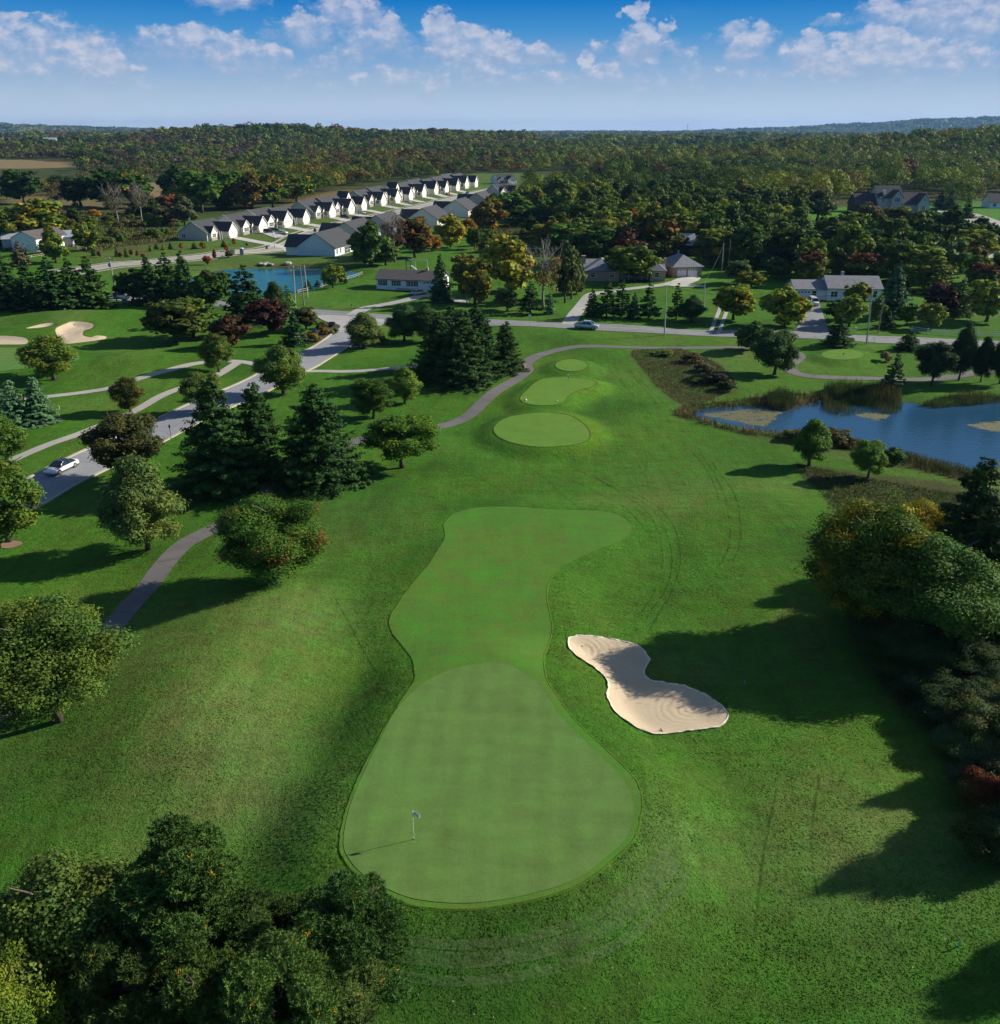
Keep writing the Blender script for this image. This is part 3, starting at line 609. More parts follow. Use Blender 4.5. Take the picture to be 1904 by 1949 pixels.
def decid(seed, n, s, H=10.0, R=4.0, low=.16, nl=46, shape='round', open_=0.0):
    rs = np.random.RandomState(seed); zc = H * (low + 1) / 2; hz_ = H * (1 - low) / 2
    d = unit(rs.normal(size=(nl, 3)) + np.array([0, 0, .15])); rr = rs.uniform(.35, .80, nl)[:, None]
    P = d * rr * np.array([R, R, hz_]); P[:, 2] += zc
    zf = (P[:, 2] - H * low) / (H * (1 - low))
    if shape == 'oval': P[:, :2] *= (1 - .45 * np.clip(zf, 0, 1) ** 2)[:, None]
    if shape == 'cone': P[:, :2] *= (1.12 - .95 * np.clip(zf, 0, 1))[:, None]
    if shape == 'vase': P[:, :2] *= (.55 + .6 * np.clip(zf, 0, 1))[:, None]
    if shape == 'pine': P[:, :2] *= (1.38 - 1.26 * np.clip(zf, 0, 1))[:, None]
    lr = rs.uniform(.15, .38, nl) * R * (1 - .25 * np.clip(zf, 0, 1)) ; lr *= (1 - open_ * .28)
    w_ = lr ** 2; li = rs.choice(nl, int(n * 1.5), p=w_ / w_.sum())
    u = unit(rs.normal(size=(len(li), 3)) + np.array([0, 0, .25])); rad = lr[li] * (rs.uniform(0, 1, len(li)) ** .35)
    C = P[li] + u * (rad * np.array(1.0))[:, None] * np.array([1, 1, .8])
    C += rs.normal(0, .045 * R, C.shape)
    keep = np.ones(len(C), bool)
    for k in range(nl): keep &= ~((np.linalg.norm((C - P[k]) / np.array([1, 1, .8]), axis=1) < lr[k] * .62) & (li != k))
    C, u, li = C[keep][:n], u[keep][:n], li[keep][:n]
    N = unit(u * .9 + rs.normal(size=C.shape) * .36 + np.array([0, 0, .25]))
    tl = rs.uniform(.78, 1.22, nl)[li]; ti = tl * rs.uniform(.80, 1.2, len(C)); hue = rs.uniform(-.12, .12, nl)[li] + rs.uniform(-.08, .08, len(C))
    T_ = np.stack([ti * (1 + hue * 1.5), ti, ti * (1 - hue)], 1)
    return C, N, T_, rs
def spruce(seed, n, s, H=10.0, R=2.9, lev=24, low=.04, gap=0.0):
    rs = np.random.RandomState(seed); C = []; N = []; T_ = []
    zs = np.linspace(low, .97, lev); wts = (1.04 - zs) ** 1.3; wts /= wts.sum()
    for z, w_ in zip(zs, wts):
        nb = max(5, int(13 * (1 - z) + 5)); Rz = R * (1 - z) ** (.62 if n > 20000 else .76) * rs.uniform(.80, 1.12) + .10
        m = max(4, int(n * w_ / nb))
        for b in range(nb):
            a = rs.uniform(0, 2 * math.pi); L = Rz * rs.uniform(.66, 1.14); dr = rs.uniform(.22, .42)
            if rs.rand() < gap: continue
            t = rs.uniform(.12, 1, m) ** .65; side = rs.normal(0, .13, m) * L * (1.15 - t) + rs.normal(0, .05, m)
            r = t * L; zz = z * H - dr * L * t + .22 * L * t ** 3 + rs.uniform(-.20, .06, m) * (.4 + .6 * R / 3)
            ca, sa = math.cos(a), math.sin(a)
            C.append(np.stack([r * ca - side * sa, r * sa + side * ca, zz], 1))
            N.append(np.stack([ca * .8 + rs.normal(0, .45, m), sa * .8 + rs.normal(0, .45, m), .7 + rs.normal(0, .35, m)], 1))
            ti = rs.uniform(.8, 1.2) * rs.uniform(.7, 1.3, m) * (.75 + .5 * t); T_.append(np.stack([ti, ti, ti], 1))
    C = np.vstack(C); C[:, 2] = np.clip(C[:, 2], .05, None)
    return C, np.vstack(N), np.vstack(T_), rs
def pine_tufts(seed, nt, H=10.0, R=3.4, needles=16, nl=30, low=.22, brown=.010):
    rs = np.random.RandomState(seed); zc = H * (low + 1) / 2; hz_ = H * (1 - low) / 2
    d = unit(rs.normal(size=(nl, 3)) + np.array([0, 0, .1])); P = d * rs.uniform(.35, .85, nl)[:, None] * np.array([R, R, hz_]); P[:, 2] += zc
    zf = np.clip((P[:, 2] - H * low) / (H * (1 - low)), 0, 1); P[:, :2] *= (1.05 - .6 * zf ** 1.4)[:, None]
    lr = rs.uniform(.22, .36, nl) * R * (1.1 - .45 * zf); li = rs.choice(nl, nt, p=lr ** 2 / (lr ** 2).sum())
    u = unit(rs.normal(size=(nt, 3)) + np.array([0, 0, .55])); C = P[li] + u * (lr[li] * rs.uniform(.55, 1.05, nt))[:, None] * np.array([1, 1, .7])
    D = unit(u + np.array([0, 0, .8]))
    tl = rs.uniform(.7, 1.25, nl)[li] * rs.uniform(.8, 1.25, nt); T_ = np.stack([tl, tl, tl], 1)
    br = rs.rand(nt) < brown; T_[br] = np.array([5.2, 1.9, .9]) * tl[br][:, None]
    k = needles; Cn = np.repeat(C, k, 0); Dn = unit(np.repeat(D, k, 0) * .55 + rs.normal(size=(nt * k, 3)) * .75)
    L = rs.uniform(.12, .22, nt * k)[:, None]; sd_ = unit(np.cross(Dn, rs.normal(size=Dn.shape))) * .020
    V = np.stack([Cn - sd_, Cn + sd_, Cn + Dn * L + sd_ * .4, Cn + Dn * L - sd_ * .4], 1).reshape(-1, 3)
    return V, np.repeat(T_, 4 * k, 0)
def limb_mesh(seed, H, R, base, mt, nlimb=9, low=.16, top=.85, bare=0, name='trunk'):
    rs = random.Random(seed); mb = MB(); pts = []; x = y = 0
    for k in range(6):
        pts.append((x, y, H * top * k / 5 - (.25 if k == 0 else 0))); x += rs.uniform(-.12, .12); y += rs.uniform(-.12, .12)
    mb.tube(pts, [base * 1.35] + [base * (1 - .17 * k) for k in range(1, 6)], 7)
    def br(p, d, L, r, lv):
        q = p; P_ = [q]; dd = d
        for _ in range(3):
            dd = (dd + Vector((rs.uniform(-.25, .25), rs.uniform(-.25, .25), rs.uniform(-.05, .25)))).normalized(); q = q + dd * L / 3; P_.append(q)
        mb.tube(P_, [r, r * .8, r * .55, r * .3], 4 if lv else 5, False)
        if lv < bare:
            for _ in range(5 if lv == 0 else 4):
                t = rs.randint(1, 3); br(P_[t], (dd + Vector((rs.uniform(-.9, .9), rs.uniform(-.9, .9), rs.uniform(-.2, .8)))).normalized(), L * rs.uniform(.45, .7), r * .5, lv + 1)
    for k in range(nlimb):
        t = low + .1 + (top - low - .15) * (k + .5) / nlimb; i = min(4, int(t / top * 5)); f_ = t / top * 5 - i
        p = Vector(pts[i]).lerp(Vector(pts[i + 1]), f_); a = k * 2.4 + rs.uniform(-.4, .4)
        br(p, Vector((math.cos(a), math.sin(a), rs.uniform(.5, 1.0))).normalized(), R * rs.uniform(.7, .95) * (1.1 - .5 * t), base * .38, 0 if bare else 9)
    return mb.mesh(name, mt, True)

def crown_mat(name, tipcol=None, tipamt=0.0, transl=.20, rough=.6, tips='noise', lo=.54):
    m = bpy.data.materials.new(name); m.use_nodes = True; t = NT(m.node_tree); t.n.clear()
    oi = t.add('ShaderNodeObjectInfo'); at = t.add('ShaderNodeAttribute'); at.attribute_name = 'tint'; tc = t.add('ShaderNodeTexCoord')
    c = oi.outputs['Color']; loc = t.add('ShaderNodeVectorMath', operation='ADD'); t.l.new(tc.outputs['Object'], loc.inputs[0])
    rsc = t.add('ShaderNodeVectorMath', operation='SCALE'); t.l.new(oi.outputs['Location'], rsc.inputs[0]); rsc.inputs['Scale'].default_value = .37; t.l.new(rsc.outputs[0], loc.inputs[1])
    n = t.noise(loc.outputs[0], .55, 3, .6)
    if tipcol:
        sz = t.add('ShaderNodeSeparateXYZ'); t.l.new(tc.outputs['Generated'], sz.inputs[0])
        if tips == 'top': k = t.mapr(t.math('ADD', sz.outputs[2], t.math('MULTIPLY', t.math('SUBTRACT', n, .5), .7)), .55, .82, 0, tipamt)
        else: k = t.mapr(n, lo, lo + .10, 0, tipamt)
        c = t.mix(k, c, tipcol)
    c = t.mix(1.0, c, at.outputs['Color'], 'MULTIPLY')
    c = t.mix(t.mapr(n, .3, .7), t.mix(1.0, c, (.82, .86, .92), 'MULTIPLY'), t.mix(1.0, c, (1.18, 1.12, .98), 'MULTIPLY'))
    d = t.add('ShaderNodeBsdfPrincipled'); t.l.new(c, d.inputs['Base Color']); d.inputs['Roughness'].default_value = rough; d.inputs['Specular IOR Level'].default_value = .06
    tr = t.add('ShaderNodeBsdfTranslucent'); t.l.new(t.mix(1.0, c, (1.25, 1.35, .55), 'MULTIPLY'), tr.inputs[0])
    mx = t.add('ShaderNodeMixShader'); mx.inputs[0].default_value = transl; t.l.new(d.outputs[0], mx.inputs[1]); t.l.new(tr.outputs[0], mx.inputs[2])
    o = t.add('ShaderNodeOutputMaterial'); t.l.new(mx.outputs[0], o.inputs[0]); return m
CM = {'leaf': crown_mat('leaf_foliage'), 'needle': crown_mat('needle_foliage', transl=.12, rough=.7),
      'red': crown_mat('red_topped_foliage', (.13, .026, .018), .8, tips='top'), 'redpatch': crown_mat('red_patched_foliage', (.19, .055, .03), .6, lo=.56),
      'yellow': crown_mat('yellow_patched_foliage', (.40, .27, .015), .8), 'orange': crown_mat('orange_patched_foliage', (.34, .10, .015), .85)}
M['bark'] = simple('bark', (.085, .065, .05), .9, var=.4, scale=6, bump=.5); M['palebark'] = simple('pale_bark', (.22, .20, .18), .9, var=.3, scale=5)
PRO = {}
def reg(key, crown, trunk): PRO.setdefault(key, []).append((crown, trunk))
def tk(seed, R=4.0, base=.22, **k): return limb_mesh(seed, 10.0, R, base, M['bark'], **k)
for i, (sh, lo) in enumerate((('round', .08), ('oval', .07), ('round', .05), ('vase', .10))):
    C, N, T_, rs = decid(10 + i, 70000, .13, low=lo, nl=110, shape=sh, open_=.4); reg('dnear', foliage_mesh('crown', C, N, .078, .62, rs, T_, CM['leaf']), tk(i, low=lo))
for i, (sh, lo) in enumerate((('round', .07), ('oval', .06), ('cone', .06), ('round', .14), ('vase', .09))):
    C, N, T_, rs = decid(30 + i, 26000, .2, low=lo, nl=80, shape=sh, open_=.7 if i == 3 else .35); reg('dmid', foliage_mesh('crown', C, N, .135, .65, rs, T_, CM['leaf']), tk(20 + i, low=lo))
for i, (sh, lo) in enumerate((('round', .05), ('oval', .04), ('round', .02), ('cone', .05), ('vase', .07), ('oval', .02))):
    C, N, T_, rs = decid(50 + i, 3600, .36, low=lo, nl=38, shape=sh); reg('dfar', foliage_mesh('crown', C, N, .36, .7, rs, T_, CM['leaf']), tk(40 + i, low=lo, nlimb=5))
for i in range(3):
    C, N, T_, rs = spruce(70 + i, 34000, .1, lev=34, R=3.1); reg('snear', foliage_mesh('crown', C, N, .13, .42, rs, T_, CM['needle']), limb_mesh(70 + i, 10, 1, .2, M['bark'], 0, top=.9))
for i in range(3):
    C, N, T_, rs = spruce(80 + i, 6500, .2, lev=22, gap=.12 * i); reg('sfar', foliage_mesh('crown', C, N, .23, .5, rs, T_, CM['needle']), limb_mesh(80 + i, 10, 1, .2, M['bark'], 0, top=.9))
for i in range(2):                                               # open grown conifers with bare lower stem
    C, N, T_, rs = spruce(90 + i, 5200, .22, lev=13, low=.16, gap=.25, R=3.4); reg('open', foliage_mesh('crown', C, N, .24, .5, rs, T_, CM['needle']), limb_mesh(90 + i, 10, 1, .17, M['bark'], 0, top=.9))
for i in range(3):
    V, T_ = pine_tufts(100 + i, 6500, R=3.3 + .3 * i, low=(.25, .1, .3)[i]); reg('pnear', mesh_np('crown', V, np.arange(len(V)).reshape(-1, 4), CM['needle'], T_), limb_mesh(100 + i, 10, 2.0, .22, M['bark'], 12, low=.25, top=.8, bare=1))
for i in range(2):
    C, N, T_, rs = decid(110 + i, 30000, .2, low=.02, nl=110, R=3.9, shape='pine', open_=.45); reg('pmid', foliage_mesh('crown', C, N, .17, .30, rs, T_, CM['needle']), tk(110 + i, 3.0, .2, low=.1))
for i in range(2):
    C, N, T_, rs = decid(120 + i, 900, .2, H=10, R=4.5, low=.25, nl=26, open_=.6); reg('bare', foliage_mesh('crown', C, N, .20, .6, rs, T_, CM['leaf']), limb_mesh(120 + i, 10, 4.3, .24, M['palebark'], 13, low=.2, top=.9, bare=2))
for i in range(3):
    C, N, T_, rs = decid(130 + i, 2600, .2, H=10, R=6.5, low=.0, nl=26); reg('shrub', foliage_mesh('crown', C, N, .5, .7, rs, T_, CM['leaf']), limb_mesh(130 + i, 10, 5, .25, M['bark'], 6, low=.02, top=.6))
for i in range(3):
    C, N, T_, rs = decid(140 + i, 30000, .2, H=10, R=6.5, low=.0, nl=60); reg('hnear', foliage_mesh('crown', C, N, .17, .6, rs, T_, CM['leaf']), limb_mesh(130 + i, 10, 5, .25, M['bark'], 6, low=.02, top=.6))
PR = {'hnear': 6.5, 'dnear': 4.0, 'dmid': 4.0, 'dfar': 4.0, 'snear': 3.1, 'sfar': 2.9, 'open': 3.4, 'pnear': 3.4, 'pmid': 3.9, 'bare': 4.5, 'shrub': 6.5}
GRN = {'g': (.050, .085, .020), 'dg': (.026, .050, .016), 'yg': (.105, .125, .022), 'y': (.24, .20, .02), 'o': (.26, .105, .02), 'br': (.095, .072, .038), 'rb': (.085, .040, .028), 'pr': (.045, .020, .024),
       'sp': (.020, .042, .020), 'bs': (.070, .120, .110), 'pi': (.036, .062, .024), 'gy': (.075, .090, .048), 'lg': (.080, .115, .030), 'r': (.17, .035, .025), 'ol': (.080, .080, .030)}
KN = {'d': 'deciduous_tree', 's': 'spruce_tree', 'p': 'pine_tree', 'b': 'bare_tree', 'h': 'shrub', 'o': 'pine_tree', 'B': 'blue_spruce_tree'}
KC = {'d': 'tree', 's': 'spruce', 'p': 'pine', 'b': 'tree', 'h': 'shrub', 'o': 'pine', 'B': 'spruce'}
RN = random.Random(5)
def put_tree(kind, x, y, z, hgt, wid, colk, label=None, cm=None, group=None, var=None, cat=None, jit=.12):
    dist = math.hypot(x, y)
    key = {'d': 'dnear' if dist < 95 else 'dmid' if dist < 185 else 'dfar', 's': 'snear' if dist < 170 else 'sfar', 'B': 'snear' if dist < 170 else 'sfar', 'p': 'pnear' if dist < 75 else 'pmid', 'b': 'bare', 'h': 'hnear' if dist < 115 else 'shrub', 'o': 'open'}[kind]
    cr_m, tr_m = PRO[key][(var if var is not None else RN.randrange(99)) % len(PRO[key])]
    e = empty(KN[kind], (x, y, z), RN.uniform(0, 6.28), label, cat or KC[kind], group)
    sx_ = wid / 2 / PR[key] * (1.3 if key == 'snear' else 1.36 if key in ('sfar', 'open') else 1.24); sz_ = hgt / 10
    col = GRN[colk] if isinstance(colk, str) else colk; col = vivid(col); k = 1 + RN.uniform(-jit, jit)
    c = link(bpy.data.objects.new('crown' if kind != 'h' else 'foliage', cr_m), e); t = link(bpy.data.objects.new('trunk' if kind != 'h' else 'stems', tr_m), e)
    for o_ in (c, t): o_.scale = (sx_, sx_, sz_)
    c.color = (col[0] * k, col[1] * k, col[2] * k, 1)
    if cm: c.material_slots[0].link = 'OBJECT'; c.material_slots[0].material = CM[cm]
    return e
TREES = []
def vivid(c):
    return (c[0] * 1.62, c[1] * 1.86, c[2] * .95) if c[1] > c[0] * 1.02 else (c[0] * 1.2, c[1] * 1.3, c[2])
def tree(kind, bx, by, ty, wpx, colk, label, cm=None, var=None, group=None, cat=None, hs=1.0):
    if by < 670 and kind in 'dspo' and (cat or 'x') != 'sapling' and wpx > 20: wpx *= 1.18
    x, y, z = g(bx, by); v = (ty - CY) / FP; top = HC - y * (ST + v * CT) / (CT - v * ST); hgt = max(.8, (top - z)) * hs
    dep = y * CT + (HC - z - hgt / 2) * ST; wid = wpx / FP * dep
    TREES.append((x, y, wid)); return put_tree(kind, x, y, z, hgt, wid, colk, label, cm, group, var, cat)
def ttop(kind, tx, ty, hgt, wid, colk, label, cm=None, var=None, zg=0.0):
    x, y = gz(tx, ty, hgt + zg); z = h1(x, y); TREES.append((x, y, wid)); return put_tree(kind, x, y, z, hgt, wid, colk, label, cm, None, var)
# ------------------------------------------------------------------ trees of the course, one line each: kind, base x, base y, top y, width, colour, label
T_LIST = [
 ('d',112,1372,1140,262,(.056,.080,.028),'big leafy tree hiding the near cart path at the left edge',None,0),
 ('d',523,1103,934,196,(.042,.075,.022),'round green maple with rusty red patches beside the cart path','redpatch',2),
 ('p',283,1046,843,150,(.062,.082,.042),'broad dusty green pine between the entrance road and cart path',None,0),
 ('d',18,1031,862,160,(.064,.092,.028),'tall maple in a round chip bed near the silver car',None,1),
 ('s',425,930,716,150,'sp','huge dark spruce left of the pair over the cart path',None,0),
 ('s',497,905,722,112,'sp','dark spruce standing in the middle between the two biggest spruces',None,1),
 ('s',610,922,727,158,'sp','huge dark spruce right of the pair over the cart path',None,2),
 ('d',766,890,782,128,'g','spreading low crowned tree by the bend of the cart path',None,3),
 ('d',711,797,714,76,(.044,.070,.022),'dark round tree behind the spreading low crowned tree',None,0),
 ('d',771,768,692,64,(.085,.115,.036),'small pale green tree beside the green course marker post',None,1),
 ('s',836,722,590,92,'sp','leftmost tall spruce of the dense clump beside the cart path',None,0),
 ('s',880,730,583,104,(.026,.050,.026),'widest front spruce of the dense clump beside the cart path',None,1),
 ('s',915,716,590,84,'sp','inner right spruce of the dense clump beside the cart path',None,2),
 ('s',862,700,578,84,'sp','rear left spruce of the dense clump beside the cart path',None,2),
 ('s',905,698,578,84,'sp','rear right spruce of the dense clump beside the cart path',None,0),
 ('s',963,706,609,66,(.026,.046,.022),'single pointed spruce with trash bin at its foot by path bend',None,1),
 ('p',770,650,570,62,(.036,.062,.034),'bushy pine at the left of the clump facing the ranch driveway',None,0),
 ('p',812,650,573,62,(.032,.055,.030),'bushy pine between the ranch driveway and tall spruce clump',None,1),
 ('d',540,749,648,92,(.064,.088,.034),'lone tree on the lawn beside the entrance road and walk crossing',None,1),
 ('d',693,663,591,72,'gy','young shade tree in a mulch ring at the entrance road mouth',None,2),
 ('d',417,708,629,66,(.066,.095,.030),'small tree where the two walks meet left of the entrance road','redpatch',1),
 ('d',440,661,592,58,'rb','slim red brown tree behind the tree where the walks meet',None,1),
 ('d',337,653,560,94,(.052,.058,.024),'large brownish round maple on the lawn right of the sand bunkers',None,0),
 ('d',368,642,552,80,(.062,.085,.026),'greener round maple tucked behind the brownish maple',None,2),
 ('d',103,723,630,102,(.080,.100,.030),'yellow green round tree alone below the left sand bunkers',None,1),
 ('B',76,803,713,56,'bs','blue spruce nearest the walk right of its small group',None,0),
 ('B',32,810,721,62,'bs','blue spruce in the middle of its small group at left edge',None,1),
 ('B',-4,790,716,52,'bs','blue spruce cut by the left edge of the view',None,2),
 ('d',243,914,777,136,(.066,.066,.028),'copper tinged open tree between the walk and entrance road',None,3),
 ('d',249,784,711,64,(.066,.070,.028),'slender tree with russet top between the two left walks','redpatch',1),
 ('d',388,784,703,72,(.056,.072,.030),'tree at the kerb just behind the leftmost huge spruce',None,0),
 ('d',14,880,786,100,(.052,.085,.028),'green tree below the blue spruces at the left edge',None,2),
 ('s',14,585,470,64,'sp','leftmost spruce of the dark row above the left bunkers',None,0),
 ('s',60,588,494,56,'sp','second spruce of the dark row above the left bunkers',None,1),
 ('s',104,591,487,62,'sp','third spruce of the dark row above the left bunkers',None,2),
 ('s',142,590,489,58,'sp','fourth spruce of the dark row above the left bunkers',None,0),
 ('s',178,588,486,64,(.030,.055,.022),'rightmost tallest spruce of the dark row beside the crossarm pole',None,1),
 ('d',256,577,507,56,'dg','dark round tree just right of the left crossarm pole',None,0),
 ('s',290,580,486,50,'sp','first spruce of the clump before the teal pond',None,1),
 ('s',324,578,478,56,'sp','second spruce of the clump before the teal pond',None,2),
 ('s',356,583,475,52,'sp','tallest third spruce of the clump before the teal pond',None,0),
 ('d',406,588,500,62,'dg','dark round tree hiding the near shore of the teal pond',None,2),
 ('s',474,615,502,84,'sp','massive dark spruce at the left end of the ornamental bed',None,2),
 ('p',528,606,527,42,(.030,.050,.026),'bushy dark pine right of the massive spruce by the teal pond',None,0),
 ('o',550,598,540,30,(.070,.110,.040),'thin light green pine by the bare roadside pole',None,0),
 ('s',562,655,592,38,(.022,.050,.030),'small dark spruce beside the brick entrance pillar',None,1),
 ('d',514,636,556,64,'pr','purple and crimson ornamental tree before the massive dark spruce','redpatch',2),
 ('d',583,626,580,46,'ol','olive brown bushy tree at the back of the ornamental bed',None,0),
 ('s',840,575,481,36,(.024,.046,.032),'slim spruce standing in front of the white ranch house',None,0),
 ('d',904,579,476,62,(.120,.115,.025),'tall yellow green tree beside the pale roadside pole pair','yellow',1),
 ('d',634,547,496,38,'yg','small young tree inside the rail fence of the teal pond',None,2),
 ('h',654,540,524,18,'dg','small dark bush by the rail fence near the young tree',None,0),
 ('s',587,552,531,18,'sp','small dark cone shaped spruce by the left end of rail fence',None,0),
 ('s',605,547,532,15,'sp','tiny cone shaped spruce on the rail fence line',None,1),
 ('d',966,556,438,82,(.200,.185,.025),'tall golden yellow tree left of the bare grey tree','yellow',1),
 ('d',966,592,541,42,'gy','grey green small tree on the lawn left of the field pines',None,0),
 ('o',1010,598,534,42,'sp','dark pine on the lawn beside the small blue spruce',None,0),
 ('b',1034,587,468,82,'br','bare grey branched tree between golden tree and tall pines','orange',0),
 ('B',1047,597,554,20,(.06,.10,.09),'small blue spruce at the foot of the bare grey tree',None,2),
 ('d',1076,576,450,46,(.050,.058,.032),'tall thin crowned pine with bare trunk right of the bare tree',None,3),
 ('d',1088,569,462,46,(.046,.055,.030),'second tall thin crowned pine with bare trunk',None,3),
 ('d',1097,559,528,28,(.07,.07,.03),'little lawn tree left of the brick ranch house',None,2),
 ('s',1127,602,547,24,'sp','leftmost small spruce in the row along the gravel drive',None,0),
 ('o',1155,604,530,38,'sp','wide pine second in the row along the gravel drive',None,1),
 ('o',1183,604,530,40,'sp','tall pine third in the row along the gravel drive',None,0),
 ('s',1206,607,555,22,(.024,.044,.036),'small spruce fourth in the row along the gravel drive',None,2),
 ('o',1234,607,535,38,'sp','open tiered pine fifth in the row along the gravel drive',None,1),
 ('o',1287,608,537,32,'sp','pine right of the leaning roadside power pole',None,0),
 ('p',1316,612,558,46,'sp','low wide pine at the right end of the drive row',None,1),
 ('d',1208,537,451,80,(.068,.092,.030),'spreading tree standing in front of the brick ranch house',None,2),
 ('d',1396,609,535,66,'yg','bright yellow green tree right of the two track lane','yellow',0),
 ('d',1493,620,538,70,'yg','yellow green tree at the driveway left of the white van','yellow',1),
 ('d',1430,667,606,50,(.045,.072,.028),'small dark tree on the near verge left of its bigger neighbour',None,1),
 ('d',1474,713,620,86,(.040,.060,.034),'dark spreading tree at the fork of the cart paths',None,0),
 ('s',1594,657,600,44,(.022,.042,.024),'spruce on the near verge across from the asphalt driveway',None,1),
 ('d',1616,622,554,52,(.110,.125,.035),'pale yellow green tree on the lawn before the right ranch',None,1),
 ('d',1590,612,568,34,'dg','dark low tree behind the pale yellow green lawn tree',None,0),
 ('d',1628,585,528,40,(.090,.095,.030),'olive tree rising in front of the right ranch roof',None,2),
 ('d',1668,612,558,24,'gy','narrow tree between the right ranch house and its pole',None,1),
 ('B',1698,601,494,58,(.036,.066,.062),'large blue spruce at the right end of the right ranch',None,0),
 ('s',1688,625,588,24,'sp','small dark spruce between the pole and large blue spruce',None,1),
 ('d',1726,619,574,32,'g','small round tree right of the leaning bare pole',None,0),
 ('d',1772,628,565,42,(.10,.11,.035),'small yellowish tree behind the white rail fence',None,2),
 ('d',1789,600,534,52,'pr','purple leaved tree behind the small yellowish tree',None,0),
 ('B',1824,600,527,46,(.060,.085,.055),'silvery green tree behind the white rail fence',None,1),
 ('d',1878,612,526,72,(.115,.125,.030),'large yellow green tree at the right edge behind the fence','yellow',0),
 ('s',1729,667,626,40,(.020,.038,.022),'small spruce beside the right road left of the dark pines',None,2),
 ('d',1772,735,643,66,(.022,.036,.026),'leftmost dark pine of the right hand row by the pond',None,3),
 ('p',1825,724,604,58,(.022,.038,.026),'tallest dark pine of the right hand row by the pond',None,1),
 ('p',1867,727,630,42,(.020,.036,.024),'third dark pine of the right hand row by the pond',None,0),
 ('p',1903,730,618,52,(.020,.036,.024),'dark pine cut by the right edge above the pond',None,1),
 ('o',1698,746,668,48,(.030,.050,.034),'tiered pine alone at the far bank of the dark pond',None,0),
 ('h',1686,688,668,20,(.26,.17,.12),'tuft of pale rusty ornamental grass behind the tiered pine',None,1),
 ('d',1540,886,794,88,(.062,.105,.030),'round green tree left of two at the near pond bank',None,2),
 ('d',1652,909,833,64,(.072,.112,.032),'smaller round tree right of two at the near pond bank',None,0),
 ('h',1592,846,815,70,(.085,.070,.035),'brown bushy thicket behind the left pond bank tree',None,1),
 ('h',1520,838,818,60,(.080,.075,.035),'low brown thicket left of the pond bank trees',None,2),
 ('h',1700,880,852,46,(.040,.070,.030),'dark green reed bush right of the pond bank trees',None,0),
 # behind the road, right
 ('d',1477,532,484,38,(.050,.070,.030),'small oval tree behind the lane left of red topped trees',None,1),
 ('d',1536,543,474,58,(.062,.072,.025),'left red topped round maple above the right ranch house','red',0),
 ('d',1650,538,470,60,(.068,.085,.028),'right red topped round maple above the right ranch house','red',2),
 ('d',1867,560,495,50,(.06,.07,.03),'red topped tree by the far right street','red',0),
 ('d',1430,548,510,44,(.105,.115,.035),'yellowish bushy tree behind the two track lane','yellow',2),
 ('d',1405,540,490,44,'gy','pale grey green tree beside the tall lane pole',None,0),
 ('d',1745,540,462,74,(.090,.115,.028),'broad yellow green tree behind the large blue spruce','yellow',0),
 ('d',1800,530,440,56,(.085,.110,.060),'silvery tall tree behind the purple leaved tree',None,1),
 ('d',1845,500,432,80,(.100,.105,.020),'dark golden tree at the bend of the far right street','yellow',0),
 ('s',1823,520,488,24,'sp','small pointed spruce beside the far right lawn',None,0),
 ('d',1700,520,440,80,'dg','dark tree behind the broad yellow green tree',None,2),
 ('d',1640,505,428,84,(.030,.052,.022),'dark crown behind the right red topped maple',None,0),
 ('d',1585,505,425,84,(.030,.055,.020),'dark crown between the two red topped maples',None,3),
 ('d',1520,500,420,84,(.026,.048,.020),'dark crown behind the left red topped maple',None,2),
 ('d',1420,505,415,76,(.050,.085,.022),'bright green maple at the wood edge behind the garage',None,1),
 ('d',1470,480,400,80,(.060,.085,.026),'green crown behind the bright green wood edge maple',None,0),
 ('d',1355,505,430,74,(.070,.085,.030),'olive tree beside the dark barn and garage','yellow',0),
 ('d',1312,470,395,76,(.090,.100,.026),'tall yellowish tree directly behind the dark barn','yellow',1),
 ('d',1255,500,395,84,(.050,.052,.020),'very large olive tree behind the brick ranch house','orange',0),
 ('d',1190,500,408,76,(.028,.050,.022),'dark tree behind the left wing of the brick ranch',None,2),
 ('d',1130,505,425,70,(.032,.060,.022),'dark green tree left of the brick ranch chimney',None,0),
 ('d',1085,480,410,72,(.058,.105,.026),'fresh green crown above the tall thin pines',None,2),
 ('d',1040,475,420,56,(.210,.170,.020),'golden crown behind the bare grey tree','yellow',0),
 ('d',1555,420,356,62,(.055,.060,.030),'spreading lawn tree left of the grey two storey house',None,3),
 ('d',1650,445,380,52,(.125,.115,.060),'pale drying tree before the grey two storey house','orange',1),
 ('d',1700,450,386,58,(.110,.100,.022),'golden tree below the grey two storey house','yellow',0),
 ('d',1745,455,388,64,(.050,.070,.024),'green tree below the right gable of the two storey house',None,2),
 ('d',1790,470,400,66,(.034,.055,.024),'dark tree left of the cul de sac island',None,0),
 ('s',1790,398,362,24,(.030,.055,.040),'left spruce on the cul de sac island',None,0),
 ('s',1808,400,358,22,(.030,.055,.040),'right spruce on the cul de sac island',None,1),
 ('s',1840,415,378,24,(.026,.050,.030),'spruce in the ring bed of the cul de sac',None,2),
 ('d',1867,446,408,26,'dg','first small street tree along the far right street',None,1),
 ('d',1882,466,420,30,'dg','second small street tree along the far right street',None,1),
 ('d',1900,480,430,30,'dg','third small street tree along the far right street',None,1),
 # neighbourhood edge
 ('d',705,508,412,60,(.050,.075,.030),'tall green tree right of the nearest grey roofed corner house',None,1),
 ('d',735,505,450,54,(.048,.070,.030),'green tree in front of the second back row house',None,3),
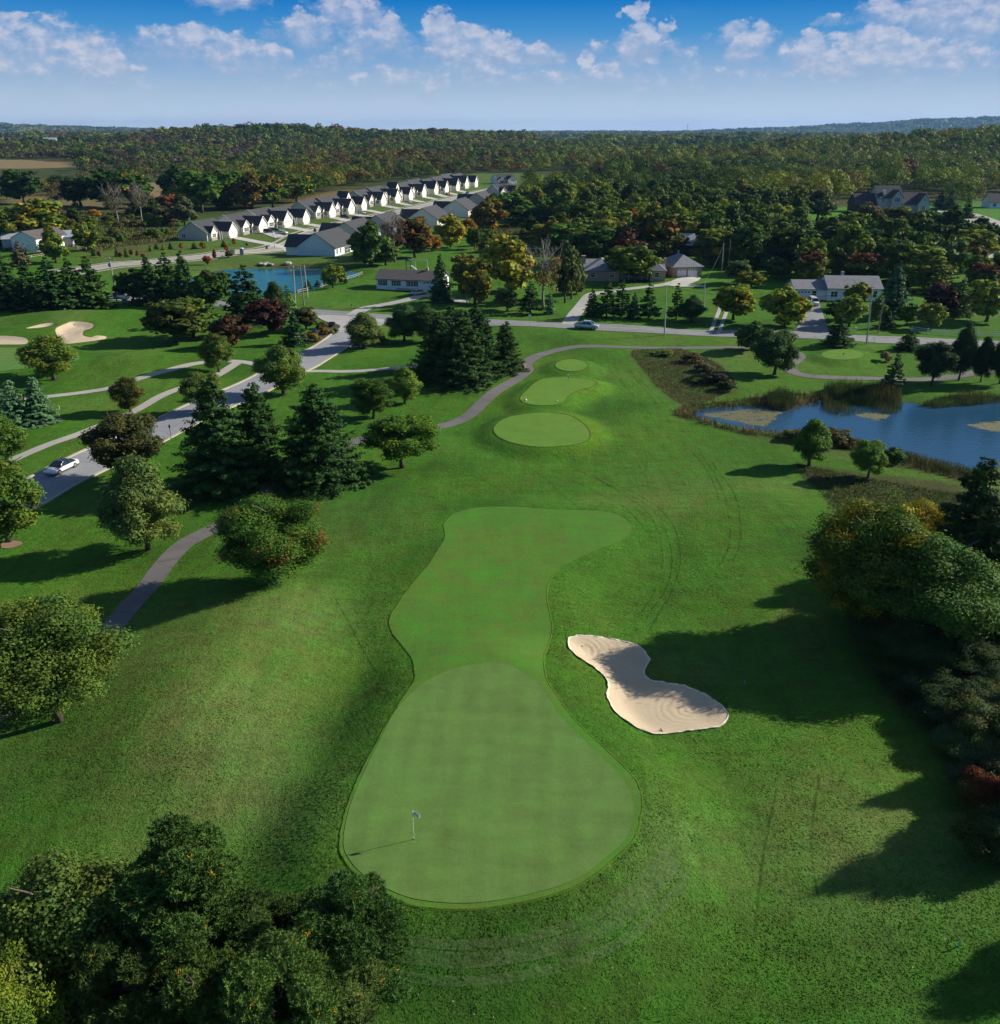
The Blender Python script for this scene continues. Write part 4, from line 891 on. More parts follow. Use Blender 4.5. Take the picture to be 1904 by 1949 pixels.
 ('b',752,498,408,60,(.10,.055,.05),'leafless reddish tree before the back row houses',None,1),
 ('d',790,490,405,62,(.095,.070,.022),'rust and olive tree before the back row houses','orange',0),
 ('d',822,478,440,34,'o','small orange tree right of the rust and olive tree','orange',2),
 ('d',858,470,400,44,(.24,.20,.02),'slim bright yellow tree at the neighbourhood edge','yellow',1),
 ('d',893,450,412,26,(.26,.11,.02),'small orange tree beside the slim bright yellow tree','orange',1),
 ('d',930,440,370,54,(.115,.095,.022),'orange and yellow tree right of the back row houses','orange',1),
 ('d',982,430,362,66,(.050,.085,.030),'full green tree right of the orange and yellow tree',None,1),
 ('d',1030,430,368,40,(.055,.085,.035),'narrow green tree with pale stem before the dark wood',None,1),
 ('d',1065,405,328,52,(.070,.095,.026),'tall yellow green tree by the farthest white houses',None,1),
 ('s',1010,445,405,30,'dg','narrow dark conifer at the meadow edge',None,0),
 ('d',880,540,478,40,(.125,.10,.025),'yellow brown young tree beside the golden tree','yellow',1),
 # far left
 ('d',46,388,316,64,(.026,.050,.020),'large dark tree alone by the far left county road',None,0),
 ('d',155,392,322,66,(.024,.046,.016),'leftmost of three joined dark trees in the left fields',None,2),
 ('d',205,394,316,72,(.028,.052,.018),'middle of three joined dark trees in the left fields',None,0),
 ('d',258,396,314,64,(.036,.070,.020),'rightmost of three joined dark trees in the left fields','orange',2),
 ('d',338,386,308,50,(.028,.056,.018),'tall dark tree at the end of the tan field',None,1),
 ('d',385,405,316,66,(.050,.085,.024),'bright green tree above the first row house',None,0),
 ('d',430,395,308,66,(.048,.090,.020),'tall green tree behind the first two row houses',None,2),
 ('d',478,398,320,56,(.110,.080,.024),'orange tinted tree behind the second row house','orange',1),
 ('d',520,395,325,56,(.050,.080,.022),'green tree at the brown meadow behind the row houses','orange',0),
 ('d',565,385,322,54,(.060,.085,.022),'green tree beyond the brown meadow','yellow',2),
 ('b',225,425,355,54,(.09,.085,.05),'half bare tree in the scrub left of the first row house',None,0),
 ('b',270,422,355,50,(.10,.09,.05),'half bare bushy tree nearer the first row house',None,1),
 ('d',352,430,365,48,(.075,.075,.045),'greyish tree directly behind the first row house',None,3),
 ('d',75,463,372,92,(.090,.105,.030),'wide yellow green willow before the white barn','yellow',0),
 ('d',100,484,425,34,(.125,.105,.022),'yellowing tree overlapping the white barn wall','yellow',3),
 ('d',168,478,414,42,(.080,.095,.030),'bright olive tree right of the white barn','yellow',1),
 ('h',181,412,398,26,(.32,.17,.02),'small orange bush in the green clearing','orange',0),
 ('h',290,432,404,34,(.075,.095,.028),'round green bush in the scrub before the first row house',None,1),
 ('d',-2,470,390,60,(.070,.090,.030),'yellow green tree left of the white barn','yellow',1),
 ('d',10,355,330,22,(.16,.03,.03),'small dark red tree at the far left edge',None,1),
 ('d',112,362,334,40,(.07,.07,.03),'olive tree beside the far left county road',None,2),
]
for (k, bx, by, ty, wp, c, lab, cm, var) in T_LIST: tree(k, bx, by, ty, wp, c, lab, cm, var)
ry_ = random.Random(31)
for (x0_, x1_, y0_, y1_, n_, h0_, h1_, lab_) in ((1700,1904,462,560,15,8,13,'yard tree among the lawns at the right of the white van house'),(1400,1500,500,532,5,7,11,'yard tree behind the two track lane'),(1035,1130,452,500,8,9,13,'tree at the wood edge left of the brick house'),(930,1060,395,436,8,8,12,'tree around the dry meadow right of the back row'),(860,935,455,500,5,6,9,'young tree near the gazebo meadow'),(690,760,478,500,4,6,10,'young tree behind the white ranch house'),(380,560,352,392,8,10,14,'tree of the dark line behind the front row houses'),(1560,1700,505,535,5,8,12,'tree directly behind the house with the white van'),(0,200,405,470,7,5,9,'rough tree in the scrub around the old barn')):
    for _ in range(n_):
        bx, by = ry_.uniform(x0_, x1_), ry_.uniform(y0_, y1_); x_, y_, z_ = g(bx, by)
        if any(math.hypot(x_ - a, y_ - b) < c * .33 + 1.5 for a, b, c in TREES): continue
        hh = ry_.uniform(h0_, h1_); c_ = ry_.choice([(.045,.065,.022),(.060,.080,.022),(.085,.095,.024),(.032,.052,.02),(.12,.10,.024)]); ww = hh * ry_.uniform(.7, .95)
        TREES.append((x_, y_, ww)); put_tree(ry_.choice('ddddds'), x_, y_, z_, hh, ww, c_, lab_, group=lab_.replace('tree', 'trees', 1), cat='tree')
# small planted trees along the new street
for i, (bx, by, ty, wp, c, k) in enumerate([(223,488,470,9,'sp','s'),(230,491,478,8,'r','d'),(240,489,471,9,'sp','s'),(250,486,473,8,'r','d'),(262,489,475,8,(.18,.04,.03),'d'),(178,487,470,10,'sp','s'),(190,490,476,9,(.15,.05,.04),'d'),(287,478,464,9,'yg','s'),(298,474,462,9,'sp','s'),(312,476,463,10,'yg','s'),
    (325,474,461,9,'sp','s'),(345,474,461,9,'o','d'),(370,473,460,11,'dg','s'),(385,473,459,9,'o','d'),(390,472,459,9,'lg','s'),(409,494,473,9,'r','d'),(426,470,456,11,'sp','s'),(431,479,463,9,(.2,.06,.04),'d'),(446,466,452,9,'o','d'),(395,504,485,17,(.22,.05,.03),'d'),(436,490,476,17,'ol','d'),(274,494,480,10,(.18,.06,.04),'d'),
    (577,478,462,10,'lg','d'),(470,468,462,6,'dg','h'),(600,442,434,6,'dg','h')]):
    NM = ['nearest', 'second', 'third', 'fourth', 'fifth', 'sixth', 'seventh', 'eighth', 'ninth', 'tenth']
    tree(k, bx, by, ty, wp, c, '%s sapling on the new street verge, %s from the view left' % ({'s': 'small green conical', 'd': 'thin reddish', 'h': 'tiny dark'}[k], ('%dth' % (i + 1))) if 0 else '%s planted along the new street before the first row house' % {'s': 'small conical evergreen sapling', 'd': 'thin rusty leaved sapling', 'h': 'tiny dark bush'}[k], group={'s': 'evergreen saplings on the new street', 'd': 'rusty saplings on the new street', 'h': 'tiny bushes on the new street'}[k])
# ornamental bed shrubs by the entrance
for i, (bx, by, ty, wp, c, lab) in enumerate([(580,652,637,17,'yg','lime and orange shrub at the lower end of the bed'),(600,650,634,22,(.19,.17,.03),'orange topped shrub beside the green plaque'),(592,640,630,15,'y','small golden shrub at the middle of the bed'),(618,637,622,19,(.20,.13,.03),'rusty golden shrub nearest the cobbled apron'),(630,636,627,14,'yg','bright lime shrub touching the kerb'),(640,632,624,12,'lg','pale lime shrub at the bed end by the kerb'),(612,626,612,24,'ol','olive mounded shrub at the back of the bed'),(570,648,638,14,'dg','dark creeping shrub beside the brick pillar'),(632,622,612,16,'rb','dark red barberry by the cobbled apron'),
    (715,650,628,30,(.12,.11,.045),'bushy rusty shrub right of the young shade tree'),(728,655,636,20,'gy','grey green shrub under the bushy pines'),(676,655,645,18,'dg','dark shrub left of the yellow stone pillar')]):
    tree('h', bx, by, ty, wp, c, lab, 'orange' if i in (0, 1, 3, 9) else None, i)
# the bushy bank on the right
ttop('d', 1690, 950, 12.7, 10.5, (.060, .084, .024), 'yellow tipped locust at the upper left of the right thicket', 'yellow', 0)
ttop('d', 1776, 942, 9.0, 6.2, (.190, .165, .018), 'bright yellow crown standing behind the right thicket', 'yellow', 2)
ttop('d', 1800, 1003, 11.4, 11.5, (.044, .078, .030), 'big feathery green locust in front of the right thicket', None, 1)
ttop('d', 1680, 1068, 6.5, 7.5, (.042, .068, .026), 'green tree low on the left flank of the right thicket', None, 3)
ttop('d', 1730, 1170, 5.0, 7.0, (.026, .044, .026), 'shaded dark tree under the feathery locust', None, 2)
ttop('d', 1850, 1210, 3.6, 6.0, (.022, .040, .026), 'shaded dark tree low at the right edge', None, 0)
ttop('s', 1886, 862, 15.0, 8.5, (.018, .032, .018), 'tall dark conifer at the right edge above the thicket', None, 0)
ttop('s', 1915, 960, 12.0, 8.0, (.018, .032, .020), 'second tall dark conifer at the right edge', None, 1)
ttop('d', 1925, 1110, 6.0, 8.0, (.020, .034, .022), 'dark broad tree leaning in from the right edge', None, 2)
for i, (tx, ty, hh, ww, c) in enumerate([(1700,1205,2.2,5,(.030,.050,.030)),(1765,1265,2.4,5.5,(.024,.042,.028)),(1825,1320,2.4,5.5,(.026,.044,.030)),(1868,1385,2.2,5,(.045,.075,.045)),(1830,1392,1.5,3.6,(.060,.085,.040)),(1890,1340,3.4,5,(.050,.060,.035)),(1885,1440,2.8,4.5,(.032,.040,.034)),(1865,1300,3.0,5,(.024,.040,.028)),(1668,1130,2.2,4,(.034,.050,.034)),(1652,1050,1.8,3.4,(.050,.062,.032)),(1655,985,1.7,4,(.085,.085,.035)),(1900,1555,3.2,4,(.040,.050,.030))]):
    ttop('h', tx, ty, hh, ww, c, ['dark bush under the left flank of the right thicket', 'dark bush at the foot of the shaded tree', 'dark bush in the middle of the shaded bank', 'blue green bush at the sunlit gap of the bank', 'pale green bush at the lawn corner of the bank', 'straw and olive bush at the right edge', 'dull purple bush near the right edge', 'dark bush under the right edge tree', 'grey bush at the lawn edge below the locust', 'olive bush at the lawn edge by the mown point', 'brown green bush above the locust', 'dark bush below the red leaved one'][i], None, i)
ttop('h', 1893, 1466, 3.0, 3.4, (.085, .075, .032), 'sunlit bush with crimson leaves on top at the right edge', 'red', 0)
# the near pines and trees at the lower left
ttop('p', 318, 1583, 11.5, 7.6, (.038, .066, .030), 'tallest near pine with open bare limbs at the lower left', None, 0)
ttop('p', 655, 1648, 10.0, 6.0, (.038, .070, .034), 'rounded near pine touching the putting green', None, 1)
ttop('p', 505, 1772, 10.5, 5.2, (.056, .088, .040), 'pale tipped near pine at the bottom of the view', None, 2)
ttop('p', 350, 1795, 10.5, 5.0, (.050, .076, .032), 'near pine with rusty tufts at the bottom of the view', None, 1)
ttop('p', 215, 1790, 8.5, 6.0, (.040, .060, .030), 'shaded near pine between the leafy tree and rusty pine', None, 0)
ttop('p', 470, 1690, 8.6, 5.5, (.034, .054, .028), 'dark near pine hidden behind the two front pines', None, 2)
ttop('p', 610, 1830, 7.0, 5.6, (.062, .085, .045), 'low wide near pine under the rounded pine', None, 0)
ttop('d', 95, 1640, 10.5, 8.0, (.066, .088, .036), 'glossy leafy near tree in the lower left corner', None, 1)
ttop('d', -30, 1820, 9.5, 4.6, (.075, .095, .024), 'yellow green near tree cut by the lower left edge', None, 2)
ttop('p', -50, 1700, 8.5, 6.0, (.03, .05, .025), 'dark near pine cut by the left edge', None, 1)
# trees just out of view on the right; their shadows cross the lawn
for (x_, y_, hh, ww) in ((39.8, 46.6, 12, 5.0), (44.8, 57.9, 8.6, 2.9), (43, 53.0, 11, 3.3), (36.5, 37, 8, 4.0)):
    put_tree('d', x_, y_, h1(x_, y_), hh, ww, (.04, .06, .025), 'leafy tree beyond the right edge shading the lawn', None, 'trees beyond the right edge', 1)

# ------------------------------------------------------------------ woods
def inpoly(P, x, y):
    c = False; n = len(P)
    for i in range(n):
        (ax, ay), (bx, by) = P[i], P[(i + 1) % n]
        if (ay > y) != (by > y) and x < (bx - ax) * (y - ay) / (by - ay) + ax: c = not c
    return c
CLEAR = [[(-900,3000),(-900,508),(120,508),(190,466),(310,440),(330,410),(440,402),(500,392),(620,368),(700,352),(900,330),(1005,328),(1165,322),(1170,352),(1010,366),(985,385),(960,400),(935,440),(1000,434),(1050,424),(1062,440),(1080,470),(1130,500),(1160,508),(1240,508),(1265,470),(1320,470),(1330,500),(1390,500),(1440,520),(1530,540),(1700,540),(1730,520),(1800,520),(1815,480),(1790,440),(1780,400),(2600,380),(2600,3000)],
   [(1640,472),(1640,395),(1820,395),(1800,472)],[(1515,458),(1530,400),(1660,392),(1660,458)],
   [(1520,436),(1530,400),(1600,392),(1620,380),(1700,375),(1810,372),(1815,402),(1700,408),(1640,438)],[(1860,372),(2000,368),(2000,400),(1860,400)],
   [(-60,362),(-60,338),(60,338),(240,333),(240,345),(150,354)],[(-60,304),(80,303),(155,310),(155,352),(-60,352)],[(255,352),(330,342),(362,352),(360,375),(330,390),(275,390)],[(175,446),(175,420),(245,418),(250,446)],
   [(1020,262),(1120,260),(1125,273),(1020,275)],[(1000,408),(1010,388),(1080,386),(1085,404)],[(-900,500),(-900,395),(40,395),(170,405),(330,430),(330,500)]]
rs = np.random.RandomState(77)
cand = []
dd = 205.0
while dd < 11000:
    sp = 13.5 if dd < 1350 else dd * .0100
    half = .66; na = int(2 * half * dd / sp)
    a_ = (np.arange(na) + rs.uniform(0, 1)) / na * 2 * half - half + rs.normal(0, .22 / na, na)
    r_ = dd + rs.uniform(-.5, .5, na) * sp; cand.append(np.stack([r_ * np.sin(a_), r_ * np.cos(a_), np.full(na, sp)], 1)); dd += sp * .92
cand = np.vstack(cand); cz = height(cand[:, 0], cand[:, 1]); px, py = proj(cand[:, 0], cand[:, 1], cz)
ok = np.zeros(len(cand), bool)
for i in range(len(cand)):
    if not (-60 < px[i] < VW + 60): continue
    k = True
    if py[i] > 258: 
        for P in CLEAR:
            if inpoly(P, px[i], py[i]): k = False; break
    # the far left scrub is thin
    if k and px[i] < 330 and 322 < py[i] < 420 and rs.rand() < .62: k = False
    if k and px[i] < 520 and 300 < py[i] < 330 and rs.rand() < .25: k = False
    ok[i] = k
cand, cz, px, py = cand[ok], cz[ok], px[ok], py[ok]
TR = np.array([(a, b, c) for a, b, c in TREES])
kp = np.ones(len(cand), bool)
for a, b, c in TR: kp &= np.hypot(cand[:, 0] - a, cand[:, 1] - b) > c * .42 + 2.2
cand, cz, px, py = cand[kp], cz[kp], px[kp], py[kp]
dist = np.hypot(cand[:, 0], cand[:, 1]); order = np.argsort(dist)
cl = vnoise(cand[:, 0], cand[:, 1], 160, 20) * .35 + vnoise(cand[:, 0], cand[:, 1], 42, 21) * .45 + vnoise(cand[:, 0], cand[:, 1], 15, 22) * .2; cs = vnoise(cand[:, 0], cand[:, 1], 70, 25)
PAL = [(.022,.036,.014),(.032,.050,.016),(.046,.064,.018),(.066,.082,.020),(.100,.108,.024),(.140,.128,.026),(.052,.064,.024),(.110,.085,.034)]
AUT = [(.13,.075,.022),(.14,.06,.022),(.19,.145,.022),(.11,.085,.04),(.10,.045,.03)]
def wood_col(i):
    v = cl[i]; r = rs.rand(); x, y = px[i], py[i]
    if x < 560 and y > 262 and rs.rand() < .62: return (np.array((.092,.074,.055)) * rs.uniform(.6, 1.2)), 'br'
    if 560 < x < 1010 and 300 < y < 345 and rs.rand() < .5: c = AUT[rs.randint(5)] if rs.rand() < .35 else (.100,.082,.045); return np.array(c) * rs.uniform(.7, 1.1), 'au'
    pa = .10 if x < 1000 else .05
    if r < pa * (.5 + 2 * (v > .6)): return np.array(AUT[rs.randint(5)]) * rs.uniform(.7, 1.1), 'au'
    c = PAL[int(np.clip((v - .27) * 14 + rs.normal(0, .9), 0, 7))]; return np.array(c) * (1.12 if x > 1000 else 1) * rs.uniform(.85, 1.2), 'gr'
NIND = 165
WL = {'gr': ('dark to olive green tree of the dense wood', 'green trees of the dense woods'), 'au': ('rusty or golden autumn tree of the dense wood', 'autumn coloured trees of the woods'), 'br': ('greyish brown thinning tree of the left woods', 'thinning brown trees of the left woods')}
for i in order[:NIND]:
    c, kk = wood_col(i); hh = rs.uniform(12, 17.5) if px[i] > 1000 else rs.uniform(8, 13)
    kind = 's' if rs.rand() < .05 else 'd'
    put_tree(kind, cand[i, 0], cand[i, 1], cz[i], hh, rs.uniform(10, 14) if kind == 'd' else 6, tuple(c), WL[kk][0] + (' right of the houses' if px[i] > 1000 else ' around the houses' ), {'au': 'orange'}.get(kk), WL[kk][1] + (' right of the houses' if px[i] > 1000 else ' around the houses'), None, None, .05)
# the rest of the woods in one mass: a dome of leaf clumps per tree
def mass(name, ids, label, nq_f):
    Cs, Ns, Ts, Ss = [], [], [], []
    for i in ids:
        x, y, sp = cand[i]; d = dist[i]; nq = nq_f(d); c, kk = wood_col(i); c = np.array(vivid(c)) * (1.0 if d < 480 else .86)
        Rr = sp * rs.uniform(.42, .72) * (.8 + .5 * cs[i]); hh = rs.uniform(8, 17) * (.75 + .5 * cs[i]) * (1 if px[i] > 1000 or d > 1100 else .82) * (1 if kk != 'br' else .75); u = rs.normal(size=(nq, 3)); u[:, 2] = np.abs(u[:, 2]) * 1.1 - .25; u = unit(u)
        nlb = 7 if nq > 100 else 4; lob = unit(rs.normal(size=(nlb, 3)) + np.array([0, 0, .5])); li = rs.randint(nlb, size=nq)
        P = lob[li] * np.array([Rr * .55, Rr * .55, hh * .26]) + u * np.array([Rr * .55, Rr * .55, hh * .26]) * rs.uniform(.75, 1.1, nq)[:, None]
        P += np.array([x, y, cz[i] + hh * .60]); Cs.append(P); Ns.append(u + rs.normal(size=(nq, 3)) * .25 + np.array([0, 0, .2]))
        ti = rs.uniform(.85, 1.18, nlb)[li] * rs.uniform(.85, 1.15, nq); Ts.append(c[None, :] * ti[:, None]); Ss.append(np.full(nq, max(.36, Rr * 1.35 / math.sqrt(nq))))
    C = np.vstack(Cs); V, t_ = leafquads(C, np.vstack(Ns), np.concatenate(Ss), .75, rs, np.vstack(Ts))
    me = mesh_np(name, V, np.arange(len(V)).reshape(-1, 4), CM['leaf'], t_); o_ = link(bpy.data.objects.new(name, me)); o_.color = (1, 1, 1, 1)
    o_['label'] = label; o_['kind'] = 'stuff'; return o_
rest = order[NIND:]
mass('woodland', rest[dist[rest] < 1100], 'dense autumn woodland behind the houses', lambda d: 640 if d < 480 else 420 if d < 800 else 220)
mass('far_woodland', rest[dist[rest] >= 1100], 'distant wooded country up to the horizon', lambda d: 90 if d < 2500 else 40)
print('WOODS', len(rest), NIND)
# ------------------------------------------------------------------ weeds, reeds and rough herbage (uncountable)
def herb(name, polys, n, hgt, wid, cols, label, zoff=0.0, lean=.35, zfix=None, mown=None, seed=1):
    rs = np.random.RandomState(seed); Vs, Ts = [], []
    for P in polys:
        P = smooth_poly(gp(P, zoff), 3); mn, mx = P.min(0), P.max(0); area_ = abs(np.sum(P[:, 0] * np.roll(P[:, 1], -1) - np.roll(P[:, 0], -1) * P[:, 1])) / 2
        k = int(n * area_); bx = (mx - mn).prod(); q = rs.uniform(0, 1, (int(k * bx / max(area_, 1)) + 10, 2)) * (mx - mn) + mn; q = q[sdist(P, q[:, 0], q[:, 1], 1) < 0][:k]
        cn = vnoise(q[:, 0], q[:, 1], 3.1, seed) * .6 + vnoise(q[:, 0], q[:, 1], 1.1, seed + 1) * .4
        z = height(q[:, 0], q[:, 1]) if zfix is None else np.full(len(q), zfix)
        m = len(q); H_ = hgt * (.35 + 1.1 * cn) * rs.uniform(.6, 1.3, m); base = np.column_stack([q, z])
        d = np.column_stack([rs.normal(0, lean, m), rs.normal(0, lean, m), np.ones(m)]); d = unit(d) * H_[:, None]
        s = unit(np.column_stack([rs.normal(size=m), rs.normal(size=m), np.zeros(m)])) * (wid * rs.uniform(.6, 1.4, m))[:, None]
        Vs.append(np.stack([base - s * .6, base + s * .6, base + d + s * .35, base + d - s * .35], 1).reshape(-1, 3))
        ci = np.clip((cn * 1.6 - .3) * len(cols) + rs.normal(0, .7, m), 0, len(cols) - 1).astype(int); t_ = np.array(cols)[ci] * rs.uniform(.7, 1.3, m)[:, None]; Ts.append(np.repeat(t_, 4, 0))
    V = np.vstack(Vs); me = mesh_np(name, V, np.arange(len(V)).reshape(-1, 4), CM['leaf'], np.vstack(Ts)); o_ = link(bpy.data.objects.new(name, me)); o_.color = (1, 1, 1, 1); o_['label'] = label; o_['kind'] = 'stuff'; return o_
RC = [(.050,.080,.028),(.075,.095,.035),(.12,.12,.05),(.14,.105,.06),(.10,.075,.055)]
herb('tall_weeds', [[(1200,671),(1240,664),(1292,662),(1345,681),(1376,702),(1400,738),(1330,766),(1302,772),(1262,745),(1222,700)]], 30, .30, .06, RC, 'rough brown and green weeds by the pond end', lean=.8, seed=3)
herb('bank_weeds', [[(1285,790),(1310,768),(1420,757),(1540,747),(1560,762),(1525,767),(1505,776),(1425,774),(1329,779),(1318,792)],[(1284,793),(1318,790),(1357,802),(1408,814),(1473,822),(1560,824),(1640,838),(1690,858),(1740,872),(1783,885),(1834,896),(1870,900),(1860,918),(1790,905),(1700,884),(1640,862),(1560,842),(1480,832),(1400,822)]], 14, .75, .09, [(.045,.06,.03),(.09,.085,.04),(.15,.115,.06),(.17,.13,.08)], 'rusty weeds along the pond banks', seed=5)
herb('meadow_weeds', [[(1516,884),(1545,888),(1660,912),(1760,930),(1850,945),(1990,975),(2000,1330),(1900,1560),(1800,1420),(1700,1330),(1630,1220),(1612,1100),(1618,1015),(1592,985),(1560,940)]], 40, .34, .06, [(.040,.075,.022),(.060,.100,.030),(.085,.11,.04),(.11,.10,.05)], 'tangled weeds on the bank below the right trees', lean=.9, seed=7)
herb('cattails', [[(1566,748),(1580,740),(1640,738),(1700,744),(1716,758),(1710,779),(1630,783),(1575,776)],[(1462,756),(1500,752),(1515,762),(1500,774),(1468,770)]], 60, 1.7, .035, [(.030,.055,.026),(.045,.075,.030),(.06,.08,.035),(.095,.085,.045)], 'dense cattails standing in the far side of the pond', lean=.12, seed=9)
herb('reeds', [[(1690,855),(1735,862),(1790,876),(1835,890),(1880,888),(1880,905),(1834,905),(1780,895),(1700,872)],[(1745,772),(1904,760),(1990,758),(1990,748),(1850,748),(1760,762)]], 40, .9, .035, [(.030,.050,.026),(.045,.07,.03),(.075,.075,.04)], 'reeds along the pond bank', lean=.14, seed=11)
herb('scrub', [[(150,470),(180,440),(320,430),(335,458),(230,470),(170,482)],[(930,432),(1050,422),(1062,440),(1020,468),(960,495),(905,470)],[(-60,400),(60,408),(170,402),(320,420),(330,440),(180,440),(140,470),(-60,470)]], 1.2, .8, .35, [(.07,.09,.03),(.10,.10,.04),(.12,.10,.05),(.08,.11,.03)], 'tangled scrub round the new houses', seed=13)
for (bx, by, ty, wp, c) in ((1318,690,671,44,(.10,.080,.045)),(1262,676,665,46,(.075,.085,.030)),(1340,706,690,34,(.12,.10,.06)),(1362,728,708,46,(.07,.06,.045)),(1385,742,722,40,(.05,.055,.035)),(1330,728,718,30,(.09,.10,.04))):
    tree('h', bx, by, ty, wp, c, {1318: 'largest brown bush in the weeds by the cart path', 1262: 'low olive bush at the path edge of the weeds', 1340: 'pale buff bush in the middle of the weeds', 1362: 'dark brown bush right of the buff bush', 1385: 'darkest bush at the right end of the weeds', 1330: 'green low bush below the buff bush'}[bx])
k_ = 0
while k_ < 62:
    bx, by = rs.uniform(-40, 335), rs.uniform(398, 474)
    if k_ > 52: bx, by = rs.uniform(905, 1060), rs.uniform(430, 485)
    if k_ <= 52 and by > 470 - (bx - 150) * .12 and bx > 150: continue
    if -10 < bx < 165 and by > 440: continue
    x_, y_ = gz(bx, by); put_tree('h', x_, y_, h1(x_, y_), rs.uniform(1.6, 4.5), rs.uniform(4, 8), [(.075,.085,.030),(.095,.090,.040),(.085,.070,.045),(.06,.085,.025),(.11,.10,.04)][rs.randint(5)], 'bush in the tangled scrub left of the new houses' if k_ <= 52 else 'bush in the dry meadow left of the brick house', group='bushes in the scrub' if k_ <= 52 else 'bushes in the dry meadow'); k_ += 1
# grass blades at the near view, so that the rough is not a flat sheet
def blades():
    rs = np.random.RandomState(4); n = 420000; q = np.column_stack([rs.uniform(-46, 46, n), 24 + 76 * rs.uniform(0, 1, n) ** 1.35])
    q = q[np.abs(q[:, 0]) < q[:, 1] * .62 + 13]
    k = sdist(Pfair, q[:, 0], q[:, 1], 2) > .12; k &= sdist(Pgreen, q[:, 0], q[:, 1], 2) > .1; k &= sdist(Pb[0], q[:, 0], q[:, 1], 2) > .1
    D = resample(pth, 2); 
    for a, b in D[np.hypot(*D.T) < 130]: k &= np.hypot(q[:, 0] - a, q[:, 1] - b) > 1.25
    q = q[k]; m = len(q); cn = vnoise(q[:, 0], q[:, 1], 5, 41) * .5 + vnoise(q[:, 0], q[:, 1], 1.0, 42) * .5; keep = rs.rand(m) < (.25 + 1.1 * cn) * np.clip((96 - q[:, 1]) / 45, 0, 1); q = q[keep]; cn = cn[keep]; m = len(q)
    base = np.column_stack([q, height(q[:, 0], q[:, 1])]); H_ = .018 + .03 * cn * rs.uniform(.5, 1.3, m)
    d = unit(np.column_stack([rs.normal(0, .5, m), rs.normal(0, .5, m), np.ones(m)])) * H_[:, None]; s = unit(np.column_stack([rs.normal(size=m), rs.normal(size=m), np.zeros(m)])) * rs.uniform(.025, .07, m)[:, None]
    V = np.stack([base - s, base + s, base + d + s * .7, base + d - s * .7], 1).reshape(-1, 3)
    dry = np.clip((vnoise(q[:, 0], q[:, 1], 17, 1) * .6 + vnoise(q[:, 0], q[:, 1], 7, 2) * .4 - .5) * 2.5, 0, 1)[:, None]
    t_ = (np.array([(.065, .150, .018)]) * (1 - dry) + np.array([(.105, .158, .035)]) * dry) * rs.uniform(.7, 1.3, m)[:, None]
    me = mesh_np('grass', V, np.arange(len(V)).reshape(-1, 4), CM['leaf'], np.repeat(t_, 4, 0)); o_ = link(bpy.data.objects.new('grass', me)); o_.color = (1, 1, 1, 1); o_['kind'] = 'stuff'; o_['label'] = 'rough grass round the putting green'
blades()
# ------------------------------------------------------------------ buildings
def siding(name, col, s=6.5):
    m, t, b, o = mat(name); P = t.add('ShaderNodeTexCoord').outputs['Object']
    wv = t.add('ShaderNodeTexWave', wave_type='BANDS', bands_direction='Z', wave_profile='SAW'); wv.inputs['Scale'].default_value = s / 4; t.l.new(P, wv.inputs[0])
    n = t.noise(P, 1.2, 4, .6); k = t.math('ADD', t.mapr(n, .3, .7, .9, 1.06), t.mapr(wv.outputs['Fac'], 0, .25, -.12, 0))
    mm = t.add('ShaderNodeVectorMath', operation='SCALE'); mm.inputs[0].default_value = col; t.l.new(k, mm.inputs['Scale']); t.l.new(mm.outputs[0], b.inputs['Base Color'])
    b.inputs['Roughness'].default_value = .6; bp = t.add('ShaderNodeBump'); bp.inputs['Distance'].default_value = .02; t.l.new(wv.outputs['Fac'], bp.inputs['Height']); t.l.new(bp.outputs[0], b.inputs['Normal']); return m
def shingle(name, col):
    m, t, b, o = mat(name); P = t.add('ShaderNodeTexCoord').outputs['Object']
    n = t.noise(P, 5, 4, .8); n2 = t.noise(P, .6, 3, .6); wv = t.add('ShaderNodeTexWave', wave_type='BANDS', bands_direction='Z'); wv.inputs['Scale'].default_value = 2.2; wv.inputs['Distortion'].default_value = 1; t.l.new(P, wv.inputs[0])
    k = t.math('ADD', t.math('ADD', t.mapr(n, .3, .7, .65, 1.3), t.mapr(n2, .3, .7, -.12, .12)), t.mapr(wv.outputs['Fac'], 0, 1, -.08, .08))
    mm = t.add('ShaderNodeVectorMath', operation='SCALE'); mm.inputs[0].default_value = col; t.l.new(k, mm.inputs['Scale']); t.l.new(mm.outputs[0], b.inputs['Base Color']); b.inputs['Roughness'].default_value = .85; return m
def brick(name, c1, c2):
    m, t, b, o = mat(name); P = t.add('ShaderNodeTexCoord').outputs['Object']
    sp = t.add('ShaderNodeSeparateXYZ'); t.l.new(P, sp.inputs[0]); cb_ = t.add('ShaderNodeCombineXYZ'); t.l.new(t.math('ADD', sp.outputs[0], sp.outputs[1]), cb_.inputs[0]); t.l.new(sp.outputs[2], cb_.inputs[1])
    br = t.add('ShaderNodeTexBrick'); br.inputs['Scale'].default_value = 2.2; t.set(br.inputs['Color1'], c1 + (1,)); t.set(br.inputs['Color2'], c2 + (1,)); t.set(br.inputs['Mortar'], (.32, .29, .25, 1)); t.l.new(cb_.outputs[0], br.inputs['Vector'])
    t.l.new(br.outputs[0], b.inputs['Base Color']); b.inputs['Roughness'].default_value = .85; return m
def glass(name='window_glass', col=(.02, .03, .04)):
    m, t, b, o = mat(name); b.inputs['Base Color'].default_value = col + (1,); b.inputs['Roughness'].default_value = .08; b.inputs['IOR'].default_value = 1.5; b.inputs['Specular IOR Level'].default_value = .8; return m
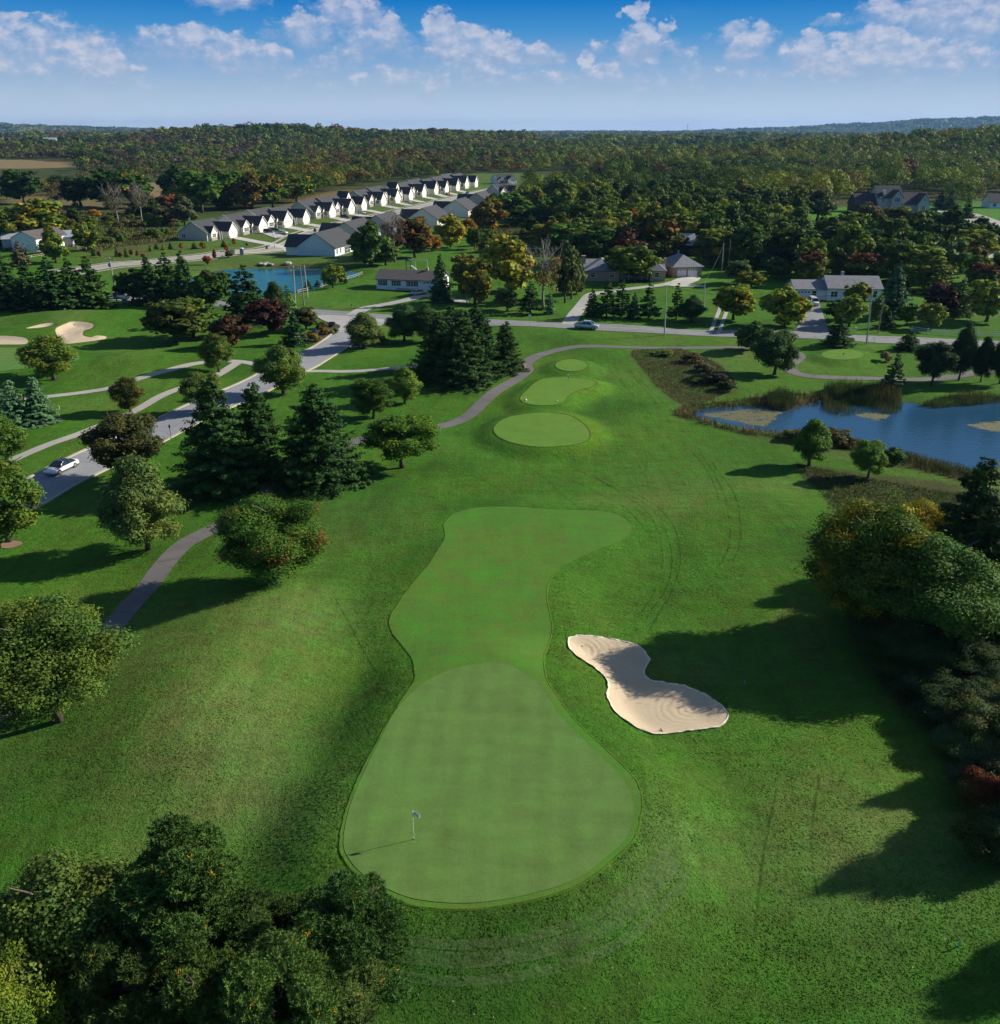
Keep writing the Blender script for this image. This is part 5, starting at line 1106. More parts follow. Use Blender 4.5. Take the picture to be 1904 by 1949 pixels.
M['roof'] = shingle('charcoal_shingles', (.040, .041, .046)); M['roofb'] = shingle('brown_grey_shingles', (.10, .088, .085)); M['roofg'] = shingle('pale_grey_shingles', (.20, .205, .22)); M['metalroof'] = simple('metal_roof', (.33, .36, .40), .5, var=.15, scale=1.5)
M['wwall'] = siding('cream_siding', (.88, .83, .70)); M['gwall'] = siding('blue_grey_siding', (.40, .42, .43)); M['white'] = simple('white_trim', (.78, .77, .73), .5, var=.05)
M['wside'] = siding('white_siding', (.86, .89, .91)); M['brick'] = brick('tan_brick', (.34, .22, .14), (.42, .29, .19)); M['stone'] = brick('stone_veneer', (.24, .20, .17), (.33, .28, .23)); M['dwood'] = siding('dark_board', (.03, .028, .026)); M['glass'] = glass()
M['dark'] = simple('dark_interior', (.03, .03, .035), .8); M['gdoor'] = simple('garage_door_white', (.80, .78, .73), .5, var=.05); M['shut'] = simple('dark_shutter', (.03, .035, .045), .6)
HW = {'cream': M['wwall'], 'grey': siding('warm_grey_siding', (.50, .46, .39)), 'sage': siding('sage_siding', (.44, .45, .38)), 'blue': M['gwall'], 'white': M['wside'], 'pale': siding('pale_blue_siding', (.66, .73, .76))}
def pent(y0, y1, e, r): return [(y0, 0), (y1, 0), (y1, e), ((y0 + y1) / 2, r), (y0, e)]
def slabs(mb, axis, a0, a1, b0, b1, e, r, oh=.45, th=.16):
    """gable roof: ridge runs along axis from a0 to a1, spans b0..b1"""
    c = (b0 + b1) / 2; sl = (r - e) / (c - b0); eo = e - oh * sl
    prof = [(b0 - oh, eo), (c, r), (b1 + oh, eo), (b1 + oh, eo + th), (c, r + th), (b0 - oh, eo + th)]
    prof = [(p, q + .03) for p, q in prof]; mb.prism(prof, axis, a0 - oh * .7, a1 + oh * .7)
def win(parent, face, c, along, z, w_, h_, mull=1, shutters=False, label=None):
    """window on a wall: face 'x+','x-','y+','y-' at coordinate c"""
    f = MB(); gl = MB(); s = 1 if face[1] == '+' else -1
    def bx(mb, a0, a1, z0, z1, d0, d1):
        d0, d1 = sorted((c + s * d0, c + s * d1))
        mb.box(d0, d1, a0, a1, z0, z1) if face[0] == 'x' else mb.box(a0, a1, d0, d1, z0, z1)
    a0, a1 = along - w_ / 2, along + w_ / 2; e = .09
    bx(f, a0 - e, a1 + e, z - e, z, -.02, .07); bx(f, a0 - e, a1 + e, z + h_, z + h_ + e, -.02, .07); bx(f, a0 - e, a0, z, z + h_, -.02, .068); bx(f, a1, a1 + e, z, z + h_, -.02, .068)
    for k in range(1, mull): q = a0 + w_ * k / mull; bx(f, q - .05, q + .05, z, z + h_, 0, .06)
    bx(f, a0, a1, z + h_ / 2 - .03, z + h_ / 2 + .03, 0, .055)
    bx(gl, a0 + .002, a1 - .002, z + .002, z + h_ - .002, -.015, .025)
    o = f.build('window', M['white'], parent); gl.build('pane', M['glass'], o)
    if shutters:
        sh = MB(); bx(sh, a0 - e - .42, a0 - e - .01, z - .05, z + h_ + .05, -.02, .05); sh.build('shutter', M['shut'], parent); sh = MB(); bx(sh, a1 + e + .01, a1 + e + .42, z - .05, z + h_ + .05, -.02, .05); sh.build('shutter', M['shut'], parent)
    return o
def gdoor(parent, x, y0, y1, z1, face='x+', m=None):
    b = MB(); s = 1 if face[1] == '+' else -1; n = 4
    for k in range(n):
        z0_, z1_ = .04 + (z1 - .04) * k / n, .04 + (z1 - .04) * (k + 1) / n - .03
        lo, hi = sorted((x - s * .05, x + s * .05)); b.box(lo, hi, y0, y1, z0_, z1_) if face[0] == 'x' else b.box(y0, y1, lo, hi, z0_, z1_)
    o = b.build('garage_door', m or M['gdoor'], parent); gl = MB(); nn = 4
    for k in range(nn):
        a = y0 + (y1 - y0) * (k + .2) / nn; c_ = y0 + (y1 - y0) * (k + .8) / nn; lo, hi = sorted((x + s * .02, x + s * .065)); zz = z1 * .80
        gl.box(lo, hi, a, c_, zz, zz + .3) if face[0] == 'x' else gl.box(a, c_, lo, hi, zz, zz + .3)
    gl.build('pane', M['glass'], o); return o
def copy_tree(o, parent=None):
    c = o.copy(); COL.objects.link(c)
    if parent is not None: c.parent = parent
    for ch in list(o.children): copy_tree(ch, c)
    return c
# new row houses: local +x is the street front, ridge along y
def row_house(v):
    r = empty('row_house', (0, 0, 0)); wl = M['wwall']; D = 12.5; W2 = 8.5
    w_ = MB().prism(pent(-D, 0, 2.9, 7.2), 'x', 0, 0) if 0 else MB()
    w_.prism([(-D, -.3), (0, -.3), (0, 2.85), (-D / 2, 6.9), (-D, 2.85)], 'y', -W2, W2); w_.build('wall', M['gwall'], r)
    rf = MB(); slabs(rf, 'y', -W2, W2, -D, 0, 2.85, 6.9)
    g0, g1 = (1.0, 7.7) if v != 1 else (-.8, 6.2); gx_ = 4.2 if v != 2 else 3.2
    fr = MB(); fr.prism([(g0, -.3), (g1, -.3), (g1, 2.9), ((g0 + g1) / 2, 5.9), (g0, 2.9)], 'x', .02, gx_); fr.build('front_wing', wl, r); slabs(rf, 'x', -4.6, gx_, g0, g1, 2.9, 5.9, .4)
    s0, s1 = (-7.2, -3.0) if v != 1 else (-7.9, -2.4)
    fw = MB(); fw.prism([(s0, -.3), (s1, -.3), (s1, 2.92), ((s0 + s1) / 2, 5.0), (s0, 2.92)], 'x', .02, 1.2); fw.build('front_wing', wl, r); slabs(rf, 'x', -3.4, 1.2, s0, s1, 2.92, 5.0, .35)
    if v == 1: pw = MB(); pw.prism([(-2.3, 2.4), (-.9, 2.4), (-.9, 3.0), (-1.6, 4.3), (-2.3, 3.0)], 'x', .02, 2.0); pw.build('porch_gable', wl, r); slabs(rf, 'x', -1.6, 2.0, -2.35, -.85, 3.0, 4.1, .3)
    if v == 2:
        up = MB(); up.prism([(-5.6, 4.2), (-1.0, 4.2), (-1.0, 6.3), (-3.3, 8.6), (-5.6, 6.3)], 'x', -6.2, -1.2); up.build('upper_wing', wl, r); slabs(rf, 'x', -6.2, -1.2, -5.6, -1.0, 6.3, 8.6, .4); win(r, 'x+', -1.2, -3.3, 4.9, 1.9, 1.2, 2)
    rf.build('roof', M['roof'], r)
    st = MB().box(gx_ - .02, gx_ + .05, g0 + .02, g0 + .7, -.3, 1.0).box(gx_ - .02, gx_ + .05, g1 - .7, g1 - .02, -.3, 1.0).box(1.2, 1.26, s0, s1, -.3, .9); st.build('stone_base', M['stone'], r)
    gdoor(r, gx_ + .03, (g0 + g1) / 2 - 2.45, (g0 + g1) / 2 + 2.45, 2.35)
    win(r, 'x+', 1.2, (s0 + s1) / 2, 1.0, 2.6, 1.35, 3, v == 1); win(r, 'y-', g0, 2.2, 1.0, 1.0, 1.3, 1, True) if v == 1 else None
    dr = MB().box(-.02, .06, -1.9, -.9, 0, 2.15).build('front_door', M['shut'], r); MB().box(.06, .1, -1.05, -.98, .95, 1.05).build('handle', M['white'], dr)
    ps = MB().tube([(2.0, -.75, -.2), (2.0, -.75, 2.9)], .12, 8).tube([(2.0, -2.35, -.2), (2.0, -2.35, 2.9)], .12, 8); ps.build('porch_posts', M['white'], r)
    win(r, 'y-', -W2, -10.3, .9, 1.5, 1.3, 2)
    for (a, b) in (((-D - .45, 2.66), (-D / 2, 7.12)), ((-D / 2, 7.12), (.45, 2.66))):   # pale rake boards on the gables
        tr = MB(); c_ = -W2 - .34; tr.prism([(a[0], a[1] - .06), (b[0], b[1] - .06), (b[0], b[1] + .17), (a[0], a[1] + .17)], 'y', c_ - .05, c_); tr.build('rake_board', M['white'], r)
    for (q0, q1, e, rr, xx) in ((g0, g1, 2.9, 5.9, gx_ + .3), (s0, s1, 2.92, 5.0, 1.46)):
        c_ = (q0 + q1) / 2; sl = (rr - e) / (c_ - q0); tr = MB()
        tr.prism([(q0 - .45, e - .45 * sl - .06), (c_, rr - .06), (c_, rr + .2), (q0 - .45, e - .45 * sl + .2)], 'x', xx, xx + .06); tr.prism([(c_, rr - .06), (q1 + .45, e - .45 * sl - .06), (q1 + .45, e - .45 * sl + .2), (c_, rr + .2)], 'x', xx, xx + .06)
        tr.build('rake_board', M['white'], r)
    win(r, 'x-', -D, -6.2, .9, 2.2, 1.3, 3); win(r, 'x-', -D, -1.0, .3, 4.2, 2.0, 4); win(r, 'x-', -D, 4.2, .9, .8, 1.3, 1); win(r, 'x-', -D, 6.8, .9, .8, 1.3, 1)
    return r
protos = [row_house(0), row_house(1), row_house(2)]
for p_ in protos: p_.location = (0, -500, 0)
used = [False] * 3
# street axis in the world
a_w = np.array(gz(445, 452)); b_w = np.array(gz(888, 358)); dv = (b_w - a_w) / np.hypot(*(b_w - a_w)); ROT = math.atan2(-dv[0], dv[1])  # local +y along the row
def put_house(v, garage_px, rot, label, wall=None, group=None, s=1.0, flip=False):
    x, y, z = g(*garage_px); c, s_ = math.cos(rot), math.sin(rot); gc = (4.2 if v != 2 else 3.2, 4.35 if v != 1 else 2.7)
    hx, hy = x - (gc[0] * c - gc[1] * s_) * s, y - (gc[0] * s_ + gc[1] * c) * s
    h = protos[v] if not used[v] else copy_tree(protos[v]); used[v] = True
    h.location = (hx, hy, h1(hx, hy) + .15); h.rotation_euler = (0, 0, rot); tag(h, label, 'house', group); h.scale = (s, s, s)
    if wall:
        for ch in h.children:
            if ch.name.split('.')[0] in ('wall',): ch.material_slots[0].link = 'OBJECT'; ch.material_slots[0].material = HW[wall]
    return h
ORD = ['nearest', 'second', 'third', 'fourth', 'fifth', 'sixth', 'seventh', 'eighth', 'ninth', 'tenth', 'eleventh', 'twelfth', 'thirteenth', 'fourteenth', 'fifteenth', 'sixteenth']
ROW1 = [(0,445,452,'grey'),(1,502,441,'cream'),(1,549,432,'grey'),(0,584,426,'sage'),(1,634,413,'grey'),(1,670,407,'sage'),(2,694,400,'blue'),(1,731,391,'sage'),(1,758,386,'grey'),(2,783,380,'blue'),(1,808,375,'sage'),(0,831,369.5,'grey'),(1,851,367,'grey'),(0,872,363,'grey'),(1,889,358.5,'sage'),(0,907,356,'grey')]
for i, (v, px_, py_, wl) in enumerate(ROW1):
    put_house(v, (px_, py_), ROT, '%s %s house of the front row, %s' % (ORD[i], {'grey': 'warm grey', 'cream': 'cream', 'sage': 'sage', 'blue': 'blue grey'}[wl], ['wide garage gable', 'small porch gable', 'upper storey gable'][v]), wl, 'houses of the front row along the new street', 1.06 + .36 * i / 15 + .05 * ((i * 7) % 3 - 1))
def back_house(v, px_, py_, wl, label, rot=None):
    rot = ROT + math.pi if rot is None else rot; x, y, z = g(px_, py_); h = copy_tree(protos[v]); c, s_ = math.cos(rot), math.sin(rot)
    lx, ly = -12.5, 0; hx, hy = x - (lx * c - ly * s_), y - (lx * s_ + ly * c)
    h.location = (hx, hy, h1(hx, hy) + .2); h.rotation_euler = (0, 0, rot); tag(h, label, 'house', 'houses of the back row beside the pond'); h.scale = (1.15,) * 3
    for ch in h.children:
        if ch.name.split('.')[0] == 'wall': ch.material_slots[0].link = 'OBJECT'; ch.material_slots[0].material = HW[wl]
    return h
back_house(0, 650, 482, 'pale', 'corner house by the teal pond with sunlit rear windows')
back_house(1, 700, 461, 'sage', 'second house of the back row behind the tall green tree')
back_house(0, 755, 443, 'blue', 'third house of the back row behind bare and rusty trees')
back_house(1, 838, 427, 'cream', 'fourth house of the back row with sunlit pale rear wall')
back_house(0, 895, 410, 'cream', 'fifth house of the back row beside the slim yellow tree')
back_house(1, 932, 394, 'grey', 'farthest house of the back row behind the slim yellow tree')
put_house(1, (975, 350), ROT - .9, 'white gabled house beyond the end of the new street', 'white'); put_house(0, (985, 372), ROT - .6, 'low roofed house behind trees at the street end', 'blue')
put_house(2, (1092, 350), ROT - 1.2, 'left of the three far houses among the woods', 'cream'); put_house(1, (1118, 345), ROT - 1.2, 'middle of the three far houses among the woods', 'cream'); put_house(2, (1142, 345), ROT - 1.2, 'right tallest of the three far houses among the woods', 'white')
for i, (a, b, c_, d_) in enumerate([(447,453,560,470),(503,442,535,452),(550,432.5,590,440),(585,426.5,630,434),(634,414,668,421),(671,407.5,705,413),(697,400,735,407),(732,391.5,760,397),(759,386,780,391),(784,380.5,805,385),(809,375,832,380),(832,369.5,850,375),(852,367,872,371),(873,363,892,367)]):
    ribbon('driveway', line([(a, b), (c_, d_)]), 5.2, M['drive'], .13, 2, cross=2)

# generic gabled block building
def gable_house(name, label, x, y, rz, L, D, e, r, wallm, roofm, oh=.5, cat='house'):
    h = empty(name, (x, y, h1(x, y) + .05), rz, label, cat)
    MB().prism([(0, -.4), (D, -.4), (D, e), (D / 2, r), (0, e)], 'x', 0, L).build('wall', wallm, h)
    rf = MB(); slabs(rf, 'x', 0, L, 0, D, e, r, oh); ro = rf.build('roof', roofm, h); return h, ro
def ang(p, q): return math.atan2(q[1] - p[1], q[0] - p[0])
# white ranch
p, q = g(717, 549.5)[:2], g(829, 555.5)[:2]; L = math.hypot(q[0] - p[0], q[1] - p[1]) * 1.10
h, ro = gable_house('ranch_house', 'long white ranch house with brown roof beside the teal pond', p[0], p[1], ang(p, q), L, 8.2, 2.75, 4.6, M['wside'], M['roofb'])
for fx, w_, mu in ((.10, 1.5, 2), (.31, 1.5, 2), (.555, 2.3, 3)): win(h, 'y-', 0, L * fx, 1.0, w_, 1.3, mu, True)
d_ = MB().box(L * .42, L * .42 + .95, -.06, .02, 0, 2.1).build('front_door', M['white'], h); MB().box(L * .42 + .8, L * .42 + .86, -.1, -.06, .95, 1.05).build('handle', M['dark'], d_)
gdoor(h, 0, L * .72, L * .92, 2.3, 'y-', M['wside']); MB().box(L * .70, L * .78, 3.7, 4.5, 3.9, 5.4).build('chimney', M['stone'], ro) if 0 else MB().box(L * .715, L * .745, 3.9, 4.7, 4.0, 5.5).build('chimney', M['brick'], ro)
MB().box(L * .34, L * .62, -2.6, -.1, .1, .35).build('porch_deck', M['stone'], h)
# brick ranch, long wing with two cross ends
p, q = g(1113, 531)[:2], g(1268, 533)[:2]; a_ = ang(p, q); L = math.hypot(q[0] - p[0], q[1] - p[1])
h, ro = gable_house('brick_house', 'tan brick ranch house with pale grey hipped roofs and two chimneys', p[0], p[1] + 1.5, a_, L * .98, 8.5, 2.8, 4.9, M['brick'], M['roofg'])
def hiproof(mb, x0, x1, y0, y1, e, r, oh=.5):
    x0 -= oh; x1 += oh; y0 -= oh; y1 += oh; w_ = min(x1 - x0, y1 - y0) / 2; k = len(mb.v)
    if x1 - x0 > y1 - y0: A, B = (x0 + w_, (y0 + y1) / 2, r), (x1 - w_, (y0 + y1) / 2, r)
    else: A, B = ((x0 + x1) / 2, y0 + w_, r), ((x0 + x1) / 2, y1 - w_, r)
    P = [(x0, y0, e), (x1, y0, e), (x1, y1, e), (x0, y1, e)]
    if x1 - x0 > y1 - y0: F = [[P[0], P[1], B, A], [P[1], P[2], B], [P[2], P[3], A, B], [P[3], P[0], A]]
    else: F = [[P[0], P[1], A], [P[1], P[2], B, A], [P[2], P[3], B], [P[3], P[0], A, B]]
    for f in F: mb.poly(f)
    mb.box(x0, x1, y0, y1, e - .14, e - .003)
w_ = MB().box(0, L * .42, -4.5, 0, -.4, 2.78).build('front_wing', M['brick'], h); rr = MB(); hiproof(rr, 0, L * .42, -4.5, 8.5, 2.8, 5.6); rr.build('hipped_roof', M['roofg'], h)
w_ = MB().box(L * .80, L * .98, -3.4, 0, -.4, 2.78).build('front_wing', M['brick'], h); rr = MB(); hiproof(rr, L * .78, L * .98, -3.4, 8.5, 2.8, 5.0); rr.build('hipped_roof', M['roofg'], h)
win(h, 'y-', -4.5, L * .10, 1.0, 1.3, 1.3, 1, False); win(h, 'y-', -4.5, L * .33, 1.0, 1.3, 1.3, 1, False); win(h, 'y-', 0, L * .55, .9, 1.8, 1.3, 2); win(h, 'y-', -3.4, L * .88, .9, 1.3, 1.3, 1)
MB().box(-.9, .35, 2, 3.2, -.3, 6.2).build('chimney', M['brick'], h); MB().box(L * .985, L * 1.015, 2.5, 3.6, -.3, 5.6).build('chimney', M['brick'], h)
pr_ = MB(); [pr_.tube([(L * f, -2.6, 0), (L * f, -2.6, 2.7)], .08, 6) for f in (.46, .54, .62, .70, .77)]; pr_.box(L * .43, L * .79, -2.65, -2.55, .8, .9); pr_.build('porch_posts', M['white'], h); MB().box(L * .425, L * .795, -2.9, -.02, 2.70, 2.82).build('porch_roof', M['roofg'], h)
# brick double garage
p, q = g(1281, 527.5)[:2], g(1335, 527)[:2]; a_ = ang(p, q); L = math.hypot(q[0] - p[0], q[1] - p[1])
h = empty('garage', (p[0], p[1], h1(*p) + .05), a_, 'tan brick double garage with two white doors and hipped roof', 'garage')
MB().box(0, L, 0, 13, -.4, 2.9).build('wall', M['brick'], h); rr = MB(); hiproof(rr, 0, L, 0, 13, 2.9, 5.9, .6); rr.build('roof', M['roofg'], h)
gdoor(h, 0, L * .14, L * .46, 2.35, 'y-'); gdoor(h, 0, L * .52, L * .84, 2.35, 'y-')
# dark barn
p, q = g(1268, 488)[:2], g(1318, 488)[:2]; L = math.hypot(q[0] - p[0], q[1] - p[1])
h, ro = gable_house('barn', 'dark boarded barn with pale metal roof behind the brick garage', p[0], p[1], ang(p, q), L * 1.15, 11, 4.2, 7.2, M['dwood'], M['metalroof'], .7, 'barn')
MB().box(L * .42, L * .50, -.06, .02, 0, 2.2).build('door', M['white'], h)
# right ranch
p, q = g(1511, 570)[:2], g(1572, 570.5)[:2]; L = math.hypot(q[0] - p[0], q[1] - p[1]); a_ = ang(p, q)
h, ro = gable_house('ranch_house', 'pale siding ranch house in two heights behind the white van', p[0], p[1], a_, L, 9, 2.7, 4.3, M['wside'], M['roofg'])
MB().prism([(-1.2, -.4), (9.5, -.4), (9.5, 3.2), (4.15, 5.5), (-1.2, 3.2)], 'x', L + .05, L * 2.65).build('main_wing', M['wside'], h); rf = MB(); slabs(rf, 'x', L + .1, L * 2.65, -1.2, 9.5, 3.2, 5.5, .5); r2 = rf.build('main_roof', M['roofg'], h); MB().box(L * 1.55, L * 1.63, 5.0, 5.8, 4.8, 6.5).build('chimney', M['metalroof'], r2)
win(h, 'y-', 0, L * .62, 1.0, 1.0, 1.2, 1); win(h, 'y-', -1.2, L * 1.2, 1.0, 1.6, 1.3, 2); win(h, 'y-', -1.2, L * 2.0, 1.0, 1.6, 1.3, 2); win(h, 'y-', -1.2, L * 2.45, 1.0, 1.0, 1.6, 1); gdoor(h, 0, L * .08, L * .5, 2.2, 'y-', M['wside'])
# grey two storey house far right
p, q = g(1668, 403)[:2], g(1772, 403)[:2]; L = math.hypot(q[0] - p[0], q[1] - p[1]); a_ = ang(p, q)
h, ro = gable_house('two_storey_house', 'blue grey two storey house with dormers near the cul de sac', p[0], p[1], a_, L * .45, 11, 5.6, 9.8, M['gwall'], M['roof']); h.scale = (1, 1.15, 1.3)
MB().prism([(-0, -.4), (10, -.4), (10, 3), (5, 6.8), (0, 3)], 'x', -L * .38, -.05).build('left_wing', M['dwood'], h)
rf = MB(); slabs(rf, 'x', -L * .38, -.1, 0, 10, 3, 6.8, .5); slabs(rf, 'y', -2, 9, L * .22, L * .42, 5.6, 8.4, .4); slabs(rf, 'x', L * .46, L * .95, 0, 10, 3, 7.0, .5); rf.build('wing_roofs', M['roof'], h)
MB().prism([(L * .22, -.4), (L * .42, -.4), (L * .42, 5.6), (L * .32, 8.4), (L * .22, 5.6)], 'y', -2, -.02).build('front_gable', M['gwall'], h); MB().prism([(0, -.4), (10, -.4), (10, 3), (5, 7.0), (0, 3)], 'x', L * .455, L * .95).build('right_wing', M['gwall'], h)
MB().prism([(L * .72, -.4), (L * .93, -.4), (L * .93, 3.3), (L * .825, 7.0), (L * .72, 3.3)], 'y', -1.5, -.02).build('right_gable', M['gwall'], h); rf = MB(); slabs(rf, 'y', -1.5, 6, L * .72, L * .93, 3.3, 7.0, .4); rf.build('gable_roof', M['roof'], h)
win(h, 'y-', -2, L * .32, 4.0, 2.6, 1.5, 3); win(h, 'y-', 0, L * .1, 3.6, 1.6, 1.4, 2); win(h, 'y-', -1.5, L * .825, .8, 1.8, 1.5, 2); win(h, 'y-', -1.5, L * .825, 4.3, .9, 1.1, 1); MB().box(L * .10, L * .14, .8, 2.4, 6.6, 8.3).build('dormer', M['white'], h)
p = g(1884, 396)[:2]; h, ro = gable_house('cottage', 'pale cottage with dark roof cut by the right edge', p[0], p[1], 0.0, 22, 10, 3.2, 7.2, M['wside'], M['roof']); win(h, 'y-', 0, 2.6, .9, 1.8, 1.5, 2); win(h, 'y-', 0, 7, .9, 1.8, 1.5, 2)
# old white barn on the left
p, q = g(72, 478)[:2], g(150, 466)[:2]
h, ro = gable_house('barn', 'old white barn with grey roof half hidden by yellowing trees', p[0], p[1], ang(p, q), 17, 11, 4.2, 6.6, M['white'], M['roofb'], .3, 'barn'); win(h, 'x+', 17, 3, 1.5, 1.0, 1.0, 1)
p = g(6, 474)[:2]; h, ro = gable_house('shed', 'long blue grey shed left of the old white barn', p[0], p[1], .35, 24, 9, 3.4, 5.4, M['gwall'], M['metalroof'], .3, 'shed'); MB().box(4, 7, -.06, .02, 0, 2.8).build('door', M['dark'], h)
# far farmhouses
for (px_, py_, lab, s_) in ((84,275,'far white farmhouse left among blue woods',1.5),(132,277,'low far farm building right of the farmhouse',1.2),(456,274,'tiny far white roof in the left woods',.8),(1138,273,'tiny far white house by the distant clearing',1.0),(1012,271,'tiny far white shed left of the distant clearing',.8)):
    x, y, z = g(px_, py_); h, ro = gable_house('farmhouse', lab, x, y, .3, 16 * s_, 10 * s_, 9 * s_, 13 * s_, M['white'], M['metalroof']); win(h, 'y-', 0, 8 * s_, 4, 3, 2, 2)

# ------------------------------------------------------------------ vehicles
def paint(name, col, rough=.25, metal=.3):
    m, t, b, o = mat(name); b.inputs['Base Color'].default_value = col + (1,); b.inputs['Roughness'].default_value = rough; b.inputs['Metallic'].default_value = metal; b.inputs['Coat Weight'].default_value = .6; b.inputs['Coat Roughness'].default_value = .08; return m
PT = {'silver': paint('silver_paint', (.62, .65, .68)), 'white': paint('white_paint', (.80, .80, .78), .3, 0), 'black': paint('black_paint', (.02, .02, .025)), 'maroon': paint('maroon_paint', (.10, .02, .02)), 'blue': paint('blue_paint', (.06, .15, .30)), 'gold': paint('pale_gold_paint', (.50, .45, .38)), 'red': paint('red_paint', (.35, .03, .02)), 'paleblue': paint('pale_blue_paint', (.50, .60, .66))}
M['tyre'] = simple('tyre_rubber', (.02, .02, .02), .9); M['rim'] = simple('alloy', (.5, .5, .52), .3, .8); M['lamp'] = simple('headlamp', (.75, .78, .8), .15); M['tail'] = simple('tail_lamp', (.35, .02, .02), .3); M['trim'] = simple('black_trim', (.025, .025, .028), .6)
def loft(mb, secs):
    """closed rings of equal length, capped"""
    n = len(secs[0]); k = len(mb.v)
    for s_ in secs: mb.v += [tuple(p) for p in s_]
    for i in range(len(secs) - 1):
        for j in range(n): mb.f.append((k + i * n + j, k + i * n + (j + 1) % n, k + (i + 1) * n + (j + 1) % n, k + (i + 1) * n + j))
    mb.f.append(tuple(k + j for j in range(n))[::-1]); mb.f.append(tuple(k + (len(secs) - 1) * n + j for j in range(n)))
def ring(x, w_, z0, z1, rd=.12):
    h_ = w_ / 2; return [(x, -h_ + rd, z0), (x, h_ - rd, z0), (x, h_, z0 + rd), (x, h_, (z0 + z1) / 2), (x, h_ - .05, z1 - rd), (x, h_ - rd - .08, z1), (x, -h_ + rd + .08, z1), (x, -h_ + .05, z1 - rd), (x, -h_, (z0 + z1) / 2), (x, -h_, z0 + rd)]
def vehicle(name, kind, col, label, px_=None, py_=None, rz=0.0, world=None, group=None, roofcol=None):
    x, y = world if world else g(px_, py_)[:2]
    hz0 = h1(x, y) + .09; e = empty(name, (x, y, hz0), rz, label, {'coupe': 'car', 'sedan': 'car', 'pickup': 'pickup truck', 'van': 'van', 'suv': 'car'}[kind], group)
    P_ = PT[col]; b = MB(); L, W_, wb = {'coupe': (4.75, 1.80, 2.8), 'sedan': (4.8, 1.8, 2.8), 'pickup': (5.4, 1.95, 3.2), 'van': (5.1, 1.95, 3.0), 'suv': (4.7, 1.85, 2.75)}[kind]; hl = L / 2
    bz = {'coupe': .86, 'sedan': .9, 'pickup': 1.12, 'van': 1.1, 'suv': 1.02}[kind]; z0 = .22 if kind in ('coupe', 'sedan') else .34
    loft(b, [ring(-hl, W_ * .80, z0 + .12, bz - .12), ring(-hl + .12, W_ * .93, z0 + .02, bz - .02), ring(-hl + .6, W_, z0, bz), ring(0, W_, z0, bz + .02), ring(hl - 1.5, W_, z0, bz), ring(hl - .5, W_ * .97, z0, bz - .12), ring(hl - .12, W_ * .88, z0 + .04, bz - .22), ring(hl, W_ * .74, z0 + .14, bz - .32)])
    body = b.build('body', P_, e, True)
    # cabin: x stations (rear base, rear top, front top, front base)
    c0, c1, c2, c3, ct = {'coupe': (-1.75, -.95, .35, 1.25, 1.38), 'sedan': (-1.85, -1.2, .35, 1.2, 1.42), 'pickup': (-.95, -.75, .75, 1.55, 1.78), 'van': (-2.45, -2.25, .95, 1.75, 1.85), 'suv': (-2.2, -1.95, .45, 1.2, 1.68)}[kind]
    wb_, wt = W_ * .47, W_ * .37
    gm = MB(); gm.v += [(c0, -wb_, bz - .03), (c3, -wb_, bz - .03), (c3, wb_, bz - .03), (c0, wb_, bz - .03), (c1, -wt, ct - .04), (c2, -wt, ct - .04), (c2, wt, ct - .04), (c1, wt, ct - .04)]; gm.f += [(0,3,2,1),(4,5,6,7),(0,1,5,4),(1,2,6,5),(2,3,7,6),(3,0,4,7)]; gm.build('windows', M['glass'], e)
    rf = MB(); rf.v += [(c1 - .05, -wt - .02, ct - .06), (c2 + .05, -wt - .02, ct - .06), (c2 + .05, wt + .02, ct - .06), (c1 - .05, wt + .02, ct - .06), (c1 + .1, -wt + .1, ct), (c2 - .1, -wt + .1, ct), (c2 - .1, wt - .1, ct), (c1 + .1, wt - .1, ct)]; rf.f += [(0,3,2,1),(4,5,6,7),(0,1,5,4),(1,2,6,5),(2,3,7,6),(3,0,4,7)]
    for sy in (-1, 1):
        for (xa, xb) in ((c0, c1), (c3, c2)): rf.tube([(xa, sy * (wb_ + .01), bz), (xb, sy * (wt + .01), ct - .03)], .05, 5)
        xm = (c1 + c2) / 2 - .1; rf.tube([(xm, sy * (wb_ + .01), bz), (xm, sy * (wt + .01), ct - .03)], .04, 5)
    rf.build('roof', PT[roofcol] if roofcol else P_, e)
    if kind == 'pickup': MB().box(-hl + .18, -1.0, -W_ * .40, W_ * .40, bz - .02, bz + .03).build('bed', M['trim'], e)
    wr = .33 if kind in ('coupe', 'sedan') else .38
    for sx in (-1, 1):
        for sy in (-1, 1):
            wc = (sx * wb / 2, sy * (W_ / 2 - .10)); ty = MB().tube([(wc[0], wc[1] - .11, wr), (wc[0], wc[1] + .11, wr)], wr, 18).build('wheel', M['tyre'], e); MB().tube([(wc[0], wc[1] - .118, wr), (wc[0], wc[1] + .118, wr)], wr * .62, 10).build('rim', M['rim'], ty)
    for sy in (-1, 1):
        MB().box(hl - .32, hl - .02, sy * W_ * .36 - .17, sy * W_ * .36 + .17, bz - .42, bz - .26).build('headlight', M['lamp'], e); MB().box(-hl - .01, -hl + .2, sy * W_ * .37 - .12, sy * W_ * .37 + .12, bz - .32, bz - .14).build('tail_light', M['tail'], e)
        MB().box(c3 - .45, c3 - .25, sy * (W_ / 2 + .02) - .1, sy * (W_ / 2 + .02) + .1, bz, bz + .14).build('mirror', P_, e)
    MB().box(hl - .2, hl - .008, -W_ * .22, W_ * .22, bz - .5, bz - .3).build('grille', M['trim'], e); MB().box(-hl + .15, hl - .15, -W_ * .46, W_ * .46, z0 - .06, z0 + .03).build('sill', M['trim'], e)
    return e
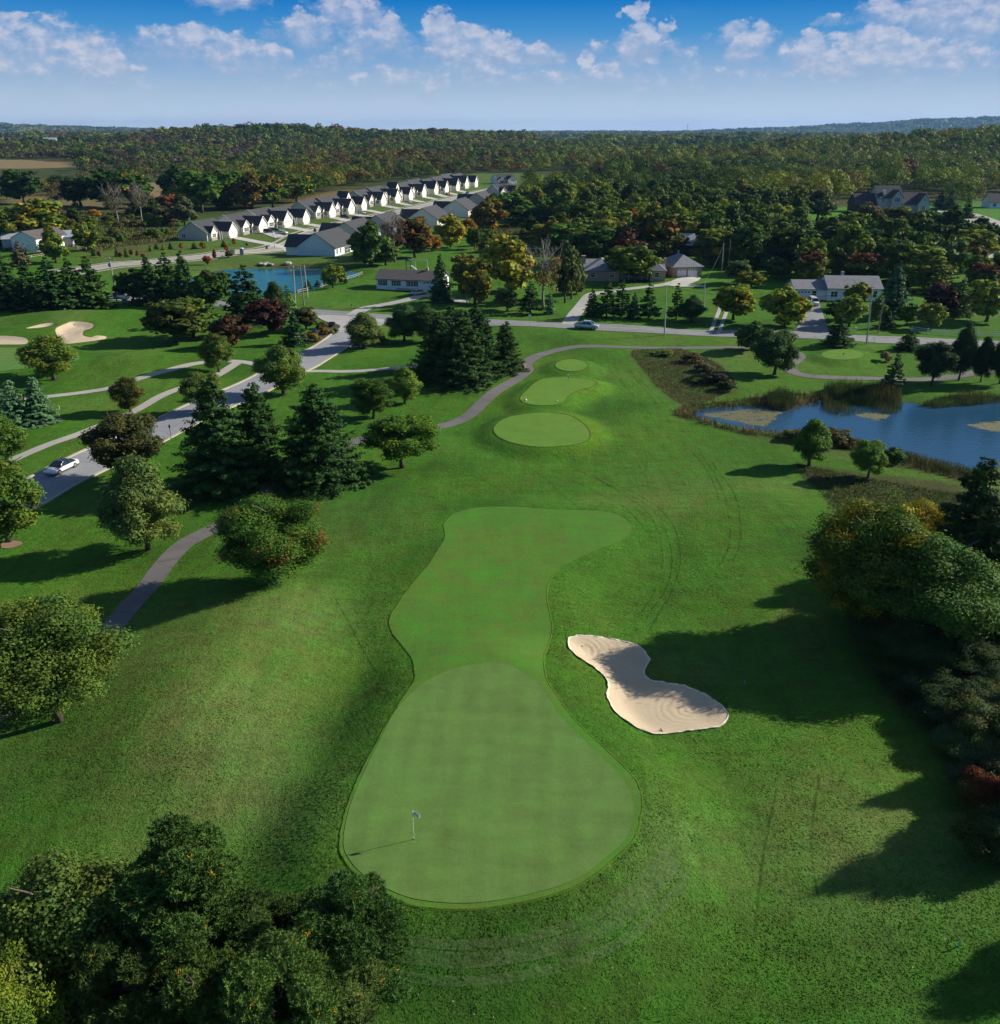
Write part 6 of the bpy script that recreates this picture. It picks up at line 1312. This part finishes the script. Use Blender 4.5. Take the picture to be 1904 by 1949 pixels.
def dirpx(a, b): p, q = gz(*a), gz(*b); return math.atan2(q[1] - p[1], q[0] - p[0])
vehicle('coupe', 'coupe', 'white', 'silver white coupe with black roof driving down the entrance road', 119, 896, dirpx((150, 876), (92, 903)), roofcol='black')
vehicle('pickup_truck', 'pickup', 'paleblue', 'pale blue pickup truck crossing on the main road', 1117, 626, dirpx((1092, 625), (1150, 628)))
vehicle('sedan', 'sedan', 'gold', 'pale gold sedan parked at the white ranch house', 797, 561, dirpx((782, 561), (812, 556)))
vehicle('van', 'van', 'white', 'white van parked nose out on the right ranch driveway', 1548, 580, -math.pi / 2 - .08)
vehicle('car', 'suv', 'black', 'black car in the driveway of the second front row house', 512, 443, ROT, group='cars parked by the new houses')
vehicle('car', 'suv', 'black', 'dark blue car between the black and white parked cars', 523, 440.5, ROT + .1, group='cars parked by the new houses')
vehicle('car', 'sedan', 'white', 'white car at the kerb end of the driveway', 538, 445, ROT - .1, group='cars parked by the new houses')
vehicle('car', 'suv', 'maroon', 'dark red car before the fifth front row house', 657, 415, dirpx((640, 414), (675, 414)), group='cars parked by the new houses')
vehicle('car', 'sedan', 'white', 'white car before the seventh front row house', 688, 407.5, dirpx((675, 407), (700, 407)), group='cars parked by the new houses')
vehicle('car', 'sedan', 'white', 'white car on the drive of the tenth front row house', 777, 387, dirpx((760, 387), (790, 387)), group='cars parked by the new houses')
vehicle('pickup_truck', 'pickup', 'blue', 'blue truck far along the new street', 890, 370, ROT + 1.57); vehicle('car', 'suv', 'red', 'red car far along the new street', 853, 371, ROT + 1.5, group='cars parked by the new houses')
vehicle('car', 'suv', 'white', 'white car at the far right cul de sac', 1790, 396, -1.5, group='cars on the right'); vehicle('car', 'suv', 'black', 'dark car on the far left county road', 121, 345, 3.0, group='cars on the county road'); vehicle('car', 'suv', 'paleblue', 'pale car behind the tree right of the crossarm pole', 234, 568, .1, group='cars on the main road')

# ------------------------------------------------------------------ poles, wires, signs and small things
M['polew'] = simple('weathered_pole', (.24, .20, .16), .9, var=.3, scale=4); M['polep'] = simple('pale_pole', (.40, .39, .36), .9, var=.25, scale=4); M['metal'] = simple('grey_metal', (.35, .36, .37), .4, .6); M['wire'] = simple('black_wire', (.02, .02, .02), .6); M['ins'] = simple('porcelain', (.5, .5, .5), .3)
TOPS = {}
def pole(key, bx, by, tx, ty, label, arm=False, m='polew', r=.15, box=False):
    x, y, z = g(bx, by); v = (ty - CY) / FP; H_ = HC - y * (ST + v * CT) / (CT - v * ST) - z
    dep = y * CT + (HC - z - H_) * ST; dx = (tx - CX) / FP * dep - x
    e = empty('utility_pole', (x, y, z), 0, label, 'utility pole'); MB().tube([(0, 0, -.3), (dx * .5, 0, H_ * .5), (dx, 0, H_)], [r * 1.1, r * .95, r * .75], 8).build('shaft', M[m], e)
    if arm:
        c = MB().box(dx - 1.2, dx + 1.2, -.06, .06, H_ - .55, H_ - .42).build('crossarm', M['polep'], e)
        MB().tube([(dx - 1.1, 0, H_ - .42), (dx - 1.1, 0, H_ - .2)], .05, 6).tube([(dx + 1.1, 0, H_ - .42), (dx + 1.1, 0, H_ - .2)], .05, 6).tube([(dx, 0, H_), (dx, 0, H_ + .2)], .05, 6).build('insulators', M['ins'], c)
    if box: MB().lathe([(.22, H_ - 2.3), (.25, H_ - 2.2), (.25, H_ - 1.5), (.18, H_ - 1.4)], 10, (dx - .42, 0)).build('transformer', M['metal'], e)
    TOPS[key] = Vector((x + dx, y, z + H_ - .3)); return e
pole('a', 222.6, 575, 208.6, 490, 'leaning pole with crossarm and transformer left of the teal pond', True, 'polep', .16, True); pole('b', 563, 590, 558.5, 507, 'short topped pole with crossarm in front of the teal pond', True, 'polep')
pole('c', 579, 581, 571, 504.6, 'brown bare pole in the middle of three by the teal pond'); pole('d', 586, 565.5, 579, 504.6, 'grey pole nearest the rail fence of the teal pond', m='polep'); pole('e', 889, 577.5, 888, 527.7, 'pale pole with small arm left of the yellow green tree', True, 'polep')
pole('f', 894, 579, 894.5, 546, 'short thin pole close beside the pale pole', m='polew', r=.1); pole('g', 1265, 638, 1269, 543, 'tall pole on the verge right of the pickup truck', m='polep', box=False); pole('h', 1340.5, 590, 1341.8, 534, 'pole beside the two track lane', m='polep')
pole('i', 1649.8, 654.9, 1661, 549.7, 'tall leaning pole on the verge of the right road', m='polep', r=.17); pole('j', 1671.5, 633.5, 1683, 568, 'shorter leaning pole across the right road', m='polew'); pole('k', 54, 500, 45, 461, 'brown pole in front of the old white barn', True); pole('l', 1374, 520, 1378, 462, 'pole in the yard behind the lane', m='polep', r=.12); pole('m', 1386, 515, 1391, 455, 'second pole deeper in the yard behind the lane', m='polew', r=.12)
def wire(a, b, sag=.5, lab='power line sagging between roadside poles', r=.022):
    A, B = TOPS[a] if isinstance(a, str) else Vector(a), TOPS[b] if isinstance(b, str) else Vector(b)
    P_ = [A.lerp(B, t / 14) - Vector((0, 0, sag * 4 * (t / 14) * (1 - t / 14))) for t in range(15)]
    tag(MB().tube(P_, r, 4).build('power_line', M['wire']), lab, 'power line')
wire('a', 'b', 1.8, 'power line from the crossarm pole to the pond pole'); wire('b', 'e', 1.6, 'power line crossing before the white ranch house'); wire('e', 'g', 1.8, 'power line over the row of small pines'); wire('g', 'i', 1.9, 'power line over the yellow green trees'); wire('g', 'h', 1.0, 'service line curving from the tall pole to the lane pole', .03); wire('h', 'l', 1.0, 'service line climbing from the lane pole to the yard'); wire('k', 'a', 1.2, 'power line from the barn pole to the crossarm pole'); wire('c', 'd', .2, 'short line between the two bare pond poles')
p = TOPS['i']; wire('i', (p.x + 40, p.y - 4, p.z - 1), 1.0, 'power line leaving the view at the right edge'); wire('j', 'i', .3, 'short guy line between the two leaning right poles')
# street lamp and new-street furniture
x, y, z = g(522.7, 471); e = empty('street_lamp', (x, y, z), 0, 'black street lamp with white globe on the new street', 'street lamp'); MB().lathe([(.18, 0), (.1, .5), (.06, .6), (.05, 4.6)], 8).build('post', M['trim'], e); MB().lathe([(.05, 4.6), (.28, 4.75), (.3, 5.0), (.16, 5.25), (.03, 5.3)], 10).build('globe', M['white'], e)
def thing(name, label, cat, px_, py_, rz=0.0): x, y, z = g(px_, py_); return empty(name, (x, y, z + .02), rz, label, cat)
e = thing('bin', 'dark wheeled bin at the new street kerb', 'bin', 508, 474); MB().prism([(-.3, .1), (.3, .1), (.36, 1.0), (-.36, 1.0)], 'y', -.3, .3).build('body', M['trim'], e); MB().box(-.38, .4, -.34, .34, 1.0, 1.07).build('lid', M['trim'], e)
e = thing('portable_toilet', 'blue portable toilet beside the new street', 'toilet', 461, 485); MB().box(-.55, .55, -.55, .55, 0, 2.1).build('cabin', simple('blue_plastic', (.03, .10, .22), .5), e); MB().prism([(-.6, 2.1), (.6, 2.1), (.4, 2.35), (-.4, 2.35)], 'y', -.6, .6).build('roof', M['white'], e); MB().box(-.3, .3, -.6, -.55, .1, 1.9).build('door', M['metal'], e)
e = thing('sign', 'pale plywood builder sign leaning beside the new street', 'sign', 443, 486); MB().box(-.9, .9, -.04, .04, .5, 2.0).build('board', M['drive'], e); MB().box(-.8, -.7, -.02, .02, 0, .5).box(.7, .8, -.02, .02, 0, .5).build('posts', M['polep'], e)
# golf things
x, y = gz(788, 1599, GZ); z = h1(x, y) + .05; e = empty('flagstick', (x, y, z), 0, 'white flagstick with small white flag on the putting green', 'golf flag')
MB().tube([(0, 0, -.1), (0, 0, 2.16)], .018, 8).build('pole', M['white'], e)
fl = MB(); nx_ = 8
for i in range(nx_ + 1):
    t = i / nx_; fl.v += [(.02 + .42 * t, .05 * math.sin(t * 6), 2.14 - .22 * t), (.02 + .42 * t, .05 * math.sin(t * 6 + .6), 2.14 - .34 - .16 * t)]
for i in range(nx_): fl.f.append((2 * i, 2 * i + 2, 2 * i + 3, 2 * i + 1))
fo = fl.build('flag', M['white'], e); md = fo.modifiers.new('thick', 'SOLIDIFY'); md.thickness = .006
em = MB()
for k, (a, b, c_, d_) in enumerate(((.15, .24, 1.90, 1.96), (.18, .27, 1.83, 1.87), (.21, .24, 1.79, 1.99))): em.box(a, b, .04, .075, c_, d_)
em.build('emblem', simple('dark_print', (.06, .07, .10), .6), fo); MB().lathe([(.054, .0), (.06, .012), (.05, .014)], 16).build('cup', M['trim'], e)
MB().lathe([(.0175, .3), (.03, .32), (.03, .38), (.0175, .4)], 8).build('ferrule', M['metal'], e)
def marker(px_, py_, lab, r=.14): 
    x, y, z = g(px_, py_); o = MB().lathe([(.02, -.02), (r * .8, 0), (r, r * .6), (r * .75, r * 1.3), (.02, r * 1.6)], 12).build('tee_marker', M['white']); o.location = (x, y, z + .04); tag(o, lab, 'tee marker')
marker(1001, 763, 'white tee marker on the front left of the kidney tee', .2); marker(1061, 764, 'small white tee marker at the front right of the kidney tee', .12)
x, y, z = g(1082, 722); e = empty('ball_washer', (x, y, z), 0, 'small dark ball washer at the back of the kidney tee', 'ball washer'); MB().tube([(0, 0, 0), (0, 0, .7)], .04, 6).build('post', M['trim'], e); MB().box(-.12, .12, -.1, .1, .55, .85).build('case', M['white'], e)
x, y, z = g(1606, 677); e = empty('ball_washer', (x, y, z), 0, 'tiny dark marker post on the far right tee', 'ball washer'); MB().tube([(0, 0, 0), (0, 0, .5)], .05, 6).build('post', M['trim'], e); MB().box(-.1, .1, -.1, .1, .4, .55).build('case', M['trim'], e)
e = thing('trash_bin', 'black litter bin at the bend of the cart path', 'bin', 996, 706); MB().lathe([(.22, 0), (.27, .1), (.28, .85), (.24, .9)], 12).build('body', M['trim'], e); MB().lathe([(.29, .9), (.26, 1.02), (.05, 1.1)], 12).build('lid', M['trim'], e); MB().tube([(-.35, 0, 0), (-.35, 0, 1.6)], .04, 6).build('post', M['trim'], e)
e = thing('marker_post', 'pale green hole marker post on the lawn left of path', 'post', 801, 739); MB().box(-.16, .16, -.05, .05, 0, .95).build('post', simple('pale_green_paint', (.20, .42, .28), .5), e); MB().box(-.2, .2, -.09, .09, .95, 1.08).build('cap', M['white'], e)
def stake(px_, py_, lab, m='white', h_=.8): 
    x, y, z = g(px_, py_); o = MB().box(-.03, .03, -.03, .03, -.05, h_).prism([(-.03, h_), (.03, h_), (0, h_ + .06)], 'y', -.03, .03).build('marker_stake', M[m]); o.location = (x, y, z); tag(o, lab, 'stake')
M['cyan'] = simple('pale_blue_paint2', (.25, .50, .52), .5)
stake(1417, 405 + 407, 'white stake in the weeds by the pond'); stake(1446, 735 + 0, 'pale green stake on the grass above the pond', 'cyan', .8); stake(1664, 653, 'white stake beside the tall leaning pole', 'cyan', 1.2); stake(1825, 1802, 'pale stake in the lawn at the lower right', 'cyan', .45); stake(1418, 1402 - 1, 'thin stake right of the bunker') if 0 else stake(1418, 1303, 'thin dark stake above the right lobe of the bunker', 'cyan', .35)
stake(113, 778, 'white stake beside the lower left walk', 'white', .5); stake(1268, 641, 'white reflector stake at the foot of the verge pole', 'white', .9); stake(1662, 648, 'white reflector beside the right road', 'white', .9)
x, y = gz(1260, 1396, 0); z = h1(x, y); e = empty('bunker_rake', (x, y, z + .05), .2, 'wooden rake lying on the near lip of the bunker', 'rake'); MB().tube([(0, 0, .03), (-1.4, .25, .05)], .016, 6).build('handle', M['polew'], e); hd = MB().box(-.03, .03, -.3, .3, 0, .06); [hd.box(-.01, .01, q, q + .015, -.05, .0) for q in np.linspace(-.28, .26, 9)]; hd.build('head', M['trim'], e)
rs2 = random.Random(8)
for i in range(26):
    px_, py_ = rs2.uniform(640, 1800), rs2.uniform(1750, 1940)
    x, y, z = g(px_, py_); o = MB().poly([(-.05, 0, .03), (0, -.035, .045), (.055, 0, .03), (0, .035, .02)]).build('fallen_leaf', M['chips'] if i % 3 else M['line']); o.location = (x, y, z + .05); o.rotation_euler = (0, 0, i); tag(o, 'dry pale leaf lying on the near grass', 'leaf', 'fallen leaves on the near grass')
# entrance: pillars, plaque
for (px_, py_, lab) in ((567, 657, 'brick entrance pillar left of the entrance road'), (690, 661, 'yellow stone entrance pillar right of the entrance road')):
    e = thing('entrance_pillar', lab, 'pillar', px_, py_); MB().box(-.4, .4, -.4, .4, -.1, 1.7).build('shaft', M['brick'] if px_ < 600 else simple('yellow_stone', (.50, .36, .14), .8), e); MB().box(-.5, .5, -.5, .5, 1.703, 1.85).build('cap', M['kerb'], e)
e = thing('entrance_sign', 'small green plaque on a post in the ornamental bed', 'sign', 599, 645); MB().tube([(0, 0, 0), (0, 0, 1.9)], .05, 6).build('post', M['trim'], e); MB().box(-.45, .45, -.1, -.06, 1.3, 2.3).build('plaque', simple('green_plaque', (.10, .20, .16), .5), e)
e = thing('road_sign', 'small white road sign on a post at the verge', 'sign', 1008.5, 624); MB().tube([(0, 0, 0), (0, 0, 2.8)], .035, 6).build('post', M['metal'], e); MB().box(-.3, .3, -.06, -.04, 2.1, 3.0).build('plate', M['white'], e)
e = thing('road_sign', 'thin signpost on the entrance road right kerb', 'sign', 326, 835); MB().tube([(0, 0, 0), (0, 0, 2.0)], .035, 6).build('post', M['trim'], e); MB().box(-.12, .12, -.05, -.04, 1.6, 2.1).build('plate', M['trim'], e)
for (px_, py_, lab) in ((670, 589, 'black mailbox on a post across the junction'), (1628, 634.5, 'white mailbox beside the asphalt driveway')):
    e = thing('mailbox', lab, 'mailbox', px_, py_); MB().box(-.06, .06, -.06, .06, 0, 1.0).build('post', M['polew'] if px_ < 900 else M['white'], e); MB().prism([(-.14, 1.0), (.14, 1.0), (.14, 1.2), (.07, 1.32), (-.07, 1.32), (-.14, 1.2)], 'y', -.28, .28).build('box', M['trim'] if px_ < 900 else M['white'], e)
e = thing('utility_box', 'pale green utility box under the dark tree by the main road', 'utility box', 238, 576); MB().box(-.6, .6, -.4, .4, 0, 1.0).build('cabinet', simple('box_green', (.30, .40, .34), .6), e); MB().box(-.64, .64, -.44, .44, 1.0, 1.06).build('lid', M['cyan'], e)
# fences
def fence(name, L, label, m, rails=(.45, .95), gap=2.6, hp=1.15, r=.06):
    C = resample(gp(L), gap); e = empty(name, (C[0][0], C[0][1], h1(*C[0])), 0, label, 'fence'); o0 = e.location; Z_ = [h1(*c) for c in C]
    for k, c in enumerate(C): MB().box(c[0] - o0.x - r, c[0] - o0.x + r, c[1] - o0.y - r, c[1] - o0.y + r, Z_[k] - o0.z - .2, Z_[k] - o0.z + hp).build('post', m, e)
    for rz_ in rails: MB().tube([(c[0] - o0.x, c[1] - o0.y, zz - o0.z + rz_) for c, zz in zip(C, Z_)], r * .8, 5).build('rail', m, e)
M['rail'] = simple('pale_rail_wood', (.52, .46, .36), .8, var=.2)
fence('rail_fence', [(567,560),(600,549),(640,537),(665,528),(690,519)], 'pale split rail fence along the near shore of the teal pond', M['rail']); fence('rail_fence', [(41,495),(95,486),(165,474)], 'pale split rail fence before the old white barn', M['rail'], gap=4)
fence('board_fence', [(1735,630),(1775,634),(1835,638),(1894,640),(1990,645)], 'white board fence along the right road', M['white'], (.35, .75, 1.1), 3, 1.25)
fence('yard_fence', [(1404,545),(1420,515)], 'short dark yard fence behind the lane', M['polew'])
# gazebo, swing and playset
e = thing('gazebo', 'open dark metal gazebo in the meadow beside the golden tree', 'gazebo', 924, 501)
for sx in (-1, 1):
    for sy in (-1, 1): MB().tube([(sx * 1.9, sy * 1.9, 0), (sx * 1.9, sy * 1.9, 2.5)], .07, 6).build('post', M['trim'], e)
f = MB(); [f.poly([a, b, (0, 0, 3.6)]) for a, b in (((-2.2,-2.2,2.5),(2.2,-2.2,2.5)),((2.2,-2.2,2.5),(2.2,2.2,2.5)),((2.2,2.2,2.5),(-2.2,2.2,2.5)),((-2.2,2.2,2.5),(-2.2,-2.2,2.5)))]; f.box(-2.2, 2.2, -2.2, 2.2, 2.42, 2.49); f.build('canopy', simple('faded_canopy', (.12, .09, .07), .9), e)
e = thing('swing_set', 'pale pipe swing set on the lawn behind the white ranch', 'swing set', 802, 510, .3); sw = MB()
for sx in (-2, 2): sw.tube([(sx, -1, 0), (sx, 0, 2.5), (sx, 1, 0)], .06, 6)
sw.tube([(-2, 0, 2.5), (2, 0, 2.5)], .06, 6); sw.build('frame', M['cyan'], e)
for sx in (-.8, .8): MB().tube([(sx - .2, 0, 2.5), (sx - .2, 0, .6)], .015, 4).tube([(sx + .2, 0, 2.5), (sx + .2, 0, .6)], .015, 4).box(sx - .25, sx + .25, -.1, .1, .55, .6).build('swing', M['trim'], e)
e = thing('playset', 'wooden play tower with slide behind the white ranch', 'playset', 778, 515, .2); pt_ = MB()
for sx in (-.7, .7):
    for sy in (-.7, .7): pt_.box(sx - .06, sx + .06, sy - .06, sy + .06, 0, 3.0)
pt_.box(-.8, .8, -.8, .8, 1.4, 1.5); pt_.build('tower', M['polew'], e); MB().prism([(-.95, 3.0), (.95, 3.0), (0, 3.7)], 'y', -.95, .95).build('canopy', simple('grey_canopy', (.10, .16, .18), .8), e); MB().tube([(.8, 0, 1.5), (1.6, 0, .9), (2.6, 0, .15)], .22, 6).build('slide', M['white'], e)
# radio masts on the horizon
for (px_, py_, ty, lab) in ((634, 248, 231, 'thin radio mast on the left wooded ridge'), (1308, 249, 236, 'faint radio mast at the centre right horizon')):
    x, y = gz(px_, 262, 0); k_ = 2400 / y if y > 2400 else 1; x *= k_; y *= k_; z = h1(x, y); v = (ty - CY) / FP; H_ = HC - y * (ST + v * CT) / (CT - v * ST) - z
    e = empty('radio_mast', (x, y, z), 0, lab, 'mast'); MB().tube([(0, 0, 0), (0, 0, H_)], .5, 4).build('lattice', M['metal'], e); MB().tube([(0, 0, H_ * .9), (0, 0, H_ * .96)], .9, 5).build('antenna', M['metal'], e)
# boulders at the teal pond
for (px_, py_, r_, lab) in ((500, 508, 1.6, 'pale boulder pile at the teal pond inlet'), (514, 509, 1.3, 'smaller pale boulders right of the inlet'), (548, 508, 1.5, 'single flat boulder on the far shore')):
    x, y, z = g(px_, py_); rs3 = random.Random(px_); b = MB()
    for k in range(1 if px_ == 548 else 5):
        cx_, cy_ = (rs3.uniform(-r_, r_), rs3.uniform(-r_, r_)) if px_ != 548 else (0, 0); rr_ = r_ * rs3.uniform(.35, .6) if px_ != 548 else 1.4; n = 9
        b.lathe([(rr_ * .5, -.2), (rr_, .1), (rr_ * .9, rr_ * .45), (rr_ * .4, rr_ * .65)], n, (cx_, cy_))
    rk = random.Random(3); b.v = [(a + rk.uniform(-.12, .12), c_ + rk.uniform(-.12, .12), d_ + rk.uniform(-.08, .08)) for a, c_, d_ in b.v]
    o = b.build('boulder', simple('pale_rock', (.42, .38, .33), .9, var=.3)); o.location = (x, y, max(z, WZ2)); tag(o, lab, 'boulders')
